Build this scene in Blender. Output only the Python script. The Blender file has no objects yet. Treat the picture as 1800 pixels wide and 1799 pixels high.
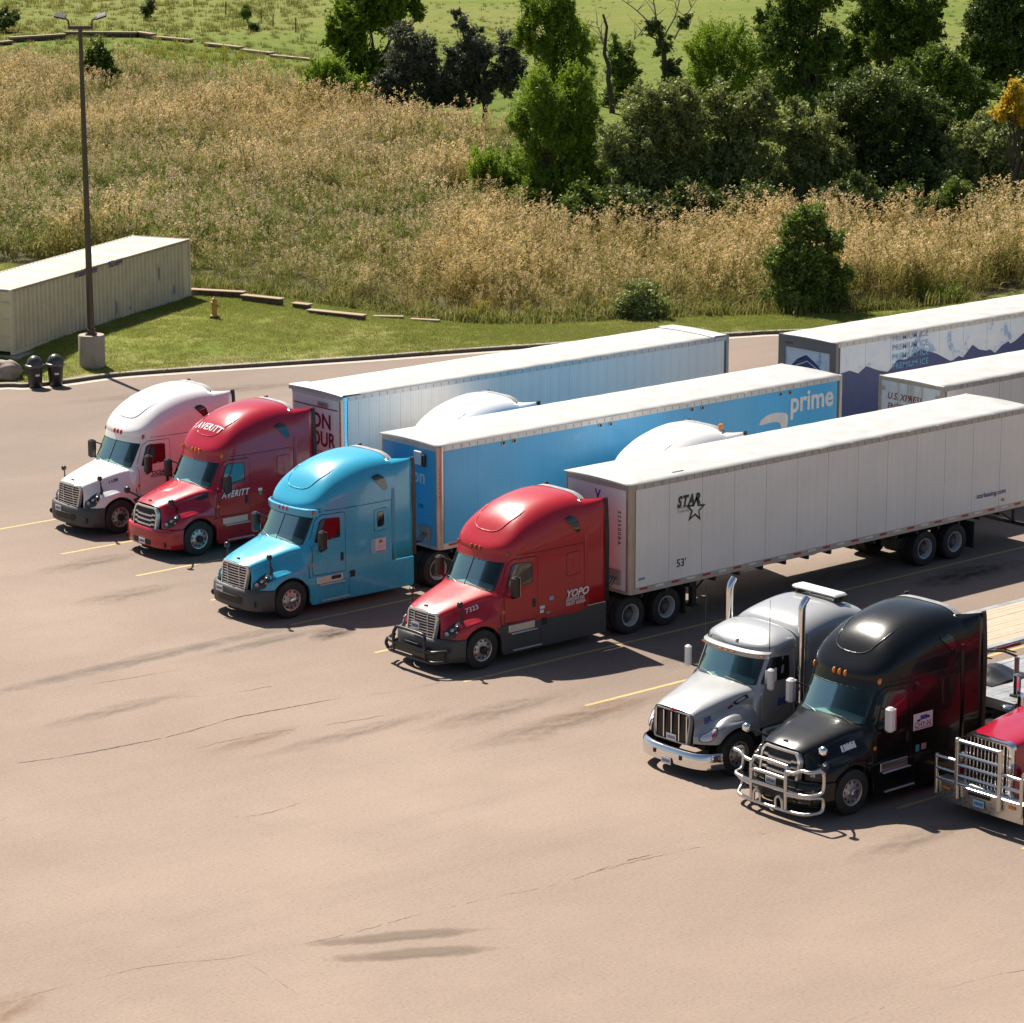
import bpy, bmesh, math, random
import numpy as np
from mathutils import Vector, Matrix, Quaternion

# ------------------------------------------------------------------ camera, sky, sun, exposure
sc = bpy.context.scene
PITCH, HEAD, CAMH, FPX = math.radians(13.18), math.radians(41.0), 22.05, 5520.0
camd = bpy.data.cameras.new("camera"); cam = bpy.data.objects.new("camera", camd)
sc.collection.objects.link(cam); sc.camera = cam
camd.sensor_fit = 'HORIZONTAL'; camd.sensor_width = 36.0; camd.lens = 36.0 * FPX / 1800.0
camd.clip_start = 0.5; camd.clip_end = 6000
cam.location = (0, 0, CAMH)
cam.rotation_euler = (math.pi / 2 - PITCH, 0, -HEAD)

SUNV = Vector((0.146, 0.73, 1.0)).normalized()          # towards the sun
world = bpy.data.worlds.new("World"); sc.world = world; world.use_nodes = True
wn = world.node_tree; bg = wn.nodes['Background']
sky = wn.nodes.new('ShaderNodeTexSky'); sky.sky_type = 'NISHITA'; sky.sun_disc = False
sky.sun_elevation = math.asin(SUNV.z); sky.sun_rotation = math.atan2(SUNV.x, SUNV.y)
sky.air_density = 1.0; sky.dust_density = 1.2; sky.ozone_density = 1.0
wn.links.new(sky.outputs[0], bg.inputs[0]); bg.inputs[1].default_value = 0.052
sund = bpy.data.lights.new("sun", 'SUN'); sund.energy = 5.0; sund.angle = math.radians(0.53); sund.color = (1.0, 0.925, 0.81)
sun = bpy.data.objects.new("sun", sund); sc.collection.objects.link(sun)
sun.rotation_euler = SUNV.to_track_quat('Z', 'Y').to_euler(); sun.location = (60, 120, 80)
sc.view_settings.view_transform = 'Standard'; sc.view_settings.look = 'None'
sc.view_settings.gamma = 1.0; sc.view_settings.exposure = 0.86
sc.view_settings.use_curve_mapping = False
sc.cycles.use_denoising = True
sc.cycles.max_bounces = 8; sc.cycles.transparent_max_bounces = 12
sc.cycles.caustics_reflective = False; sc.cycles.caustics_refractive = False
sc.cycles.sample_clamp_indirect = 4.0

# ------------------------------------------------------------------ photo pixel -> place
_fw = Vector((math.sin(HEAD) * math.cos(PITCH), math.cos(HEAD) * math.cos(PITCH), -math.sin(PITCH)))
_rt = Vector((math.cos(HEAD), -math.sin(HEAD), 0)); _up = _rt.cross(_fw)
CAM = Vector((0, 0, CAMH))
def ray(px, py): return _fw + _rt * ((px - 900) / FPX) - _up * ((py - 900) / FPX)
def gz(px, py, z=0.0):
    d = ray(px, py); return CAM + d * ((z - CAMH) / d.z)
def gy(px, py, y):
    d = ray(px, py); return CAM + d * (y / d.y)
def gx(px, py, x):
    d = ray(px, py); return CAM + d * (x / d.x)

RNG = random.Random(7)
NR = np.random.default_rng(11)
COL = sc.collection

# ------------------------------------------------------------------ materials
MATS = {}
def lin(c):
    return tuple(((v / 255.0) / 12.92 if v / 255.0 <= 0.04045 else ((v / 255.0 + 0.055) / 1.055) ** 2.4) for v in c)
def new_mat(name):
    m = bpy.data.materials.new(name); m.use_nodes = True
    return m, m.node_tree, m.node_tree.nodes['Principled BSDF']
def N(nt, t, **k):
    n = nt.nodes.new(t)
    for a, b in k.items(): setattr(n, a, b)
    return n
def noise(nt, scale, detail=4.0, rough=0.55, vec=None, dim='3D'):
    n = N(nt, 'ShaderNodeTexNoise'); n.inputs['Scale'].default_value = scale
    n.inputs['Detail'].default_value = detail; n.inputs['Roughness'].default_value = rough
    if vec is not None: nt.links.new(vec, n.inputs['Vector'])
    return n
def ramp(nt, fac, stops):
    r = N(nt, 'ShaderNodeValToRGB'); e = r.color_ramp.elements
    while len(e) < len(stops): e.new(0.5)
    for el, (p, c) in zip(e, stops):
        el.position = p; el.color = (c if len(c) == 4 else (*c, 1)) if not isinstance(c, (int, float)) else (c, c, c, 1)
    nt.links.new(fac, r.inputs[0]); return r
def mixc(nt, fac, a, b, mode='MIX'):
    m = N(nt, 'ShaderNodeMix', data_type='RGBA', blend_type=mode)
    for s, v in ((m.inputs[0], fac), (m.inputs[6], a), (m.inputs[7], b)):
        if hasattr(v, 'links'): nt.links.new(v, s)
        elif isinstance(v, (int, float)): s.default_value = v
        else: s.default_value = (*v, 1) if len(v) == 3 else v
    return m.outputs[2]
def texco(nt, out='Object'):
    return N(nt, 'ShaderNodeTexCoord').outputs[out]
def mapping(nt, vec, scale=(1, 1, 1), rot=(0, 0, 0), loc=(0, 0, 0)):
    m = N(nt, 'ShaderNodeMapping'); nt.links.new(vec, m.inputs[0])
    m.inputs['Scale'].default_value = scale; m.inputs['Rotation'].default_value = rot; m.inputs['Location'].default_value = loc
    return m.outputs[0]
def bump(nt, h, strength, dist=0.02):
    b = N(nt, 'ShaderNodeBump'); b.inputs['Strength'].default_value = strength; b.inputs['Distance'].default_value = dist
    nt.links.new(h, b.inputs['Height']); return b.outputs[0]

def mat_plain(name, col, rough=0.5, metal=0.0, spec=0.5, dirt=0.0, dscale=2.0, bmp=0.0, bscale=60.0, dirtcol=(0.16, 0.13, 0.10)):
    """plain material with a soft uneven tone and optional grime"""
    if name in MATS: return MATS[name]
    m, nt, b = new_mat(name)
    b.inputs['Roughness'].default_value = rough; b.inputs['Metallic'].default_value = metal
    b.inputs['Specular IOR Level'].default_value = spec
    tc = texco(nt)
    n1 = noise(nt, dscale, 5.0, 0.6, tc)
    dark = tuple(c * 0.82 for c in col)
    r = ramp(nt, n1.outputs['Fac'], [(0.3, (*dark, 1)), (0.7, (*col, 1))])
    c = r.outputs[0]
    if dirt > 0:
        n2 = noise(nt, dscale * 2.7, 8.0, 0.7, mapping(nt, tc, (1, 1, 0.35)))
        k = ramp(nt, n2.outputs['Fac'], [(0.52, 0.0), (0.78, dirt)])
        c = mixc(nt, k.outputs[0], c, dirtcol)
    nt.links.new(c, b.inputs['Base Color'])
    rr = ramp(nt, n1.outputs['Fac'], [(0.2, max(0.02, rough * 0.8)), (0.8, min(1, rough * 1.2))])
    nt.links.new(rr.outputs[0], b.inputs['Roughness'])
    if bmp > 0:
        n3 = noise(nt, bscale, 4.0, 0.6, tc)
        nt.links.new(bump(nt, n3.outputs['Fac'], bmp, 0.01), b.inputs['Normal'])
    MATS[name] = m; return m

def mat_paint(name, col, rough=0.28, coat=0.6, dust=0.25, metal=0.0):
    """vehicle paint: coat, faint orange peel, road dust gathering low on the body"""
    if name in MATS: return MATS[name]
    m, nt, b = new_mat(name)
    b.inputs['Coat Weight'].default_value = coat; b.inputs['Coat Roughness'].default_value = 0.06
    b.inputs['Metallic'].default_value = metal
    tc = texco(nt)
    n1 = noise(nt, 1.3, 4, 0.6, tc)
    c = ramp(nt, n1.outputs['Fac'], [(0.3, (*[v * 0.93 for v in col], 1)), (0.7, (*col, 1))]).outputs[0]
    sep = N(nt, 'ShaderNodeSeparateXYZ'); nt.links.new(tc, sep.inputs[0])
    lo = N(nt, 'ShaderNodeMapRange'); nt.links.new(sep.outputs[2], lo.inputs[0])
    lo.inputs[1].default_value = 1.7; lo.inputs[2].default_value = 0.3; lo.inputs[3].default_value = 0.12; lo.inputs[4].default_value = 1.0
    n2 = noise(nt, 5.0, 8, 0.7, mapping(nt, tc, (1, 1, 0.5)))
    k = ramp(nt, n2.outputs['Fac'], [(0.42, 0.0), (0.75, dust)])
    mul = N(nt, 'ShaderNodeMath', operation='MULTIPLY'); nt.links.new(k.outputs[0], mul.inputs[0]); nt.links.new(lo.outputs[0], mul.inputs[1])
    c = mixc(nt, mul.outputs[0], c, (0.30, 0.25, 0.21))
    nt.links.new(c, b.inputs['Base Color'])
    rr = ramp(nt, n2.outputs['Fac'], [(0.3, rough * 0.95), (0.8, min(1, rough * (1 + dust)))]); nt.links.new(rr.outputs[0], b.inputs['Roughness'])
    n3 = noise(nt, 9.0, 2, 0.5, tc); nt.links.new(bump(nt, n3.outputs['Fac'], 0.03, 0.02), b.inputs['Normal'])
    MATS[name] = m; return m

def mat_metal(name, col=(0.75, 0.75, 0.76), rough=0.12, scr=0.1):
    if name in MATS: return MATS[name]
    m, nt, b = new_mat(name)
    b.inputs['Metallic'].default_value = 1.0
    tc = texco(nt); n1 = noise(nt, 14, 6, 0.65, tc)
    c = ramp(nt, n1.outputs['Fac'], [(0.3, (*[v * 0.85 for v in col], 1)), (0.7, (*col, 1))]); nt.links.new(c.outputs[0], b.inputs['Base Color'])
    r = ramp(nt, n1.outputs['Fac'], [(0.3, rough), (0.75, rough + scr)]); nt.links.new(r.outputs[0], b.inputs['Roughness'])
    MATS[name] = m; return m

def mat_glass(name, tint=(0.50, 0.62, 0.58), base=0.10, spread=0.75):
    """tinted vehicle glazing: see-through with a fresnel reflection"""
    if name in MATS: return MATS[name]
    m, nt, b = new_mat(name); nt.nodes.remove(b)
    out = nt.nodes['Material Output']
    tr = N(nt, 'ShaderNodeBsdfTransparent'); tr.inputs[0].default_value = (*tint, 1)
    gl = N(nt, 'ShaderNodeBsdfGlossy'); gl.inputs['Roughness'].default_value = 0.03; gl.inputs[0].default_value = (0.75, 1.0, 0.88, 1)
    n1 = noise(nt, 3, 5, 0.6, texco(nt)); r = ramp(nt, n1.outputs['Fac'], [(0.3, 0.02), (0.8, 0.10)]); nt.links.new(r.outputs[0], gl.inputs['Roughness'])
    lw = N(nt, 'ShaderNodeLayerWeight'); lw.inputs[0].default_value = 0.35
    mr = N(nt, 'ShaderNodeMapRange'); nt.links.new(lw.outputs['Fresnel'], mr.inputs[0]); mr.inputs[3].default_value = base; mr.inputs[4].default_value = spread
    mx = N(nt, 'ShaderNodeMixShader'); nt.links.new(mr.outputs[0], mx.inputs[0]); nt.links.new(tr.outputs[0], mx.inputs[1]); nt.links.new(gl.outputs[0], mx.inputs[2])
    nt.links.new(mx.outputs[0], out.inputs[0])
    MATS[name] = m; return m

def mat_emis(name, col, rough=0.3):
    return mat_plain(name, col, rough, 0, 0.6)

# common finishes
M_TYRE = mat_plain('tyre_rubber', (0.022, 0.021, 0.020), 0.75, dirt=0.35, dscale=5, bmp=0.15, bscale=120, dirtcol=(0.10, 0.085, 0.07))
M_RIM = mat_plain('polished_rim', (0.55, 0.54, 0.53), 0.30, 0.75, dirt=.45, dscale=9)
M_STEELRIM = mat_plain('white_steel_rim', (0.55, 0.55, 0.54), 0.4, dirt=0.5, dscale=6)
M_DARK = mat_plain('dark_opening', (0.012, 0.012, 0.012), 0.6)
M_CHROME = mat_metal('chrome', (0.82, 0.82, 0.83), 0.08, 0.10)
M_BRIGHT = mat_plain('bright_trim', (0.72, 0.72, 0.73), 0.24, 0.6)
M_ALU = mat_metal('aluminium', (0.66, 0.66, 0.65), 0.28, 0.18)
M_GREYALU = mat_plain('dull_aluminium', (0.42, 0.41, 0.39), 0.42, 0.6, dirt=0.5, dscale=4)
M_PLASTIC = mat_plain('grey_plastic', (0.055, 0.057, 0.060), 0.55, dirt=0.35, dscale=3, bmp=0.08, bscale=200)
M_BLACKPL = mat_plain('black_plastic', (0.016, 0.016, 0.017), 0.38, dirt=0.1)
M_RUBBER = mat_plain('rubber_flap', (0.03, 0.03, 0.03), 0.7, dirt=0.3)
M_FRAME = mat_plain('chassis_black', (0.02, 0.02, 0.02), 0.55, dirt=0.5, dscale=4)
M_AMBER = mat_plain('amber_lens', (0.75, 0.22, 0.02), 0.2, 0, 0.7)
M_REDLENS = mat_plain('red_lens', (0.55, 0.02, 0.015), 0.25, 0, 0.7)
M_WHITE = mat_plain('white_vinyl', (0.82, 0.82, 0.82), 0.4)
M_GLASS = mat_glass('windscreen_glass', (0.60, 0.78, 0.70), 0.04, 0.42)
M_INT = mat_plain('cab_interior', (0.30, 0.30, 0.28), 0.75, dirt=0.1)
M_DASH = mat_plain('dashboard_grey', (0.50, 0.52, 0.48), 0.6, dirt=0.1)
M_SEAT = mat_plain('seat_fabric', (0.035, 0.035, 0.037), 0.9)
M_BLUEV = mat_plain('blue_vinyl', (0.03, 0.08, 0.35), 0.4)
M_REDV = mat_plain('dark_red_vinyl', (0.23, 0.012, 0.03), 0.4)
M_BLACKV = mat_plain('black_vinyl', (0.012, 0.012, 0.014), 0.45)
M_HLGLASS = mat_glass('headlamp_glass', (0.85, 0.87, 0.88), 0.10, 0.9)
M_HLDARK = mat_plain('headlamp_bezel', (0.03, 0.03, 0.032), 0.3, dirt=0.0)
M_REFL = mat_plain('lamp_reflector', (0.42, 0.43, 0.45), 0.25, 0.5)

# ------------------------------------------------------------------ mesh tools
def link(o, parent=None):
    COL.objects.link(o)
    if parent is not None: o.parent = parent
    return o
def tag(o, label=None, cat=None, group=None, kind=None):
    if label: o['label'] = label
    if cat: o['category'] = cat
    if group: o['group'] = group
    if kind: o['kind'] = kind
    return o
def thing(name, label, cat, loc=(0, 0, 0), rz=0.0, group=None):
    o = bpy.data.objects.new(name, None); o.empty_display_size = 0.3; COL.objects.link(o)
    o.location = loc; o.rotation_euler = (0, 0, rz)
    return tag(o, label, cat, group)
def copy_tree(o, parent=None):
    c = o.copy(); COL.objects.link(c)
    c.parent = parent
    for ch in o.children: copy_tree(ch, c)
    return c

class MB:
    """collects shapes for ONE mesh object"""
    def __init__(s): s.v = []; s.f = []; s.m = []
    def add(s, vs, fs, mi=0):
        o = len(s.v); s.v += [tuple(p) for p in vs]; s.f += [tuple(i + o for i in f) for f in fs]; s.m += [mi] * len(fs); return s
    def box(s, x0, x1, y0, y1, z0, z1, mi=0, bev=0.0):
        if bev > 0:
            b = min(bev, (x1 - x0) * .45, (y1 - y0) * .45, (z1 - z0) * .45)
            vs = []; 
            for z, ins in ((z0, b), (z0 + b, 0), (z1 - b, 0), (z1, b)):
                xa, xb, ya, yb = x0 + ins, x1 - ins, y0 + ins, y1 - ins; c = b if ins == 0 else b * .5
                vs += [(xa + c, ya, z), (xb - c, ya, z), (xb, ya + c, z), (xb, yb - c, z), (xb - c, yb, z), (xa + c, yb, z), (xa, yb - c, z), (xa, ya + c, z)]
            fs = [tuple(range(7, -1, -1)), tuple(range(24, 32))]
            for l in range(3):
                for i in range(8):
                    j = (i + 1) % 8; fs.append((l * 8 + i, l * 8 + j, l * 8 + 8 + j, l * 8 + 8 + i))
            return s.add(vs, fs, mi)
        vs = [(x0, y0, z0), (x1, y0, z0), (x1, y1, z0), (x0, y1, z0), (x0, y0, z1), (x1, y0, z1), (x1, y1, z1), (x0, y1, z1)]
        return s.add(vs, [(3, 2, 1, 0), (4, 5, 6, 7), (0, 1, 5, 4), (1, 2, 6, 5), (2, 3, 7, 6), (3, 0, 4, 7)], mi)
    def cyl(s, p0, p1, r0, r1=None, n=12, mi=0, caps=True):
        return s.tube([p0, p1], [r0, r0 if r1 is None else r1], n, mi, caps)
    def tube(s, pts, rad, n=8, mi=0, caps=True, closed=False):
        pts = [Vector(p) for p in pts]; k = len(pts)
        if not hasattr(rad, '__len__'): rad = [rad] * k
        vs = []; prev = None
        for i, p in enumerate(pts):
            if closed: t = pts[(i + 1) % k] - pts[i - 1]
            else: t = pts[min(i + 1, k - 1)] - pts[max(i - 1, 0)]
            t.normalize()
            if prev is None:
                a = Vector((0, 0, 1)) if abs(t.z) < .9 else Vector((1, 0, 0)); u = t.cross(a).normalized()
            else:
                u = prev - t * prev.dot(t); u.normalize()
            prev = u; w = t.cross(u)
            for j in range(n):
                a = 2 * math.pi * j / n; vs.append(p + (u * math.cos(a) + w * math.sin(a)) * rad[i])
        fs = []
        for i in range(k if closed else k - 1):
            i2 = (i + 1) % k
            for j in range(n):
                j2 = (j + 1) % n; fs.append((i * n + j, i * n + j2, i2 * n + j2, i2 * n + j))
        if caps and not closed:
            fs.append(tuple(range(n - 1, -1, -1))); fs.append(tuple(range((k - 1) * n, k * n)))
        return s.add(vs, fs, mi)
    def lathe(s, prof, axis='Y', c=(0, 0, 0), n=24, mi=0, close=False):
        """prof: (radius, offset along axis)"""
        vs = []
        for r, h in prof:
            for j in range(n):
                a = 2 * math.pi * j / n; ca, sa = r * math.cos(a), r * math.sin(a)
                p = {'Y': (ca, h, sa), 'Z': (ca, sa, h), 'X': (h, ca, sa)}[axis]
                vs.append((p[0] + c[0], p[1] + c[1], p[2] + c[2]))
        fs = []; k = len(prof)
        for i in range(k - 1 if not close else k):
            i2 = (i + 1) % k
            for j in range(n):
                j2 = (j + 1) % n; fs.append((i * n + j, i * n + j2, i2 * n + j2, i2 * n + j))
        return s.add(vs, fs, mi)
    def grid(s, P, mi=0, flip=False, wrap=False):
        a = len(P); b = len(P[0]); vs = [p for row in P for p in row]; fs = []
        for i in range(a - 1):
            for j in range(b if wrap else b - 1):
                j2 = (j + 1) % b
                q = (i * b + j, i * b + j2, (i + 1) * b + j2, (i + 1) * b + j); fs.append(q[::-1] if flip else q)
        return s.add(vs, fs, mi)
    def prism(s, poly, h0, h1, axis='Y', mi=0):
        """2-D outline extruded between h0 and h1 along axis"""
        def P(a, b, h): return {'Y': (a, h, b), 'Z': (a, b, h), 'X': (h, a, b)}[axis]
        n = len(poly); vs = [P(a, b, h0) for a, b in poly] + [P(a, b, h1) for a, b in poly]
        fs = [tuple(range(n)), tuple(range(2 * n - 1, n - 1, -1))] + [(i, (i + 1) % n, n + (i + 1) % n, n + i) for i in range(n)]
        return s.add(vs, fs, mi)
    def mirror_y(s):
        o = len(s.v); n = len(s.f); s.v += [(x, -y, z) for x, y, z in s.v]
        s.f += [tuple(i + o for i in f[::-1]) for f in s.f[:n]]; s.m += s.m[:n]; return s
    def build(s, name, mat, parent=None, smooth=None, weld=0.0, loc=None):
        me = bpy.data.meshes.new(name); me.from_pydata(s.v, [], s.f)
        for mm in (mat if isinstance(mat, (list, tuple)) else [mat]): me.materials.append(mm)
        if any(s.m): me.polygons.foreach_set('material_index', s.m)
        bm = bmesh.new(); bm.from_mesh(me)
        if weld > 0: bmesh.ops.remove_doubles(bm, verts=bm.verts, dist=weld)
        bmesh.ops.recalc_face_normals(bm, faces=bm.faces)
        if smooth is not None:
            for f in bm.faces: f.smooth = True
            for e in bm.edges:
                if len(e.link_faces) == 2 and e.calc_face_angle(0) > math.radians(smooth): e.smooth = False
        bm.to_mesh(me); bm.free()
        o = bpy.data.objects.new(name, me)
        if loc: o.location = loc
        return link(o, parent)

def cr(p0, p1, p2, p3, t):
    return tuple(0.5 * ((2 * b) + (-a + c) * t + (2 * a - 5 * b + 4 * c - d) * t * t + (-a + 3 * b - 3 * c + d) * t ** 3) for a, b, c, d in zip(p0, p1, p2, p3))
def crline(pts, n, closed=False):
    """catmull-rom through pts, n samples per span"""
    out = []; k = len(pts)
    for i in range(k if closed else k - 1):
        if closed: q = [pts[(i - 1) % k], pts[i], pts[(i + 1) % k], pts[(i + 2) % k]]
        else:
            a = pts[i - 1] if i > 0 else tuple(2 * x - y for x, y in zip(pts[0], pts[1]))
            d = pts[i + 2] if i + 2 < k else tuple(2 * x - y for x, y in zip(pts[-1], pts[-2]))
            q = [a, pts[i], pts[i + 1], d]
        for j in range(n): out.append(cr(*q, j / n))
    if not closed: out.append(tuple(pts[-1]))
    return out
def crgrid(ctrl, ni, nj):
    rows = [crline(r, nj) for r in ctrl]
    cols = [crline([r[j] for r in rows], ni) for j in range(len(rows[0]))]
    return [[cols[j][i] for j in range(len(cols))] for i in range(len(cols[0]))]
def roundpoly(pts, r, n=4):
    out = []; k = len(pts)
    for i in range(k):
        p = Vector(pts[i]); a = Vector(pts[i - 1]); b = Vector(pts[(i + 1) % k])
        da = (a - p); db = (b - p); rr = min(r, da.length * .45, db.length * .45)
        s = p + da.normalized() * rr; e = p + db.normalized() * rr
        for j in range(n + 1):
            t = j / n; out.append(tuple(s * (1 - t) ** 2 + p * 2 * t * (1 - t) + e * t * t))
    return out
def densify(poly, step):
    out = []
    for i in range(len(poly)):
        a = Vector(poly[i]); b = Vector(poly[(i + 1) % len(poly)]); k = max(1, int((b - a).length / step))
        for j in range(k): out.append(tuple(a.lerp(b, j / k)))
    return out
def patch(mb, outline, fn, rings=(1.0, 0.96, 0.66, 0.33), offs=(0.0, 0.008, 0.008, 0.008), mi=0, coff=None):
    """outline in a 2-D parameter plane, filled by shrinking rings, mapped by fn(u, v, offset) onto a curved surface"""
    n = len(outline); cx = sum(p[0] for p in outline) / n; cy = sum(p[1] for p in outline) / n
    vs = []
    for k, o in zip(rings, offs):
        for u, v in outline: vs.append(fn(cx + (u - cx) * k, cy + (v - cy) * k, o))
    vs.append(fn(cx, cy, offs[-1] if coff is None else coff)); fs = []
    for r in range(len(rings) - 1):
        for i in range(n):
            j = (i + 1) % n; fs.append((r * n + i, r * n + j, (r + 1) * n + j, (r + 1) * n + i))
    l = (len(rings) - 1) * n
    for i in range(n): fs.append((l + i, l + (i + 1) % n, len(vs) - 1))
    mb.add(vs, fs, mi); return mb
def ringpatch(mb, outline, fn, k=0.9, off0=0.0, off1=0.006, mi=0):
    """a flat frame along an outline"""
    n = len(outline); cx = sum(p[0] for p in outline) / n; cy = sum(p[1] for p in outline) / n
    vs = []
    for kk, o in ((1.0, off0), (1.0 - (1 - k) * .15, off1), (k + (1 - k) * .1, off1), (k, off0)):
        for u, v in outline: vs.append(fn(cx + (u - cx) * kk, cy + (v - cy) * kk, o))
    fs = []
    for r in range(3):
        for i in range(n):
            j = (i + 1) % n; fs.append((r * n + i, r * n + j, (r + 1) * n + j, (r + 1) * n + i))
    mb.add(vs, fs, mi); return mb

def text_mesh(body, size, bold=0.0, shear=0.0, sx=1.0, spacing=1.0, align='LEFT'):
    """returns (verts 2-D, faces) of a line of lettering"""
    cu = bpy.data.curves.new('lettering', 'FONT'); cu.body = body; cu.size = size; cu.offset = bold * size; cu.shear = shear
    cu.space_character = spacing; cu.align_x = align; cu.resolution_u = 3; cu.fill_mode = 'FRONT'
    o = bpy.data.objects.new('lettering', cu); COL.objects.link(o)
    dg = bpy.context.evaluated_depsgraph_get(); dg.update()
    me = bpy.data.meshes.new_from_object(o.evaluated_get(dg))
    vs = [(v.co.x * sx, v.co.y) for v in me.vertices]; fs = [tuple(p.vertices) for p in me.polygons]
    bpy.data.objects.remove(o); bpy.data.curves.remove(cu); bpy.data.meshes.remove(me)
    return vs, fs
def lettering(body, size, mat, parent, fn, bold=0.0, shear=0.0, sx=1.0, spacing=1.0, align='LEFT', name='lettering'):
    """fn(u, v) -> 3-D point on the surface"""
    vs, fs = text_mesh(body, size, bold, shear, sx, spacing, align)
    mb = MB(); mb.add([fn(u, v) for u, v in vs], fs)
    me = bpy.data.meshes.new(name); me.from_pydata(mb.v, [], mb.f); me.materials.append(mat)
    return link(bpy.data.objects.new(name, me), parent)

# ------------------------------------------------------------------ wheels (shared meshes)
def mk(mb, name, mat, smooth=35):
    o = mb.build(name, mat, None, smooth); me = o.data; bpy.data.objects.remove(o); return me
def tyre_mesh(r=0.515, w=0.29, ri=0.29):
    h = w / 2
    prof = [(ri, -h * .80), (ri + .03, -h * .96), (r * .80, -h * 1.0), (r * .93, -h * .93), (r * .985, -h * .80), (r, -h * .62)]
    for g in (-.36, -.12, .12, .36):
        prof += [(r, h * (g - .07) * 1.4), (r - .018, h * (g - .05) * 1.4), (r - .018, h * (g + .05) * 1.4), (r, h * (g + .07) * 1.4)]
    prof += [(r, h * .62), (r * .985, h * .80), (r * .93, h * .93), (r * .80, h), (ri + .03, h * .96), (ri, h * .80)]
    return mk(MB().lathe(prof, 'Y', n=36), 'tyre', M_TYRE, 30)
def hole_ring(mb, rad, y, rh, n, mi, n2=8):
    for k in range(n):
        a = 2 * math.pi * (k + .5) / n; cx, cz = rad * math.cos(a), rad * math.sin(a)
        mb.lathe([(rh, y - .004), (rh * .2, y - .004)], 'Y', (cx, 0, cz), n2, mi)
ME_TYRE = tyre_mesh()
_m = MB().lathe([(.305, -.125), (.297, -.135), (.275, -.128), (.262, -.10), (.255, -.085), (.20, -.098), (.155, -.105), (.135, -.11), (.13, -.12), (.10, -.125), (.098, -.20), (.085, -.225), (.03, -.232), (.001, -.232)], 'Y', n=32)
hole_ring(_m, .215, -.094, .036, 10, 1); hole_ring(_m, .142, -.112, .014, 10, 0, 6)
ME_FRIM = mk(_m, 'rim', [M_RIM, M_DARK], 40)
_m = MB().lathe([(.305, -.125), (.297, -.135), (.278, -.128), (.268, -.09), (.255, -.02), (.235, .035), (.20, .045), (.155, .04), (.13, .035), (.125, -.05), (.10, -.085), (.095, -.10), (.001, -.10)], 'Y', n=32)
hole_ring(_m, .200, .036, .042, 8, 1); hole_ring(_m, .145, .028, .014, 10, 1, 6)
for _i, _f in enumerate(_m.f):
    if _m.m[_i] == 0 and all(math.hypot(_m.v[q][0], _m.v[q][2]) < .24 for q in _f): _m.m[_i] = 2
ME_RRIM = mk(_m, 'rim', [M_STEELRIM, M_DARK, mat_plain('rim_disc_dark', (.13, .125, .12), .6, .2, dirt=.5, dscale=8)], 40)
_m = MB().lathe([(.305, -.125), (.297, -.135), (.278, -.128), (.268, -.09), (.255, -.02), (.235, .035), (.20, .045), (.155, .04), (.13, .035), (.125, -.05), (.10, -.085), (.095, -.10), (.001, -.10)], 'Y', n=32)
hole_ring(_m, .200, .036, .042, 8, 1); hole_ring(_m, .145, .028, .014, 10, 0, 6)
ME_ARIM = mk(_m, 'rim', [M_RIM, M_DARK], 40)
_m = MB().lathe([(.10, -.10), (.098, -.20), (.085, -.225), (.03, -.232), (.001, -.232)], 'Y', n=20)
ME_HUB = mk(_m, 'hub_cap', M_BLACKPL, 40)
ME_HUBC = mk(_m, 'hub_cap', M_CHROME, 40)
def wheel(parent, x, y, side, rim, hub=None, z=0.515, inner=False):
    """side -1 near (outer face towards -Y), +1 far"""
    w = bpy.data.objects.new('wheel', ME_TYRE); link(w, parent); w.location = (x, y, z)
    w.rotation_euler = (0, RNG.uniform(0, 6.28), 0 if side < 0 else math.pi)
    if not inner:
        link(bpy.data.objects.new('rim', rim), w)
        if hub is not None: 
            h = link(bpy.data.objects.new('hub_cap', hub), w); h.location = (0, -.003, 0); h.scale = (1.04, 1.01, 1.04)
    return w

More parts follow.
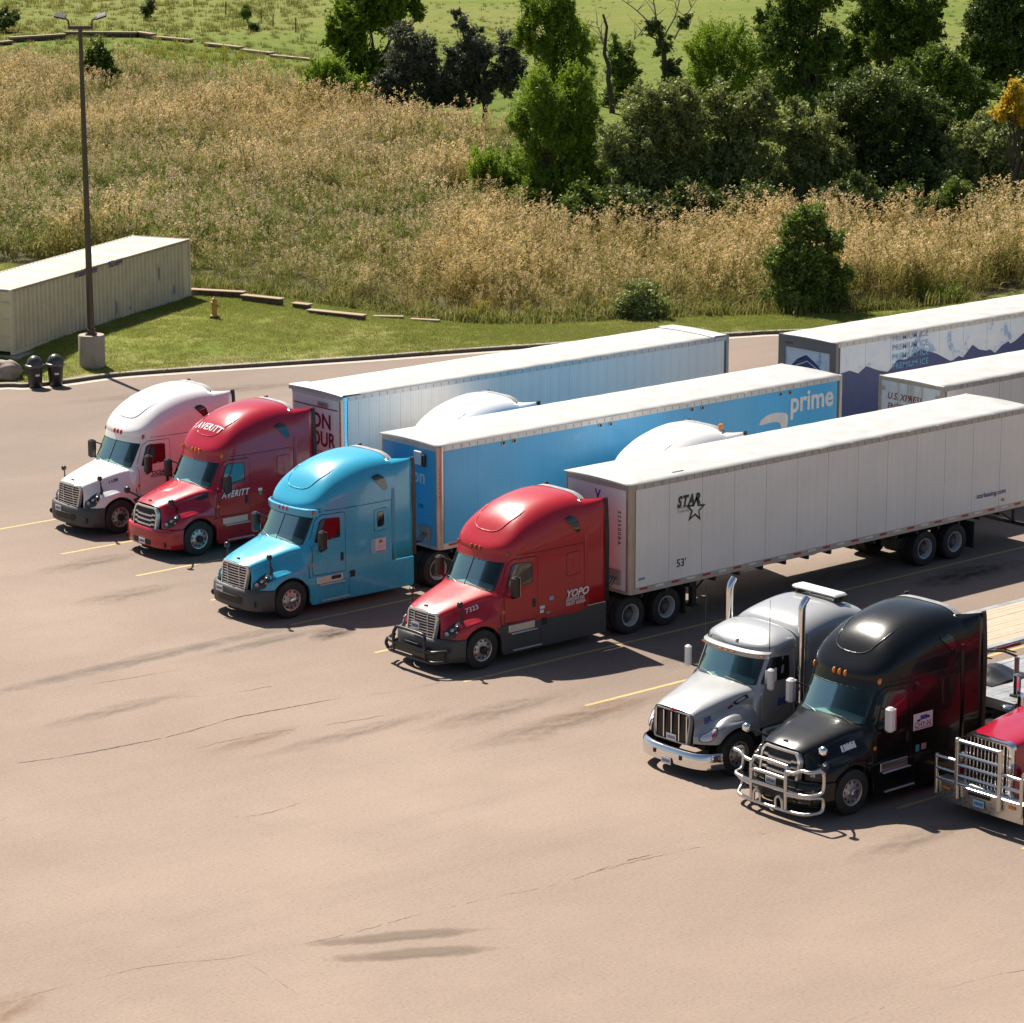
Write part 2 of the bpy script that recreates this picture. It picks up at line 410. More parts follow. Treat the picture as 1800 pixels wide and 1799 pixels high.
# ------------------------------------------------------------------ surfaces of a truck body
class Cab:
    """plan outlines stacked in height; half outline from the front centre round to the rear centre"""
    def __init__(s, xf, rel, rear, levels, narrow):
        s.xf, s.rel, s.rear, s.levels, s.narrow = xf, rel, rear, levels, narrow; s.cache = {}
    def half(s, z, n=4):
        key = (round(z, 3), n)
        if key in s.cache: return s.cache[key]
        xf = float(np.interp(z, *s.xf)); k = float(np.interp(z, *s.narrow)); sq = float(np.interp(z, (1.75, 1.92), (0.42, 1.0)))
        pts = [(xf + a * sq, b * k) for a, b in s.rel] + [(a, b * (k if b > .9 else 1)) for a, b in s.rear]
        s.cache[key] = crline(pts, n); return s.cache[key]
    def side(s, x, z):
        h = s.half(z); ys = []
        k = max(range(len(h)), key=lambda i: h[i][1] - (0 if h[i][0] < s.rear[-3][0] else 9))
        xs = [p[0] for p in h[:k + 1]]; yy = [p[1] for p in h[:k + 1]]
        return float(np.interp(x, xs, yy))
    def front(s, y, z):
        h = s.half(z); xs = []; yy = []
        for p in h:
            if p[0] > s.rear[0][0]: break
            xs.append(p[0]); yy.append(p[1])
        return float(np.interp(abs(y), yy, xs))
    def fside(s, sgn):
        return lambda x, z, o=0.0: (x, sgn * (s.side(x, z) + o), z)
    def ffront(s):
        return lambda y, z, o=0.0: (s.front(y, z) - o, y, z)
    def mesh(s, nopen, z0, z1, n=4):
        mb = MB(); rows = [[(x, y, z) for x, y in s.half(z, n)] for z in s.levels]
        fs = []; b = len(rows[0])
        vs = [p for r in rows for p in r]
        for i in range(len(rows) - 1):
            zc = (s.levels[i] + s.levels[i + 1]) / 2
            for j in range(b - 1):
                if z0 < zc < z1 and j < nopen * n: continue
                fs.append((i * b + j, i * b + j + 1, (i + 1) * b + j + 1, (i + 1) * b + j))
        # lids
        for r in (0, len(rows) - 1):
            for j in range(b - 1):
                p, q = rows[r][j], rows[r][j + 1]
                o = len(vs); vs += [p, q, (q[0], 0, q[2]), (p[0], 0, p[2])]; fs.append((o, o + 1, o + 2, o + 3))
        mb.add(vs, fs); mb.mirror_y(); return mb

class Roof:
    """half super-ellipse sections over a base height; width follows the cab outline"""
    def __init__(s, zb, wfun, zt, nexp, x0, x1):
        s.zb, s.w, s.zt, s.n, s.x0, s.x1 = zb, wfun, zt, nexp, x0, x1
        zz = crline(list(zip(*zt)), 6); s._z = ([p[0] for p in zz], [p[1] for p in zz])
    def top(s, x): return float(np.interp(x, *s._z))
    def e(s, x): return float(np.interp(x, *s.n))
    def z(s, x, y):
        W = s.w(x); t = min(1, abs(y) / W); n = s.e(x); return s.zb + (s.top(x) - s.zb) * (1 - t ** n) ** (1 / n)
    def y(s, x, z):
        t = min(1, max(0, (z - s.zb) / max(1e-4, s.top(x) - s.zb))); n = s.e(x); return s.w(x) * (1 - t ** n) ** (1 / n)
    def fside(s, sgn): return lambda x, z, o=0.0: (x, sgn * (s.y(x, z) + o), z)
    def ftop(s): return lambda x, y, o=0.0: (x, y, s.z(x, y) + o)
    def mesh(s, xs, m=14):
        rows = []
        for x in xs:
            n = s.e(x); W = s.w(x); h = s.top(x) - s.zb; row = []
            for k in range(2 * m + 1):
                a = math.pi * k / (2 * m); c, sn = math.cos(a), math.sin(a)
                row.append((x, math.copysign(abs(c) ** (2 / n), c) * W, s.zb + abs(sn) ** (2 / n) * h))
            rows.append(row)
        mb = MB().grid(rows)
        for r in (rows[0], rows[-1]): mb.add(r, [tuple(range(len(r)))])
        return mb

class Surf:
    """free-form half surface from a control net, mirrored; bilinear evaluation with normal offset"""
    def __init__(s, ctrl, ni, nj, post=None):
        g = crgrid(ctrl, ni, nj)
        s.g = [[(post(p, i / (len(g) - 1), j / (len(r) - 1)) if post else p) for j, p in enumerate(r)] for i, r in enumerate(g)]
    def at(s, u, v):
        a = len(s.g) - 1; b = len(s.g[0]) - 1; x = min(max(u, 0), 1) * a; y = min(max(v, 0), 1) * b
        i = min(int(x), a - 1); j = min(int(y), b - 1); fx, fy = x - i, y - j
        P = [Vector(s.g[i + p][j + q]) for p in (0, 1) for q in (0, 1)]
        return P[0] * (1 - fx) * (1 - fy) + P[1] * (1 - fx) * fy + P[2] * fx * (1 - fy) + P[3] * fx * fy
    def off(s, u, v, o, sgn=1):
        p = s.at(u, v); du = s.at(u + .02, v) - s.at(u - .02, v); dv = s.at(u, v + .02) - s.at(u, v - .02)
        n = dv.cross(du); n.normalize()
        if n.dot(p - Vector((1.3, 0, .9))) < 0: n = -n
        q = p + n * o; return (q.x, q.y * sgn, q.z)
    def mesh(s):
        mb = MB().grid(s.g); mb.mirror_y(); return mb

def ear(parent, name, mats, outline, fn, rings=(1.0, .95, .6, .3), offs=(-.004, .008, .008, .008), smooth=30, step=.08):
    mb = MB(); patch(mb, densify(outline, step), fn, rings, offs); return mb.build(name, mats, parent, smooth)

def seam(parent, outline, fn, o=.004, r=.007):
    return MB().tube([fn(u, v, o) for u, v in outline], r, 4, closed=True).build('seam', M_DARK, parent, 60)

def interior(t, x=1.95, zf=1.90, steer=-.52):
    MB().grid([[(x0, y, z0 + .03 * math.cos(y * 2)) for y in np.linspace(-1.02, 1.02, 9)] for x0, z0 in ((x - .12, zf - .16), (x - .05, zf - .06), (x + .12, zf - .02), (x + .32, zf - .03), (x + .40, zf - .12), (x + .42, zf - .5))]).build('dashboard', M_DASH, t, 40)
    a = MB(); c = Vector((x + .52, steer, zf + .04)); pts = []
    for k in range(20):
        q = 2 * math.pi * k / 20; pts.append(c + Vector((.10 * math.sin(q), .22 * math.cos(q), .19 * math.sin(q))))
    a.tube(pts, .017, 6, closed=True); a.tube([c, c + Vector((-.2, 0, -.1))], .03, 6); a.tube([pts[0], c, pts[10]], .014, 5)
    a.build('steering_wheel', M_BLACKPL, t, 40)
    for y in (-.55, .55):
        s = MB().box(x + .75, x + 1.2, y - .26, y + .26, zf - .6, zf - .42, bev=.06).box(x + 1.08, x + 1.26, y - .26, y + .26, zf - .5, zf + .28, bev=.06).box(x + 1.10, x + 1.22, y - .14, y + .14, zf + .30, zf + .48, bev=.04)
        s.build('seat', M_SEAT, t, 30)
    MB().box(x + 1.42, x + 1.45, -1.12, 1.12, .98, 2.7).build('curtain', M_INT, t)
def chassis(t, ax, bob=False, xend=8.35, fx=7.05):
    m = MB()
    for s in (-1, 1): m.box(.9, xend, s * .43 - .04, s * .43 + .04, .72, .98)
    for x in (5.6, 6.2, 7.05, 7.9, xend - .05): m.box(x - .04, x + .04, -.43, .43, .76, .94)
    m.box(1.0, 2.4, -.4, .4, .45, 1.2)                                  # engine block seen from below
    m.box(1.8, 5.3, -1.05, 1.05, .50, .98)
    for x in [ax] + [fx - .66, fx + .66]: m.cyl((x, -1.0, .515), (x, 1.0, .515), .07, n=8)
    for s in (-1, 1):
        m.box(5.62, xend - .1, s * .55 - .10, s * .55 + .10, .62, .80)
    m.build('chassis_frame', M_FRAME, t)
    f = MB().prism([(fx - .55, -.35), (fx - .30, -.48), (fx + .1, -.48), (fx + .55, -.38), (fx + .62, -.12), (fx + .1, -.06), (fx + .1, .06), (fx + .62, .12), (fx + .55, .38), (fx + .1, .48), (fx - .30, .48), (fx - .55, .35)], 1.06, 1.13, 'Z').box(fx - .3, fx + .3, -.45, .45, .95, 1.06)
    f.build('fifth_wheel', M_FRAME, t)
    MB().box(5.05, 5.75, -.42, .42, .99, 1.03).build('deck_plate', M_GREYALU, t)
    for s in (-1, 1):
        MB().box(fx + 1.28, fx + 1.31, s * .98 - .30, s * .98 + .30, .22, .98).build('mud_flap', M_RUBBER, t)
def wheels(t, ax, fr, rr, hubF, hubR, fx=7.05):
    for s in (-1, 1):
        wheel(t, ax, s * 1.10, s, fr, hubF)
        for x in (fx - .66, fx + .66):
            wheel(t, x, s * 1.10, s, rr, hubR); wheel(t, x, s * .76, s, rr, None, inner=True)

def mirrors(t, x, zc, mat, cap=None, w=.21, h=.56, y=1.5):
    for s in (-1, 1):
        m = MB().box(x - .10, x + .10, s * y - w / 2, s * y + w / 2, zc - h / 2, zc + h / 2, bev=.05)
        o = m.build('mirror', mat, t, 30)
        a = MB(); a.tube([(x + .05, s * (y - .05), zc - h * .42), (x + .12, s * 1.30, zc - h * .62), (x + .18, s * 1.19, zc - h * .66)], .035, 8)
        a.tube([(x + .05, s * (y - .05), zc + h * .38), (x + .14, s * 1.28, zc + h * .30), (x + .2, s * 1.17, zc + h * .22)], .02, 6)
        a.build('mirror_arm', M_BLACKPL, o, 40)
        MB().box(x + .099, x + .104, s * y - w * .42, s * y + w * .42, zc - h * .44, zc + h * .44).build('mirror_glass', M_CHROME, o)
def plate(t, x, y, z, w=.31, h=.16, col=None):
    p = MB().box(x - .012, x, y - w / 2, y + w / 2, z - h / 2, z + h / 2).build('number_plate', col or M_WHITE, t)
    m = MB()
    for k in range(6): m.box(x - .016, x - .0125, y - w * .40 + k * w * .135, y - w * .40 + k * w * .135 + w * .085, z - h * .22, z + h * .20)
    m.build('plate_marks', M_BLUEV, p)
    return p

# control net of the aerodynamic hood: rows front to back, columns centre line to lower edge (x, y, z)
HOOD = [
 [(.30, 0, 1.50), (.31, .32, 1.495), (.355, .57, 1.45), (.37, .62, 1.36), (.37, .65, 1.20), (.35, .67, 1.06), (.33, .69, .95), (.32, .71, .82)],
 [(.52, 0, 1.60), (.52, .33, 1.592), (.55, .63, 1.53), (.57, .70, 1.42), (.53, .80, 1.24), (.47, .86, 1.09), (.43, .90, .96), (.42, .92, .82)],
 [(.85, 0, 1.70), (.85, .36, 1.69), (.85, .69, 1.62), (.85, .77, 1.50), (.80, .90, 1.32), (.70, 1.04, 1.17), (.64, 1.10, 1.0), (.62, 1.12, .82)],
 [(1.20, 0, 1.79), (1.20, .40, 1.78), (1.20, .76, 1.71), (1.20, .84, 1.58), (1.18, .95, 1.41), (1.10, 1.14, 1.25), (1.05, 1.20, 1.06), (1.0, 1.215, .82)],
 [(1.55, 0, 1.88), (1.55, .44, 1.87), (1.55, .84, 1.79), (1.55, .92, 1.66), (1.55, 1.02, 1.48), (1.55, 1.16, 1.30), (1.52, 1.21, 1.1), (1.5, 1.22, .82)],
 [(1.74, 0, 1.94), (1.78, .48, 1.93), (1.87, .94, 1.845), (1.89, 1.05, 1.72), (1.90, 1.12, 1.5), (1.90, 1.175, 1.3), (1.90, 1.215, 1.1), (1.90, 1.22, .82)]]
def arch_post(ax, r=.62, zc=.50, z5=1.25):
    def f(p, u, v):
        x, y, z = p
        if v > 5 / 7:
            d = abs(x - ax); zb = max(.82, zc + math.sqrt(max(0, r * r - d * d))) if d < r else .82
            k = (v - 5 / 7) / (2 / 7); ztop = z5 if z > .82 else z5
            zt = min(1.30, max(1.05, z + k * (z5 - .82)))
            z = zt * (1 - k) + zb * k
        return (x, y, z)
    return f

REL = [(0, 0), (.015, .3), (.06, .6), (.15, .85), (.22, .95), (.34, 1.06), (.52, 1.14), (.9, 1.19)]
REAR = [(3.1, 1.215), (4.0, 1.235), (4.72, 1.235), (4.86, 1.20), (4.9, 1.08), (4.9, .5), (4.9, 0)]
LEV = [.95, 1.1, 1.4, 1.7, 1.80, 1.89, 2.05, 2.2, 2.35, 2.48, 2.57, 2.66, 2.76]
CAB_A = Cab(((.9, 1.3, 1.89, 2.57, 2.76), (1.60, 1.60, 1.69, 2.035, 2.085)), REL, REAR, LEV, ((1.9, 2.76), (1.0, .985)))
def _wa(x): return max(.05, CAB_A.side(x, 2.76)) if x > 2.09 else .06
ZT = ((2.085, 2.10, 2.16, 2.32, 2.56, 2.8, 3.1, 3.4, 3.8, 4.3, 4.7, 4.9), (2.762, 2.85, 2.95, 3.14, 3.41, 3.605, 3.77, 3.88, 3.965, 4.01, 3.99, 3.955))
ROOF_A = Roof(2.76, _wa, ZT, ((2.085, 2.5, 3.4, 4.2, 4.9), (3.4, 2.9, 2.8, 3.3, 3.8)), 2.085, 4.9)
ROOF_XS = [2.086, 2.092, 2.10, 2.115, 2.14, 2.17, 2.2, 2.24, 2.28, 2.33, 2.38, 2.45, 2.52, 2.6, 2.7, 2.8, 2.95, 3.1, 3.3, 3.5, 3.75, 4.0, 4.3, 4.6, 4.78, 4.86, 4.9]

def aero_truck(name, label, X0, YN, P, o):
    """high-roof aerodynamic sleeper tractor; o holds the options of one individual"""
    new = o.get('new', False); ax = 1.27
    t = thing(name, label, 'truck', (X0, YN + 1.25, 0), o.get('rz', 0.0), o.get('group'))
    low = P if o.get('painted_low') else M_PLASTIC
    body = CAB_A.mesh(4, 1.89, 2.57).build('cab', P, t, 40, .002)
    rf = ROOF_A.mesh(ROOF_XS).build('roof_fairing', P, t, 50, .002)
    fs = {s: CAB_A.fside(s) for s in (-1, 1)}; ff = CAB_A.ffront(); rs = {s: ROOF_A.fside(s) for s in (-1, 1)}
    # embossed frame on the roof, seam and rear trim
    zz = ROOF_A.ftop()
    emb = [(3.25, .66), (3.0, .65), (2.75, .60), (2.52, .50), (2.42, .30), (2.40, 0)]
    emb = crline(emb, 5); emb = emb + [(x, -y) for x, y in emb[::-1][1:]]
    m = MB(); m.tube([zz(x, y, -.004) for x, y in emb], [.02 * min(1, .15 + min(i, len(emb) - 1 - i) * .2) for i in range(len(emb))], 6); m.build('roof_rib', P, rf, 60)
    MB().grid([[(x, y, ROOF_A.z(4.89, y) + dz) for y in np.linspace(-.95, .95, 17)] for x, dz in ((4.80, .0), (4.80, .03), (4.97, .03), (4.97, -.03))]).build('roof_trim', M_GREYALU, rf, 40)
    for s in (-1, 1):
        m = MB(); m.tube([fs[s](x, 2.755, .001) for x in np.linspace(2.35, 4.82, 14)], .008, 5); m.build('roof_seam', M_BLACKPL, rf)
        wo = roundpoly([(4.02, 3.50), (4.30, 3.57), (4.52, 3.44), (4.62, 3.06), (4.50, 3.03)], .10)
        ear(rf, 'roof_window', MATS['window_dark'], wo, rs[s], offs=(.002, .012, .014, .014))
        m = MB(); ringpatch(m, densify(wo, .06), rs[s], .90, 0.0, .018); m.build('roof_window_frame', P, rf, 30)
    # marker lamps along the brow
    for y in (-.98, -.17, 0, .17, .98):
        x = CAB_A.front(y, 2.72); zt = 2.72 + (.03 if abs(y) < .5 else 0)
        xx = x - .012 - (.10 if o.get('visor') else 0) + (0 if o.get('visor') or abs(y) > .5 else .02); zt = (2.70 if o.get('visor') else 2.78) if abs(y) < .5 else (2.68 if o.get('visor') else 2.72)
        m = MB().lathe([(.038, .02), (.036, -.02), (.022, -.042), (.001, -.048)], 'X', (0, 0, 0), 10); m.v = [(a, b, c * 2.0) for a, b, c in m.v]
        l = m.build('marker_lamp', o.get('marker', M_AMBER), rf, 40, loc=(xx + .004, y, zt + .05))
        l.rotation_euler = (0, .25, math.copysign(min(1, abs(y) ** 3 * .5), -y) * -1 if abs(y) > .5 else 0)
    if o.get('visor'):
        v = MB(); rows = []
        for dz, dx in ((0.0, .02), (.015, -.10), (.20, -.12), (.215, -.04), (.05, .03)):
            rows.append([(CAB_A.front(y, 2.60) + dx + .015, y, 2.60 + dz) for y in np.linspace(-1.08, 1.08, 21)])
        v.grid(rows); v.build('sun_visor', P, t, 40)
    # windscreen
    wl = densify(roundpoly([(-.955, 1.885), (.955, 1.885), (.93, 2.57), (-.93, 2.57)], .07), .08)
    m = MB(); ringpatch(m, wl, ff, .945, -.004, .010); w = None
    rows = [[ff(y, z, .004) for y in np.linspace(-.95, .95, 25)] for z in np.linspace(1.885, 2.575, 9)]
    w = MB().grid(rows).build('windscreen', M_GLASS, t, 60); m.build('gasket', M_BLACKPL, w, 40)
    if not new: MB().tube([ff(0, z, .010) for z in np.linspace(1.89, 2.56, 6)], .010, 5).build('centre_bar', M_BLACKPL, w)
    for y0, y1 in ((-.75, -.12), (.15, .80)):
        MB().tube([ff(y0, 1.86, .03), ff((y0 + y1) / 2, 1.95, .022), ff(y1, 1.975, .02)], .010, 5).build('wiper', M_BLACKPL, w)
    interior(t)
    # doors with window, handle; sleeper panel
    for s in (-1, 1):
        d = ear(t, 'door', P, roundpoly([(2.02, 1.05), (3.13, 1.02), (3.13, 2.66), (2.42, 2.66), (2.26, 2.5), (2.02, 1.93)], .07), fs[s], offs=(-.004, .010, .010, .010), rings=(1, .985, .66, .33))
        wo = roundpoly([(2.14, 1.92), (2.96, 1.99), (2.96, 2.54), (2.46, 2.56), (2.36, 2.50)], .06)
        ear(d, 'door_window', MATS[o.get('win', 'window_dark')], wo, fs[s], offs=(.011, .013, .013, .013))
        m = MB(); ringpatch(m, densify(wo, .08), fs[s], .93, .009, .018); m.build('window_seal', M_BLACKPL, d, 40)
        seam(d, densify(roundpoly([(2.02, 1.05), (3.13, 1.02), (3.13, 2.66), (2.42, 2.66), (2.26, 2.5), (2.02, 1.93)], .07), .08), fs[s], .003, .0075)
        ear(d, 'door_handle', M_BLACKPL, roundpoly([(2.96, 1.32), (3.05, 1.32), (3.05, 1.56), (2.96, 1.56)], .035), fs[s], offs=(.010, .028, .026, .022))
        ear(t, 'locker_door', P, roundpoly([(4.12, 1.95), (4.58, 1.97), (4.58, 2.58), (4.12, 2.56)], .08), fs[s], offs=(-.002, .012, .012, .010), rings=(1, .96, .86, .5))
        seam(t, densify(roundpoly([(4.12, 1.95), (4.58, 1.97), (4.58, 2.58), (4.12, 2.56)], .08), .08), fs[s], .0, .006)
        if o.get('sleeper_window'):
            wo = roundpoly([(4.22, 2.06), (4.46, 2.07), (4.46, 2.50), (4.22, 2.49)], .07)
            ear(t, 'sleeper_window', MATS['window_dark'], wo, fs[s], offs=(.010, .022, .024, .024))
        else:
            m = MB(); ringpatch(m, densify(roundpoly([(4.30, 2.12), (4.40, 2.12), (4.40, 2.38), (4.30, 2.38)], .045), .05), fs[s], .72, .006, .018); m.build('locker_pull', P, t, 40)
        # side extender with rubber edge
        rows = []
        for x in (4.74, 4.87, 5.0, 5.16, 5.32, 5.46):
            k = max(0, (x - 4.87) / .59)
            rows.append([(x, s * y, z) for y, z in ((1.232, 1.06), (1.235, 1.6), (1.232, 2.3), (1.222, 2.78), (1.20 + .012 * k, 3.2), (1.15 + .05 * k, 3.50), (1.07 + .11 * k, 3.68 + .03 * k), (.93 + .22 * k, 3.82 + .02 * (1 - k) - .015 * math.sin(k * 3.1)))])
        e = MB().grid(rows).build('side_extender', P, t, 50)
        mo = e.modifiers.new('thick', 'SOLIDIFY'); mo.thickness = .02; mo.offset = 0
        m = MB().grid([[(x, s * yy, zz2) for yy, zz2 in ((1.232, 1.08), (1.234, 2.78), (1.205, 3.3), (1.175, 3.71), (1.15, 3.84))] for x in (5.455, 5.59)])
        r = m.build('edge_flap', o.get('flap', M_RUBBER), e, 60); mo = r.modifiers.new('thick', 'SOLIDIFY'); mo.thickness = .03; mo.offset = 0
        # side skirt with steps
        sk = [(1.74, 1.0), (1.83, .86), (1.90, .70), (1.93, .52), (1.92, .34), (2.0, .235), (3.3, .225), (5.45, .225), (5.52, .28), (5.52, 1.045), (4.9, 1.045), (3.25, .955), (2.2, 1.03)]
        y0, y1 = sorted((s * 1.13, s * 1.236))
        k = MB().prism(sk, y0, y1, 'Y').build('side_skirt', low, t, 20); bv = k.modifiers.new('bev', 'BEVEL'); bv.width = .025; bv.segments = 2
        MB().box(3.22, 3.235, *sorted((s * 1.20, s * 1.2385)), .24, .95).build('skirt_joint', M_DARK, k)
        MB().box(2.14, 3.02, *sorted((s * 1.22, s * 1.245)), .80, .985, bev=.008).build('kick_plate', M_ALU, k, 20)
        MB().box(2.18, 3.06, *sorted((s * 1.20, s * 1.32)), .755, .79, bev=.01).build('step', M_ALU, k, 20)
        MB().box(2.26, 3.22, *sorted((s * 1.20, s * 1.30)), .30, .345, bev=.01).build('step', M_ALU, k, 20)
        MB().box(3.26, 3.45, *sorted((s * 1.21, s * 1.242)), .80, .99, bev=.03).build('filler_recess', M_DARK, k, 20)
    # hood
    ctrl = HOOD
    hs = Surf(ctrl, 6, 4, arch_post(ax)); hm = hs.mesh()
    hood = hm.build('hood', P, t, 45, .002)
    for s in (-1, 1): MB().tube([hs.off(1.0, v, .004, s) for v in np.linspace(.28, 1.0, 16)], .010, 5).build('seam', M_DARK, hood, 60)
    MB().box(.42, 1.7, -.62, .62, .8, 1.35).build('engine_bay', M_DARK, t)
    for s in (-1, 1):
        y0, y1 = sorted((s * .66, s * .70)); MB().box(.75, 1.9, y0, y1, .5, 1.35).build('wheel_well', M_DARK, t)
        hl = [(.015, .97), (.04, .84), (.12, .70), (.24, .60), (.36, .57), (.41, .63), (.40, .78), (.33, .93), (.16, .985)] if not new else [(.05, .92), (.09, .80), (.20, .68), (.36, .60), (.44, .63), (.41, .76), (.33, .90), (.18, .96)]
        hl = densify(roundpoly(hl, .03), .03)
        m = MB(); patch(m, hl, lambda u, v, q=0: hs.off(u, v, q, s), (1, .93, .6, .3), (-.01, .012, .016, .016))
        h = m.build('headlamp', M_HLDARK, t, 40)
        cu = (.12, .82); 
        for (u, v, rr, mat2) in ((.16, .85, .055, M_REFL), (.26, .75, .05, M_REFL), (.34, .67, .035, M_REFL), (.345, .83, .03, M_AMBER)):
            c = Vector(hs.off(u, v, .022, s)); q = Vector(hs.off(u, v, .06, s)) - c; q.normalize()
            mm = MB().lathe([(1.0, 0), (.85, .1), (.6, .02), (.3, -.1), (.01, -.12)], 'Z', n=12); R = q.to_track_quat('Z', 'Y').to_matrix()
            mm.v = [tuple(c + R @ Vector((a * rr, b * rr, d * rr))) for a, b, d in mm.v]; mm.build('lamp', mat2, h, 50)
        # hood mirror on a stalk
        if new:
            b = Vector((.78, s * .86, 1.40)); hd = Vector((.42, s * 1.12, 1.66)) if not o.get('chrome_mirror') else Vector((.40, s * 1.16, 1.58))
            m = MB().tube([b, b.lerp(hd, .5) + Vector((0, s * .03, .02)), hd], [.04, .028, .03], 8); mi_mat = M_CHROME if o.get('chrome_mirror') else M_BLACKPL
            a = m.build('hood_mirror', M_BLACKPL, t, 50)
            MB().box(hd.x - .10, hd.x + .06, hd.y - .10, hd.y + .10, hd.z - .06, hd.z + .14, bev=.05).build('mirror_head', mi_mat, a, 50)
        else:
            m = MB().tube([(.80, s * .96, 1.24), (.80, s * .985, 1.34), (.78, s * .97, 1.52), (.76, s * .96, 1.70)], [.05, .045, .02, .018], 8)
            a = m.build('hood_mirror', M_BLACKPL, t, 50)
            MB().box(.69, .81, s * .96 - .075, s * .96 + .075, 1.66, 1.80, bev=.03).build('mirror_head', M_BLACKPL, a, 50)
        m = MB().lathe([(.05, 0), (.045, -.02), (.01, -.025)], 'Y', (0, 0, 0), 10); mk2 = m.build('turn_lamp', M_AMBER, t, 50, loc=(1.99, s * 1.19, 1.36)); mk2.rotation_euler = (0, 0, 0 if s < 0 else math.pi)
        if new: ear(hood, 'hood_vent', M_BLACKPL, [(.70, .44), (.93, .36), (.97, .42), (.93, .48), (.76, .50)], lambda u, v, q=0: hs.off(u, v, q, s), offs=(-.003, .006, .006, .006), step=.05)
    MB().prism([(.42, -.07), (.42, .07), (.50, 0)], 1.53, 1.592, 'Z').build('hood_latch', M_DARK, hood)
    # grille
    if not new:
        gx0 = lambda y, z: .245 + .115 * (z - .72) / .75 - .05 * (1 - (y / .58) ** 2)
        fr = roundpoly([(-.54, .72), (.54, .72), (.60, 1.46), (-.60, 1.46)], .10, 5)
        m = MB(); ringpatch(m, densify(fr, .1), lambda y, z, q=0: (gx0(y, z) - q, y, z), .885, -.06, .03)
        g = m.build('grille', M_BRIGHT, t, 50)
        m = MB(); patch(m, densify(fr, .12), lambda y, z, q=0: (gx0(y, z) - q, y, z), (.97, .5), (-.03, -.03)); m.build('grille_mesh', M_DARK, g, 50)
        m = MB(); patch(m, densify(roundpoly([(-.60, 1.42), (.60, 1.42), (.56, 1.50), (.3, 1.53), (-.3, 1.53), (-.56, 1.50)], .05), .1), lambda y, z, q=0: (gx0(y, z) - q + (.10 if z > 1.49 else 0), y, z), (1, .9, .5), (-.03, .03, .03)); m.build('grille_cap', M_BRIGHT, g, 60)
        for k in range(9):
            z = .815 + k * .069; hw = .47 + .05 * (z - .72) / .74
            MB().grid([[(gx0(y, z) - .005 + a, y, z + b) for y in np.linspace(-hw, hw, 9)] for a, b in ((.03, .016), (-.012, .012), (-.012, -.012), (.03, -.016))]).build('slat', M_BRIGHT, g, 40)
        for y in (-.26, .26):
            MB().box(.22, .25, y - .012, y + .012, .78, 1.40).build('grille_bar', M_BRIGHT, g).location.x = .03
    else:
        gx0 = lambda y, z: .20 + .13 * (z - .60) / .80 - .06 * (1 - (y / .62) ** 2)
        fr = roundpoly([(-.50, .54), (.50, .54), (.59, .80), (.60, 1.28), (.50, 1.45), (-.50, 1.45), (-.60, 1.28), (-.59, .80)], .06, 4)
        m = MB(); ringpatch(m, densify(fr, .1), lambda y, z, q=0: (gx0(y, z) - q, y, z), .87, -.08, .03)
        g = m.build('grille', M_BRIGHT, t, 50)
        m = MB(); patch(m, densify(fr, .12), lambda y, z, q=0: (gx0(y, z) - q, y, z), (.97, .5), (-.03, -.03)); m.build('grille_mesh', M_DARK, g, 50)
        for k in range(5):
            z = .68 + k * .135; hw = .50
            rows = [[(gx0(y, z) - .004 + a, y, z + b - (.035 if abs(y) < .36 else 0) * (1)) for y in (-hw, -.42, -.36, -.33, -.2, 0, .2, .33, .36, .42, hw)] for a, b in ((.04, .040), (-.016, .030), (-.016, -.016), (.03, -.03))]
            MB().grid(rows).build('slat', M_BRIGHT, g, 40)
    # bumper
    pl = [(.10, 0), (.11, .4), (.17, .75), (.31, 1.02), (.50, 1.16), (.72, 1.215)]
    pl = crline(pl, 4); pl = [(x, -y) for x, y in pl[::-1]] + pl[1:]
    lowz, hiz = (.27, .86)
    rows = [[(x + dx, y * k, z) for x, y in pl] for z, dx, k in ((lowz, .10, .97), (lowz + .04, .03, .995), (lowz + .2, 0, 1), (.62, .005, 1), (.78, .02, 1), (hiz - .02, .05, .995), (hiz, .12, .97))]
    b = MB().grid(rows).build('bumper', P if new else M_PLASTIC, t, 50)
    if new:
        ear(b, 'air_intake', M_DARK, roundpoly([(-.42, .36), (.42, .36), (.46, .52), (-.46, .52)], .04), lambda y, z, q=0: (float(np.interp(abs(y), (0, .4, .75), (.10, .11, .17))) - q, y, z), offs=(0, .006, .006, .006))
    else:
        ear(b, 'air_intake', M_DARK, roundpoly([(-.62, .44), (.62, .44), (.58, .64), (-.58, .64)], .06), lambda y, z, q=0: (float(np.interp(abs(y), (0, .4, .75), (.10, .11, .17))) - q, y, z), offs=(0, .008, .008, .008))
    for s in (-1, 1):
        c = (.27 + .0, s * .93, .50 if not new else .42)
        m = MB().lathe([(.085, 0), (.08, -.03), (.06, -.02), (.001, -.015)], 'X', (0, 0, 0), 12); fl = m.build('fog_lamp', M_DARK, b, 40, loc=c); fl.rotation_euler = (0, 0, s * .5)
    plate(t, *o.get('plate', (.085, .30, .72)))
    mirrors(t, 2.12, 2.06, o.get('mirror', M_BLACKPL))
    chassis(t, ax); wheels(t, ax, ME_FRIM, o.get('rrim', ME_RRIM), o.get('hub', ME_HUB), None)
    return t, hs

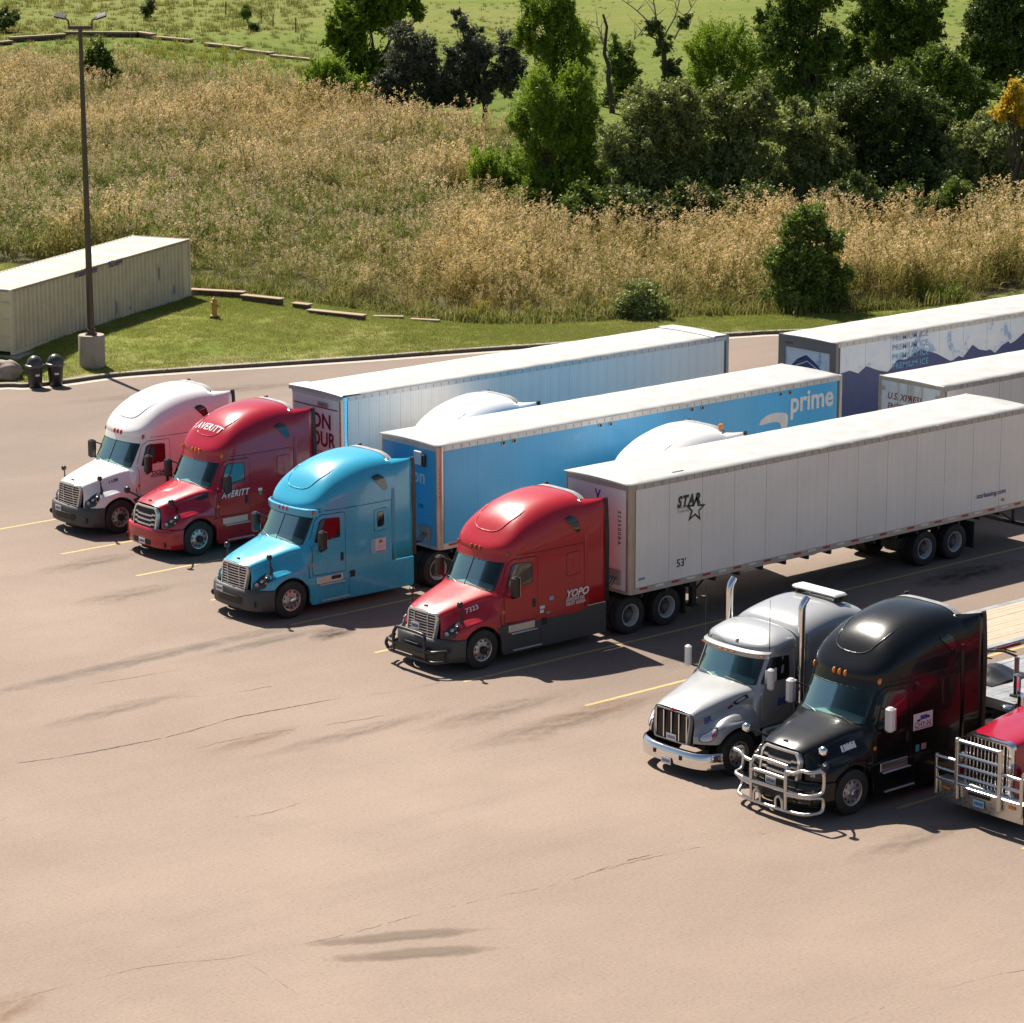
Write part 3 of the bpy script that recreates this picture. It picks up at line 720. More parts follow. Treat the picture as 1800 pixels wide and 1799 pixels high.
# ------------------------------------------------------------------ trailers
from mathutils.geometry import tessellate_polygon
L53, W53, H53 = 16.15, 2.59, 4.11
def mat_panel(name, col, rough=0.35, metal=0.0, pitch=0.305, dirt=0.35):
    """sheet panel with rows of rivets, slight oil-canning and streaked grime"""
    if name in MATS: return MATS[name]
    m, nt, b = new_mat(name); b.inputs['Metallic'].default_value = metal
    b.inputs['Coat Weight'].default_value = 0.25; b.inputs['Coat Roughness'].default_value = 0.15
    tc = texco(nt); sep = N(nt, 'ShaderNodeSeparateXYZ'); nt.links.new(tc, sep.inputs[0])
    def near(out, p, w):
        a = N(nt, 'ShaderNodeMath', operation='DIVIDE'); nt.links.new(out, a.inputs[0]); a.inputs[1].default_value = p
        f = N(nt, 'ShaderNodeMath', operation='FRACT'); nt.links.new(a.outputs[0], f.inputs[0])
        s = N(nt, 'ShaderNodeMath', operation='SUBTRACT'); nt.links.new(f.outputs[0], s.inputs[0]); s.inputs[1].default_value = 0.5
        q = N(nt, 'ShaderNodeMath', operation='ABSOLUTE'); nt.links.new(s.outputs[0], q.inputs[0])
        l = N(nt, 'ShaderNodeMath', operation='LESS_THAN'); nt.links.new(q.outputs[0], l.inputs[0]); l.inputs[1].default_value = w / p
        return l.outputs[0]
    rv = N(nt, 'ShaderNodeMath', operation='MULTIPLY'); nt.links.new(near(sep.outputs[0], pitch, 0.010), rv.inputs[0]); nt.links.new(near(sep.outputs[2], 0.085, 0.014), rv.inputs[1])
    wp = N(nt, 'ShaderNodeNewGeometry').outputs['Position']; n1 = noise(nt, 0.7, 4, 0.55, wp); n2 = noise(nt, 6, 8, 0.7, mapping(nt, wp, (1.6, 1, 0.12)))
    c = ramp(nt, n1.outputs['Fac'], [(0.3, (*[v * .90 for v in col], 1)), (0.7, (*col, 1))]).outputs[0]
    k = ramp(nt, n2.outputs['Fac'], [(0.50, 0.0), (0.80, dirt)]); c = mixc(nt, k.outputs[0], c, tuple(v * .55 + .03 for v in col))
    c = mixc(nt, rv.outputs[0], c, tuple(v * .72 for v in col)); nt.links.new(c, b.inputs['Base Color'])
    r = ramp(nt, n2.outputs['Fac'], [(0.3, rough), (0.8, min(1, rough + .2))]); nt.links.new(r.outputs[0], b.inputs['Roughness'])
    nt.links.new(bump(nt, n1.outputs['Fac'], 0.12, 0.05), b.inputs['Normal'])
    MATS[name] = m; return m
M_ROOFW = mat_plain('trailer_roof_white', (0.455, 0.45, 0.435), 0.5, dirt=0.45, dscale=1.2, dirtcol=(.36, .33, .29))
M_SIDEW = mat_panel('white_side_panel', (0.86, 0.85, 0.82), dirt=.14)
M_SIDEG = mat_panel('pale_side_panel', (0.86, 0.85, 0.82), 0.5, 0.0, 0.2, .12)
M_SIDEB = mat_panel('sky_blue_panel', (0.06, 0.40, 0.74), 0.4, 0, 0.2, 0.08)
M_SIDEU = mat_panel('old_white_panel', (0.80, 0.79, 0.76), 0.45, 0, 0.305, 0.5)
M_RAIL = mat_plain('trailer_rail', (0.50, 0.48, 0.45), 0.45, 0.35, dirt=0.7, dscale=5)
M_RUST = mat_plain('rusty_frame', (0.42, 0.36, 0.30), 0.7, dirt=0.95, dscale=7, dirtcol=(.20, .07, .02))
M_BACK = mat_plain('joint_dark', (0.18, 0.18, 0.18), 0.8)
M_TAPER = mat_plain('red_tape', (0.50, 0.02, 0.02), 0.4)
M_TAPEW = mat_plain('white_tape', (0.80, 0.80, 0.78), 0.4)
M_MBLUE = mat_plain('mural_blue', (0.02, 0.045, 0.17), 0.4, dirt=0.5, dscale=1.5, dirtcol=(.03, .09, .30))
def mat_ice():
    m, nt, b = new_mat('mural_ice'); tc = N(nt, 'ShaderNodeNewGeometry').outputs['Position']; n = noise(nt, .8, 8, .66, mapping(nt, tc, (1, 1, 1.3))); n.inputs['Distortion'].default_value = 1.4
    r = ramp(nt, n.outputs['Fac'], [(.40, (.70, .73, .76, 1)), (.56, (.60, .67, .76, 1)), (.62, (.16, .30, .52, 1)), (.66, (.62, .69, .76, 1))]); nt.links.new(r.outputs[0], b.inputs['Base Color']); b.inputs['Roughness'].default_value = .35
    MATS['mural_ice'] = m; return m
M_ICE = mat_ice()

def undercarriage(t, X, axles, legx, end, rrim, low=.98):
    m = MB()
    def bx(a, b, *r): a, b = X(a), X(b); m.box(min(a, b), max(a, b), *r)
    for k in range(int(end / .9)): bx(.5 + k * .9, .58 + k * .9, -1.2, 1.2, low, 1.11)
    a0, a1 = min(axles) - 1.0, max(axles) + .9
    for s in (-1, 1):
        bx(a0, a1, s * .50 - .06, s * .50 + .06, .78, 1.0)
        bx(a0 + .3, a1 - .3, s * .62 - .05, s * .62 + .05, .62, .74)
    bx(a0 + .2, a0 + .8, -.9, -.3, .55, .85)
    m.build('underframe', M_FRAME, t)
    for a in axles:
        MB().cyl((X(a), -1.0, .515), (X(a), 1.0, .515), .065, n=8).build('axle', M_FRAME, t, 40)
        for s in (-1, 1):
            wheel(t, X(a), s * 1.12, s, rrim); wheel(t, X(a), s * .78, s, rrim, inner=True)
    for s in (-1, 1):
        xa, xb = sorted((X(max(axles) + .78), X(max(axles) + .81)))
        MB().box(xa, xb, s * .98 - .30, s * .98 + .30, .2, .98).build('mud_flap', M_RUBBER, t)
    if legx:
        l = MB()
        for s in (-1, 1):
            l.box(*sorted((X(legx) - .08, X(legx) + .08)), s * .68 - .07, s * .68 + .07, .30, 1.1); l.box(X(legx) - .14, X(legx) + .14, s * .68 - .13, s * .68 + .13, .24, .30)
            l.tube([(X(legx), s * .68, .6), (X(legx + .9), s * .5, 1.08)], .03, 6)
        l.tube([(X(legx), -.68, .75), (X(legx), .68, .75)], .03, 6); l.build('landing_gear', M_FRAME, t)

def van_trailer(label, X0, YN, o):
    t = thing('box_trailer', label, 'trailer', (X0, YN + W53 / 2, 0), o.get('rz', 0), o.get('group'))
    rev = o.get('rev', False); L = L53; hw = W53 / 2
    X = (lambda x: L - x) if rev else (lambda x: x)
    def bx(x0, x1, *r, **k):
        a, b = sorted((X(x0), X(x1))); return MB().box(a, b, *r, **k)
    side = o['side']; zb, zt = 1.13, 4.075
    # roof with a slight crown and rolled edge
    rows = []
    xs = list(np.linspace(.0, L, 28))
    for x in xs: rows.append([(X(x), y, 4.075 + .035 * (1 - (y / hw) ** 2) + .004 * math.sin(x * 5.1)) for y in np.linspace(-hw - .006, hw + .006, 9)])
    r = MB().grid(rows)
    rf = r.build('roof', M_ROOFW, t, 40); so = rf.modifiers.new('thick', 'SOLIDIFY'); so.thickness = .025; so.offset = -1
    if o.get('capped'):
        for a, b in ((-.03, .75), (L - .7, L + .03)):
            rows = [[(X(x), y, 4.08 + .035 * (1 - (y / hw) ** 2) + dz) for y in np.linspace(-hw - .012, hw + .012, 9)] for x, dz in ((a, -.10), (a, .02), (a + .06, .05), (b - .1, .035), (b, .006))]
            MB().grid(rows).build('roof_cap', M_ROOFW, rf, 40)
    core = MB(); a, b = sorted((X(.10), X(L - .06))); core.box(a, b, -hw + .03, hw - .03, 1.15, 4.06); core.build('inner_wall', M_BACK, t)
    # side panels, one object each (near side); far side one sheet
    pw = o.get('pw', 1.22); x0 = .20; k = 0; n = int(round((L - .40) / pw)); pw = (L - .40) / n
    pm = MB().box(o.get('gap', .007), pw - o.get('gap', .007), -.012, .012, 1.30, 3.93).build('side_panel', side, None, None); pme = pm.data; bpy.data.objects.remove(pm)
    for k in range(n):
        p = bpy.data.objects.new('side_panel', pme); link(p, t); p.location = (x0 + k * pw, -hw + .012, 0)
    MB().box(.12, L - .06, hw - .024, hw, 1.30, 3.93).build('far_side_wall', side, t)
    for s in (-1, 1):
        y0, y1 = sorted((s * (hw - .03), s * (hw + .008)))
        bx(.16, L - .10, y0, y1, 3.93, 4.072).build('top_rail', o.get('rail', M_RAIL), t)
        bx(.16, L - .10, y0, y1, zb, 1.30).build('bottom_rail', o.get('rail', M_RAIL), t)
    m = MB()
    for k in range(52): m.box(.2 + k * .3, .22 + k * .3, -hw - .011, -hw - .008, 3.95, 4.05)
    tag(m.build('rail_rivets', M_BACK, t), kind='stuff')
    if o.get('tape', True):
        k = 0; x = .35
        while x < L - .5:
            q = MB().box(x, x + .29, -hw - .0125, -hw - .008, 1.215, 1.275).build('reflector', M_TAPER if k % 2 == 0 else M_TAPEW, t); x += .58; k += 1
    # nose
    cp = o.get('post', M_ALU)
    for s in (-1, 1):
        pts = []
        for q in range(7):
            a = math.pi / 2 * q / 6; pts.append((.17 - .17 * math.sin(a), s * (hw - .17 + .17 * math.cos(a) + .006)))
        MB().grid([[(X(x), y, z) for x, y in pts] for z in (zb, 4.07)]).build('corner_post', cp, t, 60)
    fw = bx(.0, .03, -hw + .16, hw - .16, 1.18, 3.92).build('front_wall', o.get('front', side), t)
    bx(-.012, .02, -hw + .12, hw - .12, 3.92, 4.07).build('front_rail', o.get('rail', M_RAIL), t); bx(-.012, .02, -hw + .12, hw - .12, zb, 1.22).build('front_sill', o.get('rail', M_RAIL), t)
    # air lines box on the nose
    if not rev:
        MB().box(-.05, -.002, -.95, -.45, 1.35, 1.75).build('glad_hand_panel', M_GREYALU, t)
        for q, c in ((-.8, M_BLACKPL), (-.7, M_BLACKPL), (-.6, M_BLUEV)):
            MB().tube([(-.05, q, 1.55), (-.25, q - .05, 1.35), (-.5, q + .2, 1.3), (-.62, q + .35, 1.5)], .018, 6).build('air_hose', c, t, 60)
    # rear frame and doors
    for s in (-1, 1):
        y0, y1 = sorted((s * (hw - .10), s * (hw + .012)))
        bx(L - .10, L + .01, y0, y1, zb - .05, 4.09).build('rear_post', o.get('rear', M_RAIL), t)
        y0, y1 = sorted((s * .012, s * (hw - .105)))
        if not o.get('roll'):
            d = bx(L - .05, L - .005, y0, y1, 1.22, 3.96).build('door', o.get('door', side), t)
            for z in (1.5, 2.2, 2.95, 3.72):
                y0, y1 = sorted((s * (hw - .26), s * (hw - .06))); bx(L - .006, L + .028, y0, y1, z - .05, z + .05).build('hinge', M_RUST if o.get('rusty') else M_ALU, d)
            for yy in (.10, .48):
                MB().cyl((X(L + .02), s * yy, 1.2), (X(L + .02), s * yy, 3.98), .018, n=8).build('lock_rod', M_GREYALU, d, 50)
    bx(L - .10, L + .012, -hw + .10, hw - .10, 3.965, 4.085).build('rear_header', o.get('rear', M_RAIL), t); bx(L - .10, L + .012, -hw + .10, hw - .10, zb - .05, 1.215).build('rear_sill', o.get('rear', M_RAIL), t)
    if o.get('roll'): bx(L - .08, L - .04, -hw + .10, hw - .10, 1.22, 3.96).build('roll_door', o.get('door', side), t)
    g = MB()
    for s in (-1, 1):
        g.box(*sorted((X(L - .10), X(L - .04))), s * .75 - .04, s * .75 + .04, .50, 1.1); g.tube([(X(L - .08), s * .75, .55), (X(L - .8), s * .6, 1.05)], .03, 6)
    g.box(*sorted((X(L - .10), X(L - .02))), -1.2, 1.2, .46, .56); g.build('underride_guard', M_FRAME, t)
    undercarriage(t, X, o.get('axles', (11.62, 12.91)), 2.9, L - .5, ME_RRIM)
    return t

# ------------------------------------------------------------------ lettering on flat trailer faces (photo pixel anchors)
def side_letters(t, X0, YN, px, py, body, size, mat, off=.013, **k):
    q = gy(px, py, YN); x, z = q.x - X0, q.z
    return lettering(body, size, mat, t, lambda u, v: (x + u, -W53 / 2 - off, z + v), **k)
def front_letters(t, X0, YN, y, z, body, size, mat, off=.03, **k):
    return lettering(body, size, mat, t, lambda u, v: (-off, y - u, z + v), **k)
def side_shape(t, X0, YN, pts, mat, name, off=.013, px=True):
    """flat outlined shape on the near side of a trailer"""
    pp = []
    for a, b in pts:
        q = gy(a, b, YN) if px else Vector((X0 + a, 0, b)); pp.append((q.x - X0, -W53 / 2 - off, q.z))
    me = bpy.data.meshes.new(name); me.from_pydata(pp, [], [tuple(q) for q in tessellate_polygon([[Vector((p[0], p[2], 0)) for p in pp]])])
    me.materials.append(mat); return link(bpy.data.objects.new(name, me), t)

GT = 'box trailers parked in the truck bays'
# white trailer behind the red tractor with the bull bar
XS, YS = 54.57, 58.08
t = van_trailer('long white box trailer with green star emblem and 53 foot marking', XS, YS, dict(side=M_SIDEW, group=GT, post=mat_plain('nose_post', (0.40, 0.36, 0.31), .38, .7, dirt=.5)))
M_GREEN = mat_plain('dark_green_vinyl', (0.012, 0.035, 0.022), .4)
side_letters(t, XS, YS, 1190, 893, 'STAR', .40, M_GREEN, bold=.05, shear=.25, sx=.78, spacing=1.22)
side_letters(t, XS, YS, 1189, 897, 'LEASING', .10, mat_plain('grey_vinyl', (.3, .3, .32), .5), sx=1.0); side_letters(t, XS, YS, 1189, 904, 'COMPANY', .10, MATS['grey_vinyl'])
def star(cx, cz, r):
    return [(cx + r * (1 if k % 2 == 0 else .42) * math.sin(math.pi * k / 5 + .1), cz + r * (1 if k % 2 == 0 else .42) * math.cos(math.pi * k / 5 + .1)) for k in range(10)]
q = gy(1222, 896, YS); sx_, sz_ = q.x - XS, q.z
side_shape(t, XS, YS, star(sx_, sz_, .39), M_GREEN, 'star_emblem', px=False); side_shape(t, XS, YS, star(sx_, sz_, .24), M_SIDEW, 'star_centre', off=.016, px=False)
side_letters(t, XS, YS, 1188.5, 998, "53'", .30, M_BLACKV, bold=.01, sx=1.0)
M_NAVY = mat_plain('navy_vinyl', (.03, .04, .20), .4)
side_letters(t, XS, YS, 1716, 878, 'starleasing.com', .21, M_NAVY, bold=.012)
side_shape(t, XS, YS, [(1760, 877), (1765, 876), (1765, 881), (1760, 882)], mat_plain('yellow_vinyl', (.45, .36, .02), .5), 'yellow_sticker')
side_shape(t, XS, YS, [(1122, 1018), (1133, 1015), (1133, 1019), (1122, 1022)], mat_plain('pale_blue_vinyl', (.25, .33, .6), .5), 'blue_sticker')
for k, ch in enumerate('2235008A'):
    lettering(ch, .17, M_BLACKV, t, lambda u, v, k=k: (-.004, -.83 - v * 1.0, 3.35 - k * .115 - u), bold=.012)
front_letters(t, XS, YS, .06, 3.55, 'V', .34, M_BLUEV, off=.004, bold=.03)
MB().box(1.9, 2.3, -.9, -.86, 4.09, 4.115).build('roof_patch', M_RUST, t)
# sky-blue trailer behind the light-blue tractor
XA, YA = 53.94, 65.14
t = van_trailer('sky blue box trailer with white arrow and prime lettering', XA, YA, dict(side=M_SIDEB, group=GT, pw=1.22, gap=.0015, post=mat_plain('nose_post_bright', (.50, .47, .44), .3, .75, dirt=.35), rail=mat_plain('white_rail', (.60, .58, .55), .4, .2, dirt=.4)))
M_OFFW = mat_plain('offwhite_vinyl', (.70, .70, .69), .45)
side_letters(t, XA, YA, 1388, 726, 'prime', .90, M_OFFW, bold=.024, sx=.90)
Z4 = lambda x, y: (1280 + x / 8.18, 620 + y / 8.18)
arrow = [(438, 1040), (470, 975), (540, 915), (620, 880), (700, 866), (790, 868), (838, 884), (856, 918), (852, 1000), (838, 1100), (800, 1200), (750, 1290), (742, 1230), (752, 1130), (750, 1060), (735, 1020), (700, 1000), (620, 1008), (540, 1030), (460, 1052)]
side_shape(t, XA, YA, [Z4(*p) for p in arrow], M_OFFW, 'arrow_emblem')
smile = [(1104, 783), (1112, 782), (1150, 800), (1210, 812), (1270, 812), (1320, 800), (1350, 785), (1355, 800), (1320, 822), (1260, 836), (1200, 832), (1140, 812), (1106, 790)]
side_shape(t, XA, YA, smile, M_OFFW, 'smile_emblem')
for px, py in ((884.6, 779.4), (903.6, 775.5), (1055, 748.5), (1073, 746), (1216, 720.5), (1234.5, 717.5), (1371.5, 693.5), (1388, 691)):
    q = gy(px, py, YA); m = MB().lathe([(.075, -.0), (.07, -.02), (.052, -.022), (.045, -.004), (.001, -.004)], 'Y', (q.x - XA, -W53 / 2 - .004, q.z), 14); m.build('vent_port', [M_GREYALU], t, 40)
    MB().lathe([(.047, 0), (.001, 0)], 'Y', (q.x - XA, -W53 / 2 - .012, q.z), 12).build('vent_opening', M_DARK, t)
front_letters(t, XA, YA, 0.93, 2.93, 'amazon', .58, M_OFFW, off=.004, bold=.02, sx=.92)
front_letters(t, XA, YA, -.42, 2.22, 'DR', .16, M_NAVY, off=.004, bold=.02)
MB().box(-.08, -.004, -.62, -.30, 3.45, 3.84, bev=.02).build('control_box', M_WHITE, t, 30); MB().box(-.10, -.004, -.78, -.64, 3.42, 3.78, bev=.03).build('cable_box', M_BLACKPL, t, 30)
for k, ch in enumerate('V510489'):
    lettering(ch, .15, mat_plain('rust_red_vinyl', (.16, .05, .04), .5), t, lambda u, v, k=k: (.045, -1.185 - v * .9, 3.45 - k * .13 - u), bold=.012)
# pale trailer behind the red tractor with white lettering
XO, YO = 56.3, 72.45
t = van_trailer('pale ribbed box trailer with dark red lettering on its white nose', XO, YO, dict(side=M_SIDEG, group=GT, pw=.40, gap=.004, capped=True, tape=False, front=mat_plain('white_nose', (.86, .85, .84), .55, dirt=.1), post=mat_metal('bright_post', (.78, .80, .80), .22, .1), rail=mat_plain('white_rail2', (.62, .61, .60), .4, .2, dirt=.3)))
front_letters(t, XO, YO, .25, 3.00, 'ON', .62, M_REDV, off=.004, bold=.03, sx=1.0); front_letters(t, XO, YO, .25, 2.45, 'OUR', .62, M_REDV, off=.004, bold=.03, sx=.88); front_letters(t, XO, YO, .55, 2.16, 'LOGISTICS', .20, M_REDV, off=.004, bold=.012, sx=1.0, spacing=1.35)
MB().box(-.006, -.001, -1.05, 1.08, 3.60, 3.635).build('red_stripe', M_REDV, t); MB().box(-.006, -.001, -1.05, 1.08, 1.80, 1.83).build('red_stripe', M_REDV, t)
MB().box(-.03, -.001, -.62, -.10, 3.66, 3.80, bev=.02).build('light_bar', M_GREYALU, t, 30)
# trailer with the ice mural, its rear end towards the row
XI, YI = 74.0, 69.05
t = van_trailer('box trailer with blue mountain mural and ice lettering on its side', XI, YI, dict(side=M_ICE, group=GT, rev=True, tape=False, roll=True, door=M_ICE, rail=mat_plain('beige_rail', (.55, .52, .46), .45, .2, dirt=.4), rear=mat_plain('grey_rear_frame', (.20, .19, .18), .5, .3, dirt=.5)))
Zm = lambda x, y: (1340 + x / 3.913, 500 + y / 3.913)
mts = [(527, 620), (575, 605), (600, 596), (660, 615), (715, 565), (790, 592), (860, 605), (890, 575), (930, 520), (990, 518), (1040, 480), (1090, 450), (1150, 465), (1200, 480), (1290, 528), (1310, 525), (1350, 495), (1380, 505), (1445, 418), (1490, 450), (1540, 458), (1565, 450), (1600, 475), (1650, 420), (1690, 395), (1705, 410), (1740, 390), (1800, 335), (1900, 400)]
pts = [gy(*Zm(*p), YI) for p in mts]; poly = [(p.x - XI, p.z) for p in pts]
xx = poly[-1][0]
while xx < 15.9: poly.append((min(15.9, xx), 2.9 + .35 * math.sin(xx * 2.3) + .2 * math.sin(xx * 5.1))); xx += .5
poly = [(max(a, .12), b) for a, b in poly] + [(15.9, 1.31), (.12, 1.31)]
top_ = poly[:-2]; MB().add([(a, -W53 / 2 - .013, b) for a, b in top_] + [(a, -W53 / 2 - .013, 1.31) for a, b in top_], [(i, i + 1, len(top_) + i + 1, len(top_) + i) for i in range(len(top_) - 1) if top_[i + 1][0] - top_[i][0] > 1e-4]).build('mountain_mural', M_MBLUE, t)
for k, (yy, mm) in enumerate(((588, (.10, .42, .68)), (524, (.14, .44, .66)), (460, (.20, .32, .55)), (396, (.24, .31, .48)))):
    q = gy(*Zm(892, yy), YI); lettering('PREMIUM ICE', .28, mat_plain('ice_lettering%d' % k, mm, .4), t, lambda u, v: (q.x - XI + u, -W53 / 2 - .017, q.z + v), bold=.006, sx=.98, spacing=1.12)
mt = [(1.10, 2.6), (.82, 3.02), (.5, 3.32), (.28, 3.36), (.08, 3.52), (-.28, 3.34), (-.62, 3.1), (-.85, 2.85), (-1.10, 2.6), (-1.10, 1.3), (1.10, 1.3)]
me = bpy.data.meshes.new('mountain_mural'); bm = bmesh.new(); vs = [bm.verts.new((.036, a, b)) for a, b in mt]; f = bm.faces.new(vs); bmesh.ops.triangulate(bm, faces=[f]); bm.to_mesh(me); bm.free(); me.materials.append(M_MBLUE); link(bpy.data.objects.new('mountain_mural', me), t)
lettering('ARCTIC', .42, M_WHITE, t, lambda u, v: (.03, .68 - u, 2.78 + v), bold=.01, sx=.9, spacing=1.05)
MB().tube([(.03, .52, 3.12), (.03, .30, 3.20), (.03, .02, 3.32), (.03, -.2, 3.22), (.03, -.5, 3.08)], .016, 5).build('peak_line', M_WHITE, t)
for a_, b_, c_, d_ in ((-1.2, 1.2, 3.70, 3.97), (-1.2, -1.02, 1.2, 3.70), (1.02, 1.2, 1.2, 3.70)): MB().box(-.012, .03, a_, b_, c_, d_).build('door_surround', MATS['grey_rear_frame'], t)
lettering('NJ5003', .12, M_BLACKV, t, lambda u, v: (-.016, 1.0 - u, 3.80 + v * .9), bold=.01)
# old trailer with rusty door frame
XU, YU = 70.95, 61.78
t = van_trailer('old white box trailer with rusty door frame and red stencil lettering', XU, YU, dict(side=M_SIDEU, group=GT, rev=True, tape=False, rear=M_RUST, rusty=True, door=mat_plain('door_white', (.66, .70, .70), .5, dirt=.4), rail=mat_plain('worn_rail', (.45, .43, .41), .5, .2, dirt=.8, dirtcol=(.22, .12, .07))))
lettering('U.S. XPRESS', .30, M_REDV, t, lambda u, v: (-.002, .95 - u, 3.42 + v), bold=.016, shear=.25, sx=.92); lettering('ENTERPRISES', .28, M_REDV, t, lambda u, v: (-.002, .94 - u, 3.10 + v), bold=.016, shear=.25, sx=.88)
MB().box(-.004, -.001, .10, .95, 2.70, 3.02).build('stencil_box', M_REDV, t); MB().box(-.008, -.0045, .16, .89, 2.74, 2.98).build('stencil_centre', MATS['door_white'], t)

# ------------------------------------------------------------------ flatbeds
def flatbed(label, X0, YC, wood):
    t = thing('flatbed_trailer', label, 'trailer', (X0, YC, 0), 0, 'flatbed trailers behind the grey and black tractors')
    zt = 1.44; L = 14.6; hw = 1.29
    M_W = mat_plain('deck_wood', (.46, .36, .26), .8, dirt=.6, dscale=2.5, bmp=.2, bscale=40, dirtcol=(.22, .15, .10)); M_A = mat_plain('deck_aluminium', (.62, .61, .58), .35, .75, dirt=.4, dscale=2)
    n = 14; pw = (2 * hw - .36) / n
    for k in range(n):
        MB().box(.06, L, -hw + .18 + k * pw + .004, -hw + .18 + (k + 1) * pw - .004, zt - .05, zt + RNG.uniform(-.004, .004)).build('plank', (M_W if wood else M_A), t)
    for s in (-1, 1):
        y0, y1 = sorted((s * (hw - .18), s * hw)); MB().box(0, L, y0, y1, zt - .10, zt + .006).build('side_rail', M_A, t)
        y0, y1 = sorted((s * (hw + .03), s * (hw + .04))); MB().box(0, L, y0, y1, zt - .11, zt - .03).build('rub_rail', M_A, t)
        for k in range(24):
            y0, y1 = sorted((s * (hw - .0), s * (hw + .03))); MB().box(.2 + k * .6, .28 + k * .6, y0, y1, zt - .10, zt - .015).build('stake_pocket', M_A, t)
        x = .1; k = 0
        while x < L - .4:
            y0, y1 = sorted((s * (hw + .041), s * (hw + .045))); MB().box(x, x + .44, y0, y1, zt - .105, zt - .035).build('reflector', M_TAPER if k % 3 else M_TAPEW, t); x += .45; k += 1
    m = MB()
    for s in (-1, 1): m.box(.3, L - .2, s * .48 - .05, s * .48 + .05, .98, 1.33)
    for k in range(26): m.box(.2 + k * .55, .27 + k * .55, -1.2, 1.2, 1.28, 1.37)
    m.build('main_beams', M_FRAME, t); MB().box(-.05, .06, -hw, hw, zt - .22, zt + .02).build('front_rail', M_A, t)
    undercarriage(t, lambda x: x, (11.2, 12.5), 2.9, 11.0, ME_ARIM, low=1.12)
    return t
flatbed('flatbed trailer with bleached timber deck behind the grey tractor', 53.9, 49.12, True)
flatbed('bare aluminium deck flatbed trailer behind the black tractor', 53.75, 45.62, False)

# ------------------------------------------------------------------ tractors
mat_plain('window_dark', (.012, .013, .013), .06, 0, .8)
mat_plain('window_red', (.045, .008, .010), .06, 0, .8)  # red tint paints in the neighbouring truck, reflected and seen through the glass
mat_plain('window_teal', (.03, .13, .16), .06, 0, .8)
mat_plain('window_olive', (.10, .085, .06), .10, 0, .8)
P_WHITE = mat_paint('paint_white', (.82, .81, .80), .25, .5, .25)
P_RED = mat_paint('paint_deep_red', (.40, .003, .018), .25, .45, .06)
P_RED2 = mat_paint('paint_faded_red', (.42, .005, .014), .34, .3, .10)
P_BLUE = mat_paint('paint_light_blue', (.035, .38, .58), .27, .5, .10)
P_BLACK = mat_paint('paint_black', (.006, .0065, .007), .26, .32, .02)
P_BLACK.node_tree.nodes['Principled BSDF'].inputs['Specular IOR Level'].default_value = .22
P_GREY = mat_paint('paint_silver_grey', (.36, .365, .37), .30, .6, .07, .2)
P_CRIM = mat_paint('paint_crimson', (.38, .006, .03), .2, .8, .1)
M_CORAL = M_REDLENS

def near(X0, YN, px, py, dy=0.0):
    q = gy(px, py, YN + dy); return q.x - X0, q.z
def door_text(t, X0, YN, px, py, body, size, mat, surf=None, o=.026, **k):
    x, z = near(X0, YN, px, py)
    f = CAB_A.fside(-1)
    return lettering(body, size, mat, t, lambda u, v: f(x + u, z + v, o) if x + u > 2.0 else (x + u, -1.24, z + v), **k)
def hood_text(t, hs, u0, v0, body, size, mat, **k):
    """lettering laid on the near flank of the hood"""
    return lettering(body, size, mat, t, lambda a, b: hs.off(u0 + a / 1.6, v0 - b / 1.35, .012, -1), **k)
def sticker(t, x0, x1, z0, z1, mat, o=.012, name='sticker'):
    f = CAB_A.fside(-1); m = MB().grid([[f(x, z, o) for x in np.linspace(x0, x1, 4)] for z in (z0, z1)]); return m.build(name, mat, t)
# 1 white bobtail
X, Y = 51.03 - 1.27, 76.5
t, hs = aero_truck('semi_truck', 'white sleeper tractor without trailer, black company name on its door', X, Y, P_WHITE, dict(win='window_red', marker=M_REDLENS))
door_text(t, X, Y, 268, 836, 'OCEAN', .17, M_BLACKV, bold=.02); door_text(t, X, Y, 265.5, 841, 'TRUCKING INC', .10, M_BLACKV, bold=.015)
hood_text(t, hs, .56, .50, '1108', .15, M_BLACKV, bold=.015, sx=.9)
# 2 deep red with white lettering
X, Y = 51.21 - 1.27, 72.72
t, hs = aero_truck('semi_truck', 'deep red sleeper tractor with white italic lettering on door and roof', X, Y, P_RED, dict(new=True, painted_low=True, win='window_teal', plate=(.085, -.05, .44)))
door_text(t, X, Y, 391, 877.5, 'AVERITT', .26, M_WHITE, bold=.024, shear=.3, sx=.86, spacing=1.13)
ft = ROOF_A.ftop(); lettering('AVERITT', .38, M_WHITE, t, lambda u, v: ft(2.52 + v * .62, .62 - u, .016), bold=.028, shear=.3, sx=.74, spacing=1.13)
sticker(t, 3.42, 3.56, 1.62, 1.70, M_WHITE); sticker(t, 3.44, 3.54, 1.50, 1.60, mat_plain('green_vinyl', (.05, .35, .12), .5))
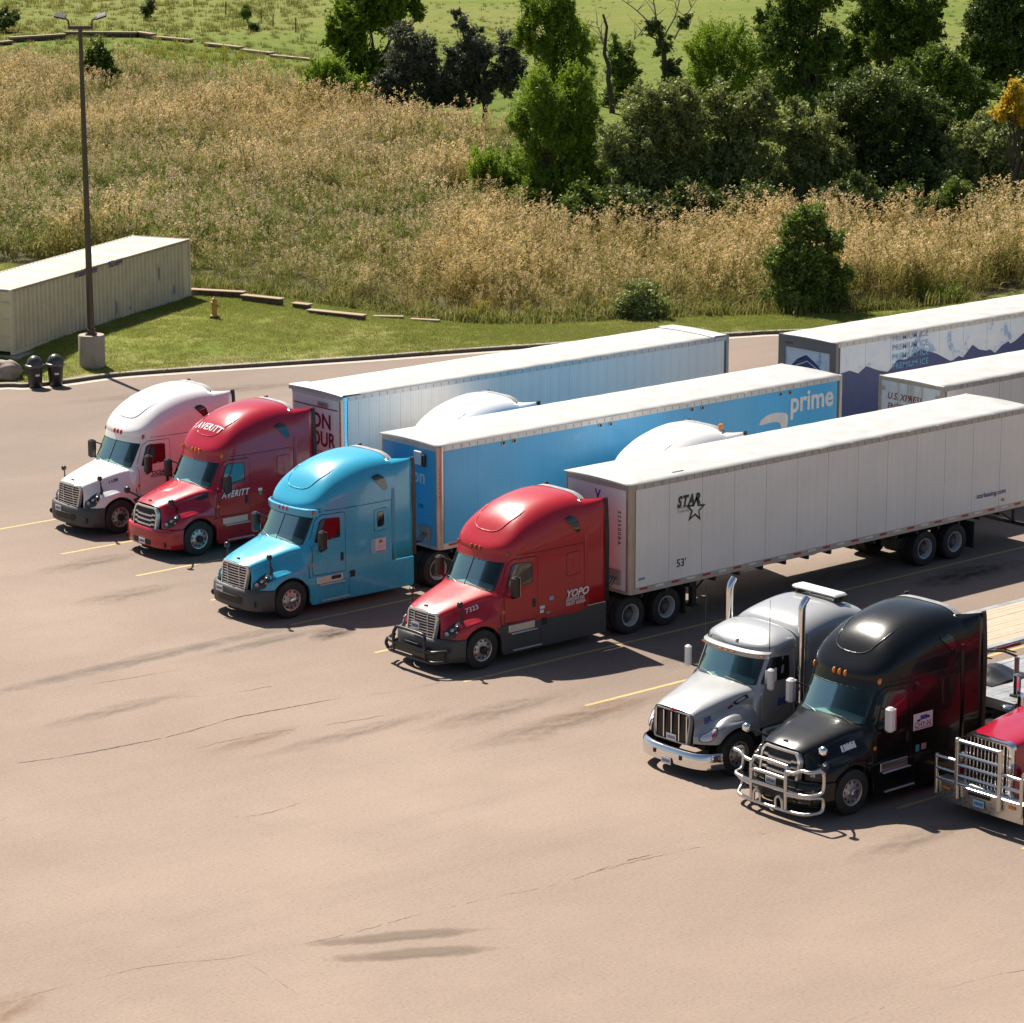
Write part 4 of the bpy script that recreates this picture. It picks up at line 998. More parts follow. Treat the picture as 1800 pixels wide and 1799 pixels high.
# 3 light blue
X, Y = 49.03 - 1.27, 65.40
t, hs = aero_truck('semi_truck', 'light blue sleeper tractor with sun visor and chrome hub caps', X, Y, P_BLUE, dict(painted_low=True, sleeper_window=True, visor=True, win='window_red', hub=ME_HUBC, marker=M_REDLENS, flap=mat_plain('brown_flap', (.10, .075, .055), .7, dirt=.3), plate=(.085, .42, .74)))
hood_text(t, hs, .36, .80, '001', .15, M_BLACKV, bold=.02)
sticker(t, 3.98, 4.52, 1.34, 1.76, mat_plain('notice_blue', (.25, .45, .62), .5)); sticker(t, 4.14, 4.50, 1.40, 1.74, mat_plain('notice_white', (.72, .62, .68), .5), .016)
sticker(t, 4.26, 4.38, 1.62, 1.70, mat_plain('notice_olive', (.25, .16, .03), .5), .02); sticker(t, 4.17, 4.47, 1.37, 1.395, mat_plain('notice_red', (.45, .05, .12), .5), .02); sticker(t, 4.20, 4.46, 1.47, 1.49, mat_plain('notice_grey', (.35, .3, .34), .5), .02); sticker(t, 4.20, 4.46, 1.53, 1.55, MATS['notice_grey'], .02)
MB().box(2.62, 2.95, -1.249, -1.246, .86, .96).build('step_print', M_BLACKV, t)
# 4 red with bull bar
X, Y = 49.70 - 1.27, 58.28
t, hs = aero_truck('semi_truck', 'faded red sleeper tractor with black bull bar and grey side skirts', X, Y, P_RED2, dict(win='window_olive', marker=mat_plain('marker_brown', (.35, .10, .03), .3), plate=(.175, .12, 1.08)))
hood_text(t, hs, .50, .52, '7323', .17, M_WHITE, bold=.012)
door_text(t, X, Y, 994, 1052, 'YOPO', .27, M_WHITE, bold=.03, shear=.3, sx=1.05); door_text(t, X, Y, 994.5, 1059, 'EXPEDITE INC', .12, M_WHITE, bold=.02, shear=.15, sx=.86); door_text(t, X, Y, 994, 1066, 'USDOT 2433934', .12, M_WHITE, bold=.02, sx=.80)
sticker(t, 3.52, 3.66, 1.42, 1.52, mat_plain('sky_vinyl', (.18, .45, .75), .5)); sticker(t, 3.2, 3.36, 1.24, 1.32, M_WHITE); sticker(t, 3.2, 3.33, 1.13, 1.21, M_WHITE); sticker(t, 3.42, 3.54, 1.08, 1.14, mat_plain('teal_vinyl', (.05, .4, .4), .5))
b = MB(); r = .045
def arc2(pts, n=4): return crline(pts, n)
b.tube(arc2([(-.12, .62, .40), (-.14, .62, .80), (-.10, .58, .95), (-.10, .45, 1.02), (-.12, -.45, 1.02), (-.10, -.58, .95), (-.14, -.62, .80), (-.12, -.62, .40)]), r, 8)
b.tube(arc2([(.30, 1.12, .62), (.02, .98, .62), (-.10, .80, .60), (-.13, .4, .60), (-.13, -.4, .60), (-.10, -.80, .60), (.02, -.98, .62), (.30, -1.12, .62)]), r, 8)
b.tube(arc2([(.25, 1.08, .34), (.0, .95, .34), (-.10, .78, .34), (-.12, .4, .34), (-.12, -.4, .34), (-.10, -.78, .34), (0, -.95, .34), (.25, -1.08, .34)]), r, 8)
b.tube(arc2([(-.02, .98, .34), (-.06, 1.02, .48), (-.02, .98, .62)]), r, 8); b.box(-.14, -.10, -.60, .60, .42, .54)
b.build('bull_bar', M_BLACKPL, t, 50)
# 5 black with steel guard
X, Y = 48.33 - 1.27, 44.28
t, hs = aero_truck('semi_truck', 'black sleeper tractor with tubular steel grille guard and white door sign', X, Y, P_BLACK, dict(new=True, painted_low=True, win='window_red', mirror=mat_plain('white_mirror', (.72, .70, .70), .25), chrome_mirror=True, hub=ME_HUBC, plate=(.0, .02, .76), group=None))
sg = sticker(t, 3.18, 3.80, 1.52, 1.90, M_WHITE, .016, 'door_sign'); f = CAB_A.fside(-1)
lettering('CHY-N', .17, M_REDV, t, lambda u, v: f(3.22 + u, 1.575 + v, .020), bold=.015, sx=.98); sticker(t, 3.40, 3.62, 1.74, 1.84, M_BLUEV, .019); sticker(t, 3.30, 3.40, 1.71, 1.76, M_BLACKV, .019); sticker(t, 3.62, 3.70, 1.75, 1.81, M_BLACKV, .019); sticker(t, 3.24, 3.76, 1.545, 1.56, M_BLUEV, .019)
sticker(t, 3.28, 3.40, 1.02, 1.18, mat_plain('teal_vinyl', (.05, .4, .4), .5)); sticker(t, 3.46, 3.62, 1.04, 1.18, mat_plain('tan_vinyl', (.45, .36, .25), .5))
m = MB(); m.grid([[hs.off(u, v, .010, -1) for u in np.linspace(.60, .80, 5)] for v in (.50, .60)]); m.build('number_sign', M_WHITE, t); hood_text(t, hs, .615, .590, '1004', .17, M_BLACKV, bold=.012, sx=.78)
M_TUBE = mat_metal('satin_tube', (.62, .60, .57), .28, .2)
b = MB(); r = .042
for s in (-1, 1):
    b.tube([(-.08, s * .52, .25), (-.10, s * .52, 1.05), (-.02, s * .50, 1.20)], r, 8)
    b.tube(arc2([(.28, s * 1.20, 1.18), (.0, s * 1.14, 1.21), (-.04, s * .95, 1.21), (-.06, s * .75, 1.12), (-.08, s * .54, 1.10)], 5), r, 8)
    b.tube(arc2([(.28, s * 1.20, 1.18), (.36, s * 1.22, 1.10), (.36, s * 1.22, .80), (.28, s * 1.20, .68), (.0, s * 1.08, .66), (-.08, s * .54, .64)], 4), r, 8)
    b.tube(arc2([(-.08, s * .54, .58), (-.04, s * .86, .60), (.1, s * 1.10, .60), (.30, s * 1.20, .58), (.36, s * 1.22, .48), (.34, s * 1.22, .32), (.24, s * 1.18, .25), (0, s * .98, .22), (-.08, s * .54, .21)], 4), r, 8)
    b.tube(arc2([(-.09, s * .24, .22), (-.10, s * .24, .42), (-.10, s * .34, .50), (-.10, s * .42, .42), (-.09, s * .44, .22)], 4), r * .8, 8)
b.tube([(-.02, -.50, 1.20), (-.05, 0, 1.23), (-.02, .50, 1.20)], r, 8); b.tube([(-.10, -.52, .94), (-.12, 0, .96), (-.10, .52, .94)], r, 8); b.tube([(-.10, -.52, .66), (-.12, 0, .67), (-.10, .52, .66)], r, 8); b.tube([(-.08, -.54, .21), (-.10, 0, .21), (-.08, .54, .21)], r, 8)
b.build('grille_guard', M_TUBE, t, 50)
# 6, 7 white tractors set back between the trailers
X, Y = 61.08 - 5.46, 69.05
t, hs = aero_truck('semi_truck', 'white sleeper tractor set back beside the sky blue trailer', X, Y, P_WHITE, dict())
X, Y = 62.60 - 5.46, 61.85
t, hs = aero_truck('semi_truck', 'white sleeper tractor with orange beacon beside the long white star trailer', X, Y, P_WHITE, dict())
MB().lathe([(.08, 0), (.08, .10), (.06, .15), (.001, .17)], 'Z', (4.95, -.75, 3.90), 12).build('beacon', M_AMBER, t, 40); MB().cyl((4.95, -.75, 3.72), (4.95, -.75, 3.90), .03).build('beacon_stem', M_BLACKPL, t)

# ------------------------------------------------------------------ conventional tractors (silver grey, crimson)
REL_P = [(0, 0), (.012, .3), (.05, .6), (.13, .85), (.19, .95), (.28, 1.05), (.42, 1.11), (.7, 1.13)]
REAR_P = [(2.7, 1.14), (2.95, 1.14), (3.10, 1.13), (3.17, 1.10), (3.2, 1.0), (3.2, .5), (3.2, 0)]
CAB_P = Cab(((.9, 1.3, 1.92, 2.52, 2.66), (1.75, 1.75, 1.86, 2.14, 2.19)), REL_P, REAR_P, [.95, 1.1, 1.4, 1.7, 1.82, 1.92, 2.05, 2.2, 2.35, 2.45, 2.52, 2.6, 2.66], ((1.9, 2.66), (1.0, .97)))
def _wp(x): return max(.05, CAB_P.side(x, 2.66)) if x > 2.195 else .06
ROOF_P = Roof(2.66, _wp, ((2.19, 2.205, 2.26, 2.4, 2.6, 2.85, 3.1, 3.2), (2.662, 2.70, 2.76, 2.85, 2.94, 3.02, 3.06, 3.05)), ((2.19, 2.6, 3.2), (3.0, 2.6, 2.8)), 2.19, 3.2)
HOOD_P = [
 [(.36, 0, 1.50), (.36, .30, 1.50), (.37, .56, 1.46), (.385, .64, 1.36), (.375, .66, 1.15), (.35, .67, 1.0), (.33, .68, .88), (.32, .69, .72)],
 [(.60, 0, 1.61), (.60, .31, 1.605), (.60, .60, 1.55), (.60, .68, 1.44), (.58, .72, 1.22), (.52, .82, 1.02), (.50, .90, .90), (.48, .93, .68)],
 [(.90, 0, 1.70), (.90, .33, 1.695), (.90, .65, 1.63), (.90, .74, 1.50), (.88, .80, 1.32), (.80, .98, 1.22), (.74, 1.10, 1.05), (.72, 1.14, .70)],
 [(1.25, 0, 1.79), (1.25, .36, 1.785), (1.25, .71, 1.72), (1.25, .80, 1.58), (1.25, .86, 1.42), (1.20, 1.08, 1.36), (1.15, 1.20, 1.18), (1.10, 1.22, .75)],
 [(1.60, 0, 1.87), (1.60, .40, 1.865), (1.60, .79, 1.80), (1.60, .88, 1.66), (1.60, .93, 1.50), (1.62, 1.10, 1.32), (1.62, 1.20, 1.12), (1.62, 1.22, .75)],
 [(1.88, 0, 1.94), (1.90, .45, 1.93), (1.94, .90, 1.86), (1.95, 1.0, 1.72), (1.96, 1.04, 1.5), (1.96, 1.10, 1.28), (1.95, 1.18, 1.05), (1.94, 1.2, .75)]]
HOOD_R = [
 [(.30, 0, 1.90), (.30, .35, 1.90), (.31, .58, 1.85), (.32, .66, 1.72), (.33, .67, 1.4), (.33, .67, 1.1), (.33, .67, .9), (.33, .67, .7)],
 [(.8, 0, 1.97), (.8, .36, 1.965), (.8, .62, 1.91), (.8, .70, 1.77), (.8, .72, 1.4), (.8, .76, 1.1), (.8, .78, .9), (.8, .79, .7)],
 [(1.3, 0, 2.03), (1.3, .40, 2.025), (1.3, .67, 1.97), (1.3, .76, 1.82), (1.3, .78, 1.4), (1.3, .80, 1.1), (1.3, .80, .9), (1.3, .80, .7)],
 [(1.9, 0, 2.08), (1.9, .43, 2.075), (1.9, .74, 2.02), (1.9, .84, 1.86), (1.9, .87, 1.5), (1.9, .9, 1.1), (1.9, .9, .9), (1.9, .9, .7)],
 [(2.5, 0, 2.13), (2.5, .45, 2.125), (2.5, .82, 2.06), (2.5, .94, 1.88), (2.5, .98, 1.5), (2.5, 1.0, 1.1), (2.5, 1.0, .9), (2.5, 1.0, .7)]]
def conv_truck(name, label, X0, YC, P, red=False):
    t = thing(name, label, 'truck', (X0, YC, 0)); dx = .62 if red else 0.0; dz = .18 if red else 0.0; ax = 1.25
    sh = lambda p: (p[0] + dx, p[1], p[2] + (dz if p[2] > 1.3 else 0))
    def put(mb, *a, **k):
        mb.v = [sh(p) for p in mb.v]; return mb.build(*a, **k)
    put(CAB_P.mesh(4, 1.92, 2.52), 'cab', P, t, 40, .002); rf = put(ROOF_P.mesh([2.191, 2.197, 2.205, 2.22, 2.25, 2.29, 2.34, 2.4, 2.47, 2.55, 2.65, 2.75, 2.87, 3.0, 3.1, 3.17, 3.2]), 'cab_roof', P, t, 50, .002)
    ff = CAB_P.ffront()
    w = put(MB().grid([[ff(y, z, .004) for y in np.linspace(-.95, .95, 21)] for z in np.linspace(1.92, 2.525, 7)]), 'windscreen', M_GLASS, t, 60)
    m = MB(); ringpatch(m, densify(roundpoly([(-.95, 1.915), (.95, 1.915), (.93, 2.53), (-.93, 2.53)], .07), .08), ff, .945, -.004, .012); put(m, 'gasket', M_BLACKPL, w, 40)
    for y0, y1 in ((-.75, -.1), (.15, .8)): put(MB().tube([ff(y0, 1.89, .03), ff((y0 + y1) / 2, 1.96, .02), ff(y1, 1.98, .02)], .010, 5), 'wiper', M_BLACKPL, w)
    interior(t, 2.08 + dx, 1.92 + dz)
    # sun visor with lamps
    rows = [[(CAB_P.front(y, 2.55) + a + .01, y, 2.55 + b) for y in np.linspace(-1.05, 1.05, 21)] for a, b in ((.02, -.01), (-.13, -.05), (-.145, .06), (-.02, .10))]
    v = put(MB().grid(rows), 'sun_visor', P if not red else M_CHROME, t, 40)
    for y in (-.92, -.2, 0, .2, .92): put(MB().box(CAB_P.front(y, 2.55) - .155, CAB_P.front(y, 2.55) - .13, y - .05, y + .05, 2.53, 2.575, bev=.008), 'marker_lamp', M_AMBER, v, 30)
    for y in (-.85, -.1, .75): put(MB().box(CAB_P.front(y, 2.6) + .06, CAB_P.front(y, 2.6) + .15, y - .03, y + .03, 2.70, 2.745 + (.06 if abs(y) < .3 else 0), bev=.01), 'clearance_lamp', M_GREYALU, rf, 30)
    for s in (-1, 1):
        f = CAB_P.fside(s)
        def pear(nm, mats, ol, offs, st=.08):
            m = MB(); patch(m, densify(ol, st), f, (1, .96, .6, .3), offs); return put(m, nm, mats, t, 30)
        d = pear('door', P, roundpoly([(2.05, 1.05), (3.02, 1.02), (3.02, 2.58), (2.4, 2.58), (2.05, 1.9)], .06), (-.004, .010, .010, .010))
        wo = roundpoly([(2.10, 1.94), (2.92, 2.0), (2.92, 2.52), (2.42, 2.53)], .06); pear('door_window', MATS['window_dark'], wo, (.011, .014, .014, .014))
        m = MB(); ringpatch(m, densify(wo, .08), f, .93, .009, .018); put(m, 'window_seal', M_BLACKPL, d, 40)
        pear('door_handle', M_CHROME, roundpoly([(2.78, 1.42), (2.95, 1.42), (2.95, 1.47), (2.78, 1.47)], .02), (.010, .03, .03, .03))
        put(MB().box(2.05, 3.9 if red else 5.4, *sorted((s * 1.10, s * 1.22)), .34, .95, bev=.08), 'side_skirt', P if not red else M_ALU, t, 30)
        put(MB().box(2.15, 3.0, *sorted((s * 1.2, s * 1.31)), .42, .46), 'step', M_ALU, t); put(MB().box(2.15, 3.0, *sorted((s * 1.2, s * 1.31)), .78, .82), 'step', M_ALU, t)
        # exhaust stack
        c = MB(); c.tube([(3.27, s * 1.17, .9), (3.27, s * 1.17, 3.35), (3.27, s * 1.17, 3.55), (3.31, s * 1.17, 3.68), (3.42, s * 1.18, 3.80)], [.085, .085, .085, .083, .08], 14, caps=False); st = put(c, 'exhaust_stack', M_CHROME, t, 50)
        put(MB().tube([(3.15, s * 1.19, 1.6), (3.13, s * 1.24, 1.7), (3.13, s * 1.24, 2.1), (3.15, s * 1.19, 2.2)], .018, 6), 'grab_handle', M_CHROME, t, 50)
        put(MB().tube([(2.36, s * 1.04, 2.70), (2.36, s * 1.04, 3.25), (2.36, s * 1.04, 3.90)], [.012, .007, .004], 5), 'antenna', M_BLACKPL, rf)
        hs_pts = [(1.95, s * 1.38, 2.13), (2.10, s * 1.45, 2.13)]
        mr = put(MB().box(2.04, 2.18, s * 1.34 - .085, s * 1.34 + .085, 1.88, 2.38, bev=.04), 'mirror', MATS['white_mirror'] if not red else M_CHROME, t, 30)
        a = MB().tube([(2.12, s * 1.36, 1.95), (2.2, s * 1.2, 1.90), (2.25, s * 1.12, 1.90)], .03, 8); put(a, 'mirror_arm', M_BLACKPL, mr, 40)
        wl = MB().box(.85, 1.75, *sorted((s * .62, s * .66)), .45, 1.3); wl.build('wheel_well', M_DARK, t)
    # sleeper box
    if red: MB().box(3.85, 3.9, -1.1, 1.1, .95, 2.75).build('rear_wall', P, t)
    ztop = ((3.34, 3.5, 3.8, 4.4, 4.9, 5.3, 5.5), (2.98, 3.12, 3.22, 3.32, 3.33, 3.24, 3.17)); S = Roof(2.3, lambda x: 1.22 if x > 3.45 else 1.16, ztop, ((3.3, 4, 5.5), (3.4, 3.6, 4.2)), 3.3, 5.5)
    rows = S.mesh([3.34, 3.36, 3.40, 3.46, 3.55, 3.7, 3.9, 4.2, 4.5, 4.8, 5.0, 5.2, 5.4, 5.5]); b = MB(); b.v = list(rows.v); b.f = list(rows.f); b.m = list(rows.m)
    b.box(3.36, 5.5, -1.22, 1.22, .95, 2.301); (None if red else put(b, 'sleeper', P, t, 40))
    for s in (() if red else (-1, 1)):
        e = put(MB().grid([[(x, s * y, z) for y, z in ((1.225, 1.05), (1.225, 2.4), (1.19, 2.85), (1.10, 3.10))] for x in (5.5, 5.95)]), 'side_extender', P, t, 40); so = e.modifiers.new('thick', 'SOLIDIFY'); so.thickness = .02
        put(MB().grid([[(x, s * 1.222 + s * .004, z) for x in (4.2, 4.9)] for z in (1.55, 2.1)]), 'sleeper_window', MATS['window_dark'], t)
    if not red: sp = put(MB().box(4.86, 5.26, -.72, .72, 3.42, 3.50, bev=.04), 'roof_spoiler', P_WHITE, t, 30); put(MB().box(4.95, 5.35, -.66, -.58, 3.28, 3.42).box(4.95, 5.35, .58, .66, 3.28, 3.42).box(5.1, 5.2, -.7, .7, 3.34, 3.38), 'spoiler_bracket', M_FRAME, sp)
    # hood
    if not red:
        hs = Surf(HOOD_P, 6, 4, arch_post(ax, .62, .52, 1.30)); hood = hs.mesh().build('hood', P, t, 45, .002)
        MB().box(.42, 1.8, -.62, .62, .7, 1.35).build('engine_bay', M_DARK, t)
        g = MB(); fr = roundpoly([(-.55, .74), (.55, .74), (.60, 1.30), (.56, 1.46), (-.56, 1.46), (-.60, 1.30)], .08); gxf = lambda y, z, q=0: (.30 + .06 * (z - .74) / .7 - q, y, z)
        ringpatch(g, densify(fr, .1), gxf, .90, -.06, .03); g = g.build('grille', P, t, 50)
        for k in range(4):
            y0 = -.49 + k * .245 + .02; m = MB(); patch(m, densify(roundpoly([(y0, .80), (y0 + .205, .80), (y0 + .205, 1.40), (y0, 1.40)], .02), .1), gxf, (1, .9, .4), (0, .006, .006)); m.build('mesh_panel', mat_plain('mesh_dark', (.03, .028, .024), .5, .4, bmp=.4, bscale=150), g, 30)
        for k in range(5): MB().box(.295, .325, -.505 + k * .2475, -.475 + k * .2475, .78, 1.42).build('grille_bar', M_CHROME, g)
        m = MB().lathe([(.10, 0), (.08, -.02), (.001, -.025)], 'X', (0, 0, 0), 14); m.v = [(a, b2, c * .38) for a, b2, c in m.v]; e = m.build('oval_emblem', M_REDV, g, 40, loc=(.345, 0, 1.475)); e.rotation_euler = (0, .5, 0)
        for s in (-1, 1):
            hl = densify(roundpoly([(.08, .90), (.16, .74), (.34, .70), (.40, .76), (.36, .88), (.26, .95), (.12, .96)], .03), .03); m = MB(); patch(m, hl, lambda u, v2, q=0: hs.off(u, v2, q, s), (1, .93, .6, .3), (-.005, .012, .016, .016)); h = m.build('headlamp', mat_plain('headlamp_clear', (.66, .68, .72), .15, .3), t, 40); m = MB(); ringpatch(m, hl, lambda u, v2, q=0: hs.off(u, v2, q, s), .88, .0, .02); m.build('lamp_bezel', M_HLDARK, h, 40)
            m = MB(); patch(m, densify(roundpoly([(.29, .84), (.35, .80), (.35, .86), (.30, .90)], .01), .03), lambda u, v2, q=0: hs.off(u, v2, q, s), (1, .5), (.018, .02)); m.build('lamp', M_REDLENS, h)
            m = MB(); patch(m, densify(roundpoly([(.68, .44), (.90, .36), (.93, .44), (.74, .52)], .03), .03), lambda u, v2, q=0: hs.off(u, v2, q, s), (1, .93, .5), (-.004, .006, -.002)); m.build('hood_vent', M_DARK, hood, 40)
            m = MB(); patch(m, densify(roundpoly([(.60, .48), (.68, .46), (.69, .51), (.61, .53)], .02), .02), lambda u, v2, q=0: hs.off(u, v2, q, s), (1, .8, .3), (0, .012, .014)); m.build('oval_emblem', M_REDV, hood, 40)
        lettering('BR', .17, M_BLUEV, t, lambda a, b2: hs.off(.23 + a / 1.6, .58 - b2 / 1.3, .012, -1), bold=.02)
        pl = crline([(.20, 0), (.21, .45), (.27, .80), (.42, 1.05), (.70, 1.20), (.85, 1.22)], 4); pl = [(x, -y) for x, y in pl[::-1]] + pl[1:]
        b = MB().grid([[(x + a, y, z) for x, y in pl] for z, a in ((.24, .06), (.26, .0), (.42, -.025), (.58, -.01), (.62, .03), (.63, .10))]).build('bumper', M_CHROME, t, 50)
        for y in (-.42, .42): MB().box(.17, .185, y - .04, y + .04, .40, .50).build('tow_hole', M_DARK, b)
        plate(t, .165, .02, .30); plate(t, .285, -.02, .84)
    else:
        hs = Surf(HOOD_R, 6, 4); hood = hs.mesh().build('hood', P, t, 45, .002)
        fr = roundpoly([(-.66, .62), (.66, .62), (.66, 1.90), (-.66, 1.90)], .16, 6); gxf = lambda y, z, q=0: (.27 - q, y, z)
        g = MB(); ringpatch(g, densify(fr, .1), gxf, .86, -.10, .05); g = g.build('grille', M_CHROME, t, 50)
        m = MB(); patch(m, densify(fr, .12), gxf, (.95, .5), (-.02, -.02)); m.build('grille_mesh', M_DARK, g)
        for k in range(11): MB().box(.235, .27, -.52 + k * .104 - .016, -.52 + k * .104 + .016, .72, 1.80, bev=.006).build('grille_bar', M_CHROME, g, 30)
        for s in (-1, 1):
            a0 = 1.25; pts = []
            rows = [[(a0 + (.62 + dr) * math.cos(a), s * y, .50 + (.62 + dr) * math.sin(a)) for a in np.linspace(-.1, math.pi + .1, 15)] for y, dr in ((.78, .03), (.95, .05), (1.12, .045), (1.20, .02), (1.22, -.04))]
            fd = MB().grid(rows).build('fender', P, t, 50)
            hd = MB().lathe([(.10, 0), (.11, -.03), (.10, -.05), (.001, -.06)], 'X', (0, 0, 0), 14).build('headlamp', M_CHROME, t, 40, loc=(.42, s * .92, 1.20)); MB().box(.42, .62, s * .92 - .10, s * .92 + .10, 1.08, 1.32, bev=.04).build('lamp_pod', M_CHROME, hd, 40).location = (-.42, -s * .92, -1.20)
            # fender mirror: chrome dish on a bracket
            m = MB().lathe([(.001, .03), (.08, .025), (.13, .0), (.135, -.02), (.12, -.03)], 'Z', (0, 0, 0), 18).build('hood_mirror', M_CHROME, t, 50, loc=(1.75, s * .80, 2.12)); MB().tube([(0, 0, 0), (.05, -s * .05, -.15), (.06, -s * .06, -.28)], .015, 6).build('mirror_arm', M_CHROME, m)
            MB().cyl((2.62, s * 1.02, 1.35), (2.62, s * 1.02, 2.15), .16, n=18).build('air_cleaner', M_CHROME, t, 50)
        A = mat_metal('guard_aluminium', (.66, .65, .63), .22, .2)
        b = MB(); b.grid([[(x, y, z) for y in np.linspace(-1.22, 1.22, 9)] for x, z in ((.12, .26), (.0, .28), (-.02, .72), (.10, .78), (.30, .78))]); b.build('bumper', A, t, 40)
        gd = MB()
        for s in (-1, 1):
            gd.box(-.10, -.03, s * 1.19 - .03, s * 1.19 + .03, .42, 1.33, bev=.01); gd.box(-.12, -.04, s * .60 - .045, s * .60 + .045, .44, 1.82, bev=.01)
            for z in (1.28, 1.02, .80): gd.tube([(-.07, s * 1.17, z), (-.07, s * .62, z)], .038, 8)
        for z in (1.76, 1.46, 1.22, .98, .80): gd.tube([(-.08, -.58, z), (-.08, .58, z)], .04, 8)
        gd.build('moose_guard', A, t, 40)
        for y in (-.92, .92): MB().box(-.03, -.022, y - .10, y + .10, .56, .63, bev=.004).build('amber_lamp', M_AMBER, t, 30)
        MB().box(-.045, -.022, -.30, .30, .60, .68).build('plate_light_bar', M_DARK, t)
        plate(t, -.03, .0, .46, col=mat_plain('plate_blue', (.30, .62, .75), .4))
    chassis(t, ax + .0); wheels(t, ax, ME_FRIM, ME_ARIM, ME_HUBC if red else None, None)
    return t
t = conv_truck('semi_truck', 'silver grey tractor with chrome bumper, twin stacks and white roof spoiler', 47.17, 49.10, P_GREY)
lettering('BR', .24, M_BLUEV, t, lambda u, v: (2.5 + u, -1.18, 1.40 + v), bold=.03, shear=.2)
MB().box(2.12, 2.5, -1.152, -1.148, 1.98, 2.30).build('window_sign', M_WHITE, t)
conv_truck('semi_truck', 'crimson tractor with polished aluminium moose guard and tall chrome grille', 49.97, 42.10, P_CRIM, True)
# loose load gear on the aluminium deck
t = thing('folded_tarp', 'crumpled black tarpaulin on the front of the aluminium deck', 'tarpaulin', (54.6, 46.2, 1.45))
rows = [[(x, y, max(0.0, .30 * math.exp(-((x - .5) / .5) ** 2 - (y / .42) ** 2) + .05 * math.sin(9 * x + 4 * y) * math.exp(-(y / .4) ** 2))) for y in np.linspace(-.6, .6, 13)] for x in np.linspace(-.2, 1.3, 15)]
MB().grid(rows).build('tarp_cloth', mat_plain('tarp_black', (.02, .02, .022), .35, bmp=.5, bscale=12), t, 60)
t = thing('load_post', 'upright winch post with strap on the front of the aluminium deck', 'post', (54.25, 44.75, 1.44))
MB().cyl((0, 0, 0), (0, 0, .95), .06, n=12).build('post', M_RUST, t, 40); MB().box(-.10, .10, -.10, .10, 0, .05).build('foot_plate', M_FRAME, t); MB().tube([(0, 0, .95), (-.15, .25, 1.05), (-.3, .7, 1.0)], .03, 6).build('strap_arm', M_FRAME, t, 40)

# ------------------------------------------------------------------ ground
KERBPX = [(-150, 693), (0, 682), (45, 682), (110, 676), (200, 664), (330, 654), (517, 642), (640, 634), (800, 622), (1000, 609), (1295, 592), (1365, 588)]
kerb = [gz(px, py) for px, py in KERBPX]; kerb = [(p.x, p.y) for p in kerb]
kerb = [(20, kerb[0][1] + 1.5), (40, kerb[0][1] + .8)] + kerb + [(96, 84.5), (106, 78.0), (120, 66), (150, 35)]
KC = crline(kerb, 8)
LAWNPX = [(-150, 470), (0, 472), (150, 478), (340, 508), (427, 516), (492, 526), (575, 540), (640, 551), (770, 568), (900, 573), (1050, 566), (1280, 556), (1420, 553), (1590, 545)]
def smooth(t): t = min(1, max(0, t)); return t * t * (3 - 2 * t)
KX = [p[0] for p in KC]; KY = [p[1] for p in KC]
def kdist(x, y): return y - float(np.interp(x, KX, KY))
def hgt(x, y):
    """mound of the lawn: highest by the storage container, level again to the right and behind"""
    d = kdist(x, y)
    if d < 0: return 0.0
    m = smooth((d - .6) / 4.5) * smooth((84 - x) / 9.0)
    return .13 + .60 * m + .03 * math.sin(x * .7) * math.cos(y * .5) * smooth(d / 3)
def hit(px, py):
    z = 0.0
    for _ in range(12):
        p = gz(px, py, z); z = hgt(p.x, p.y)
    return Vector((p.x, p.y, z))
border = [hit(*p) for p in LAWNPX]
border = [(-0 + 20, border[0].y + 4)] + [(p.x, p.y) for p in border] + [(104, 86.5), (116, 78), (132, 66), (165, 35)]

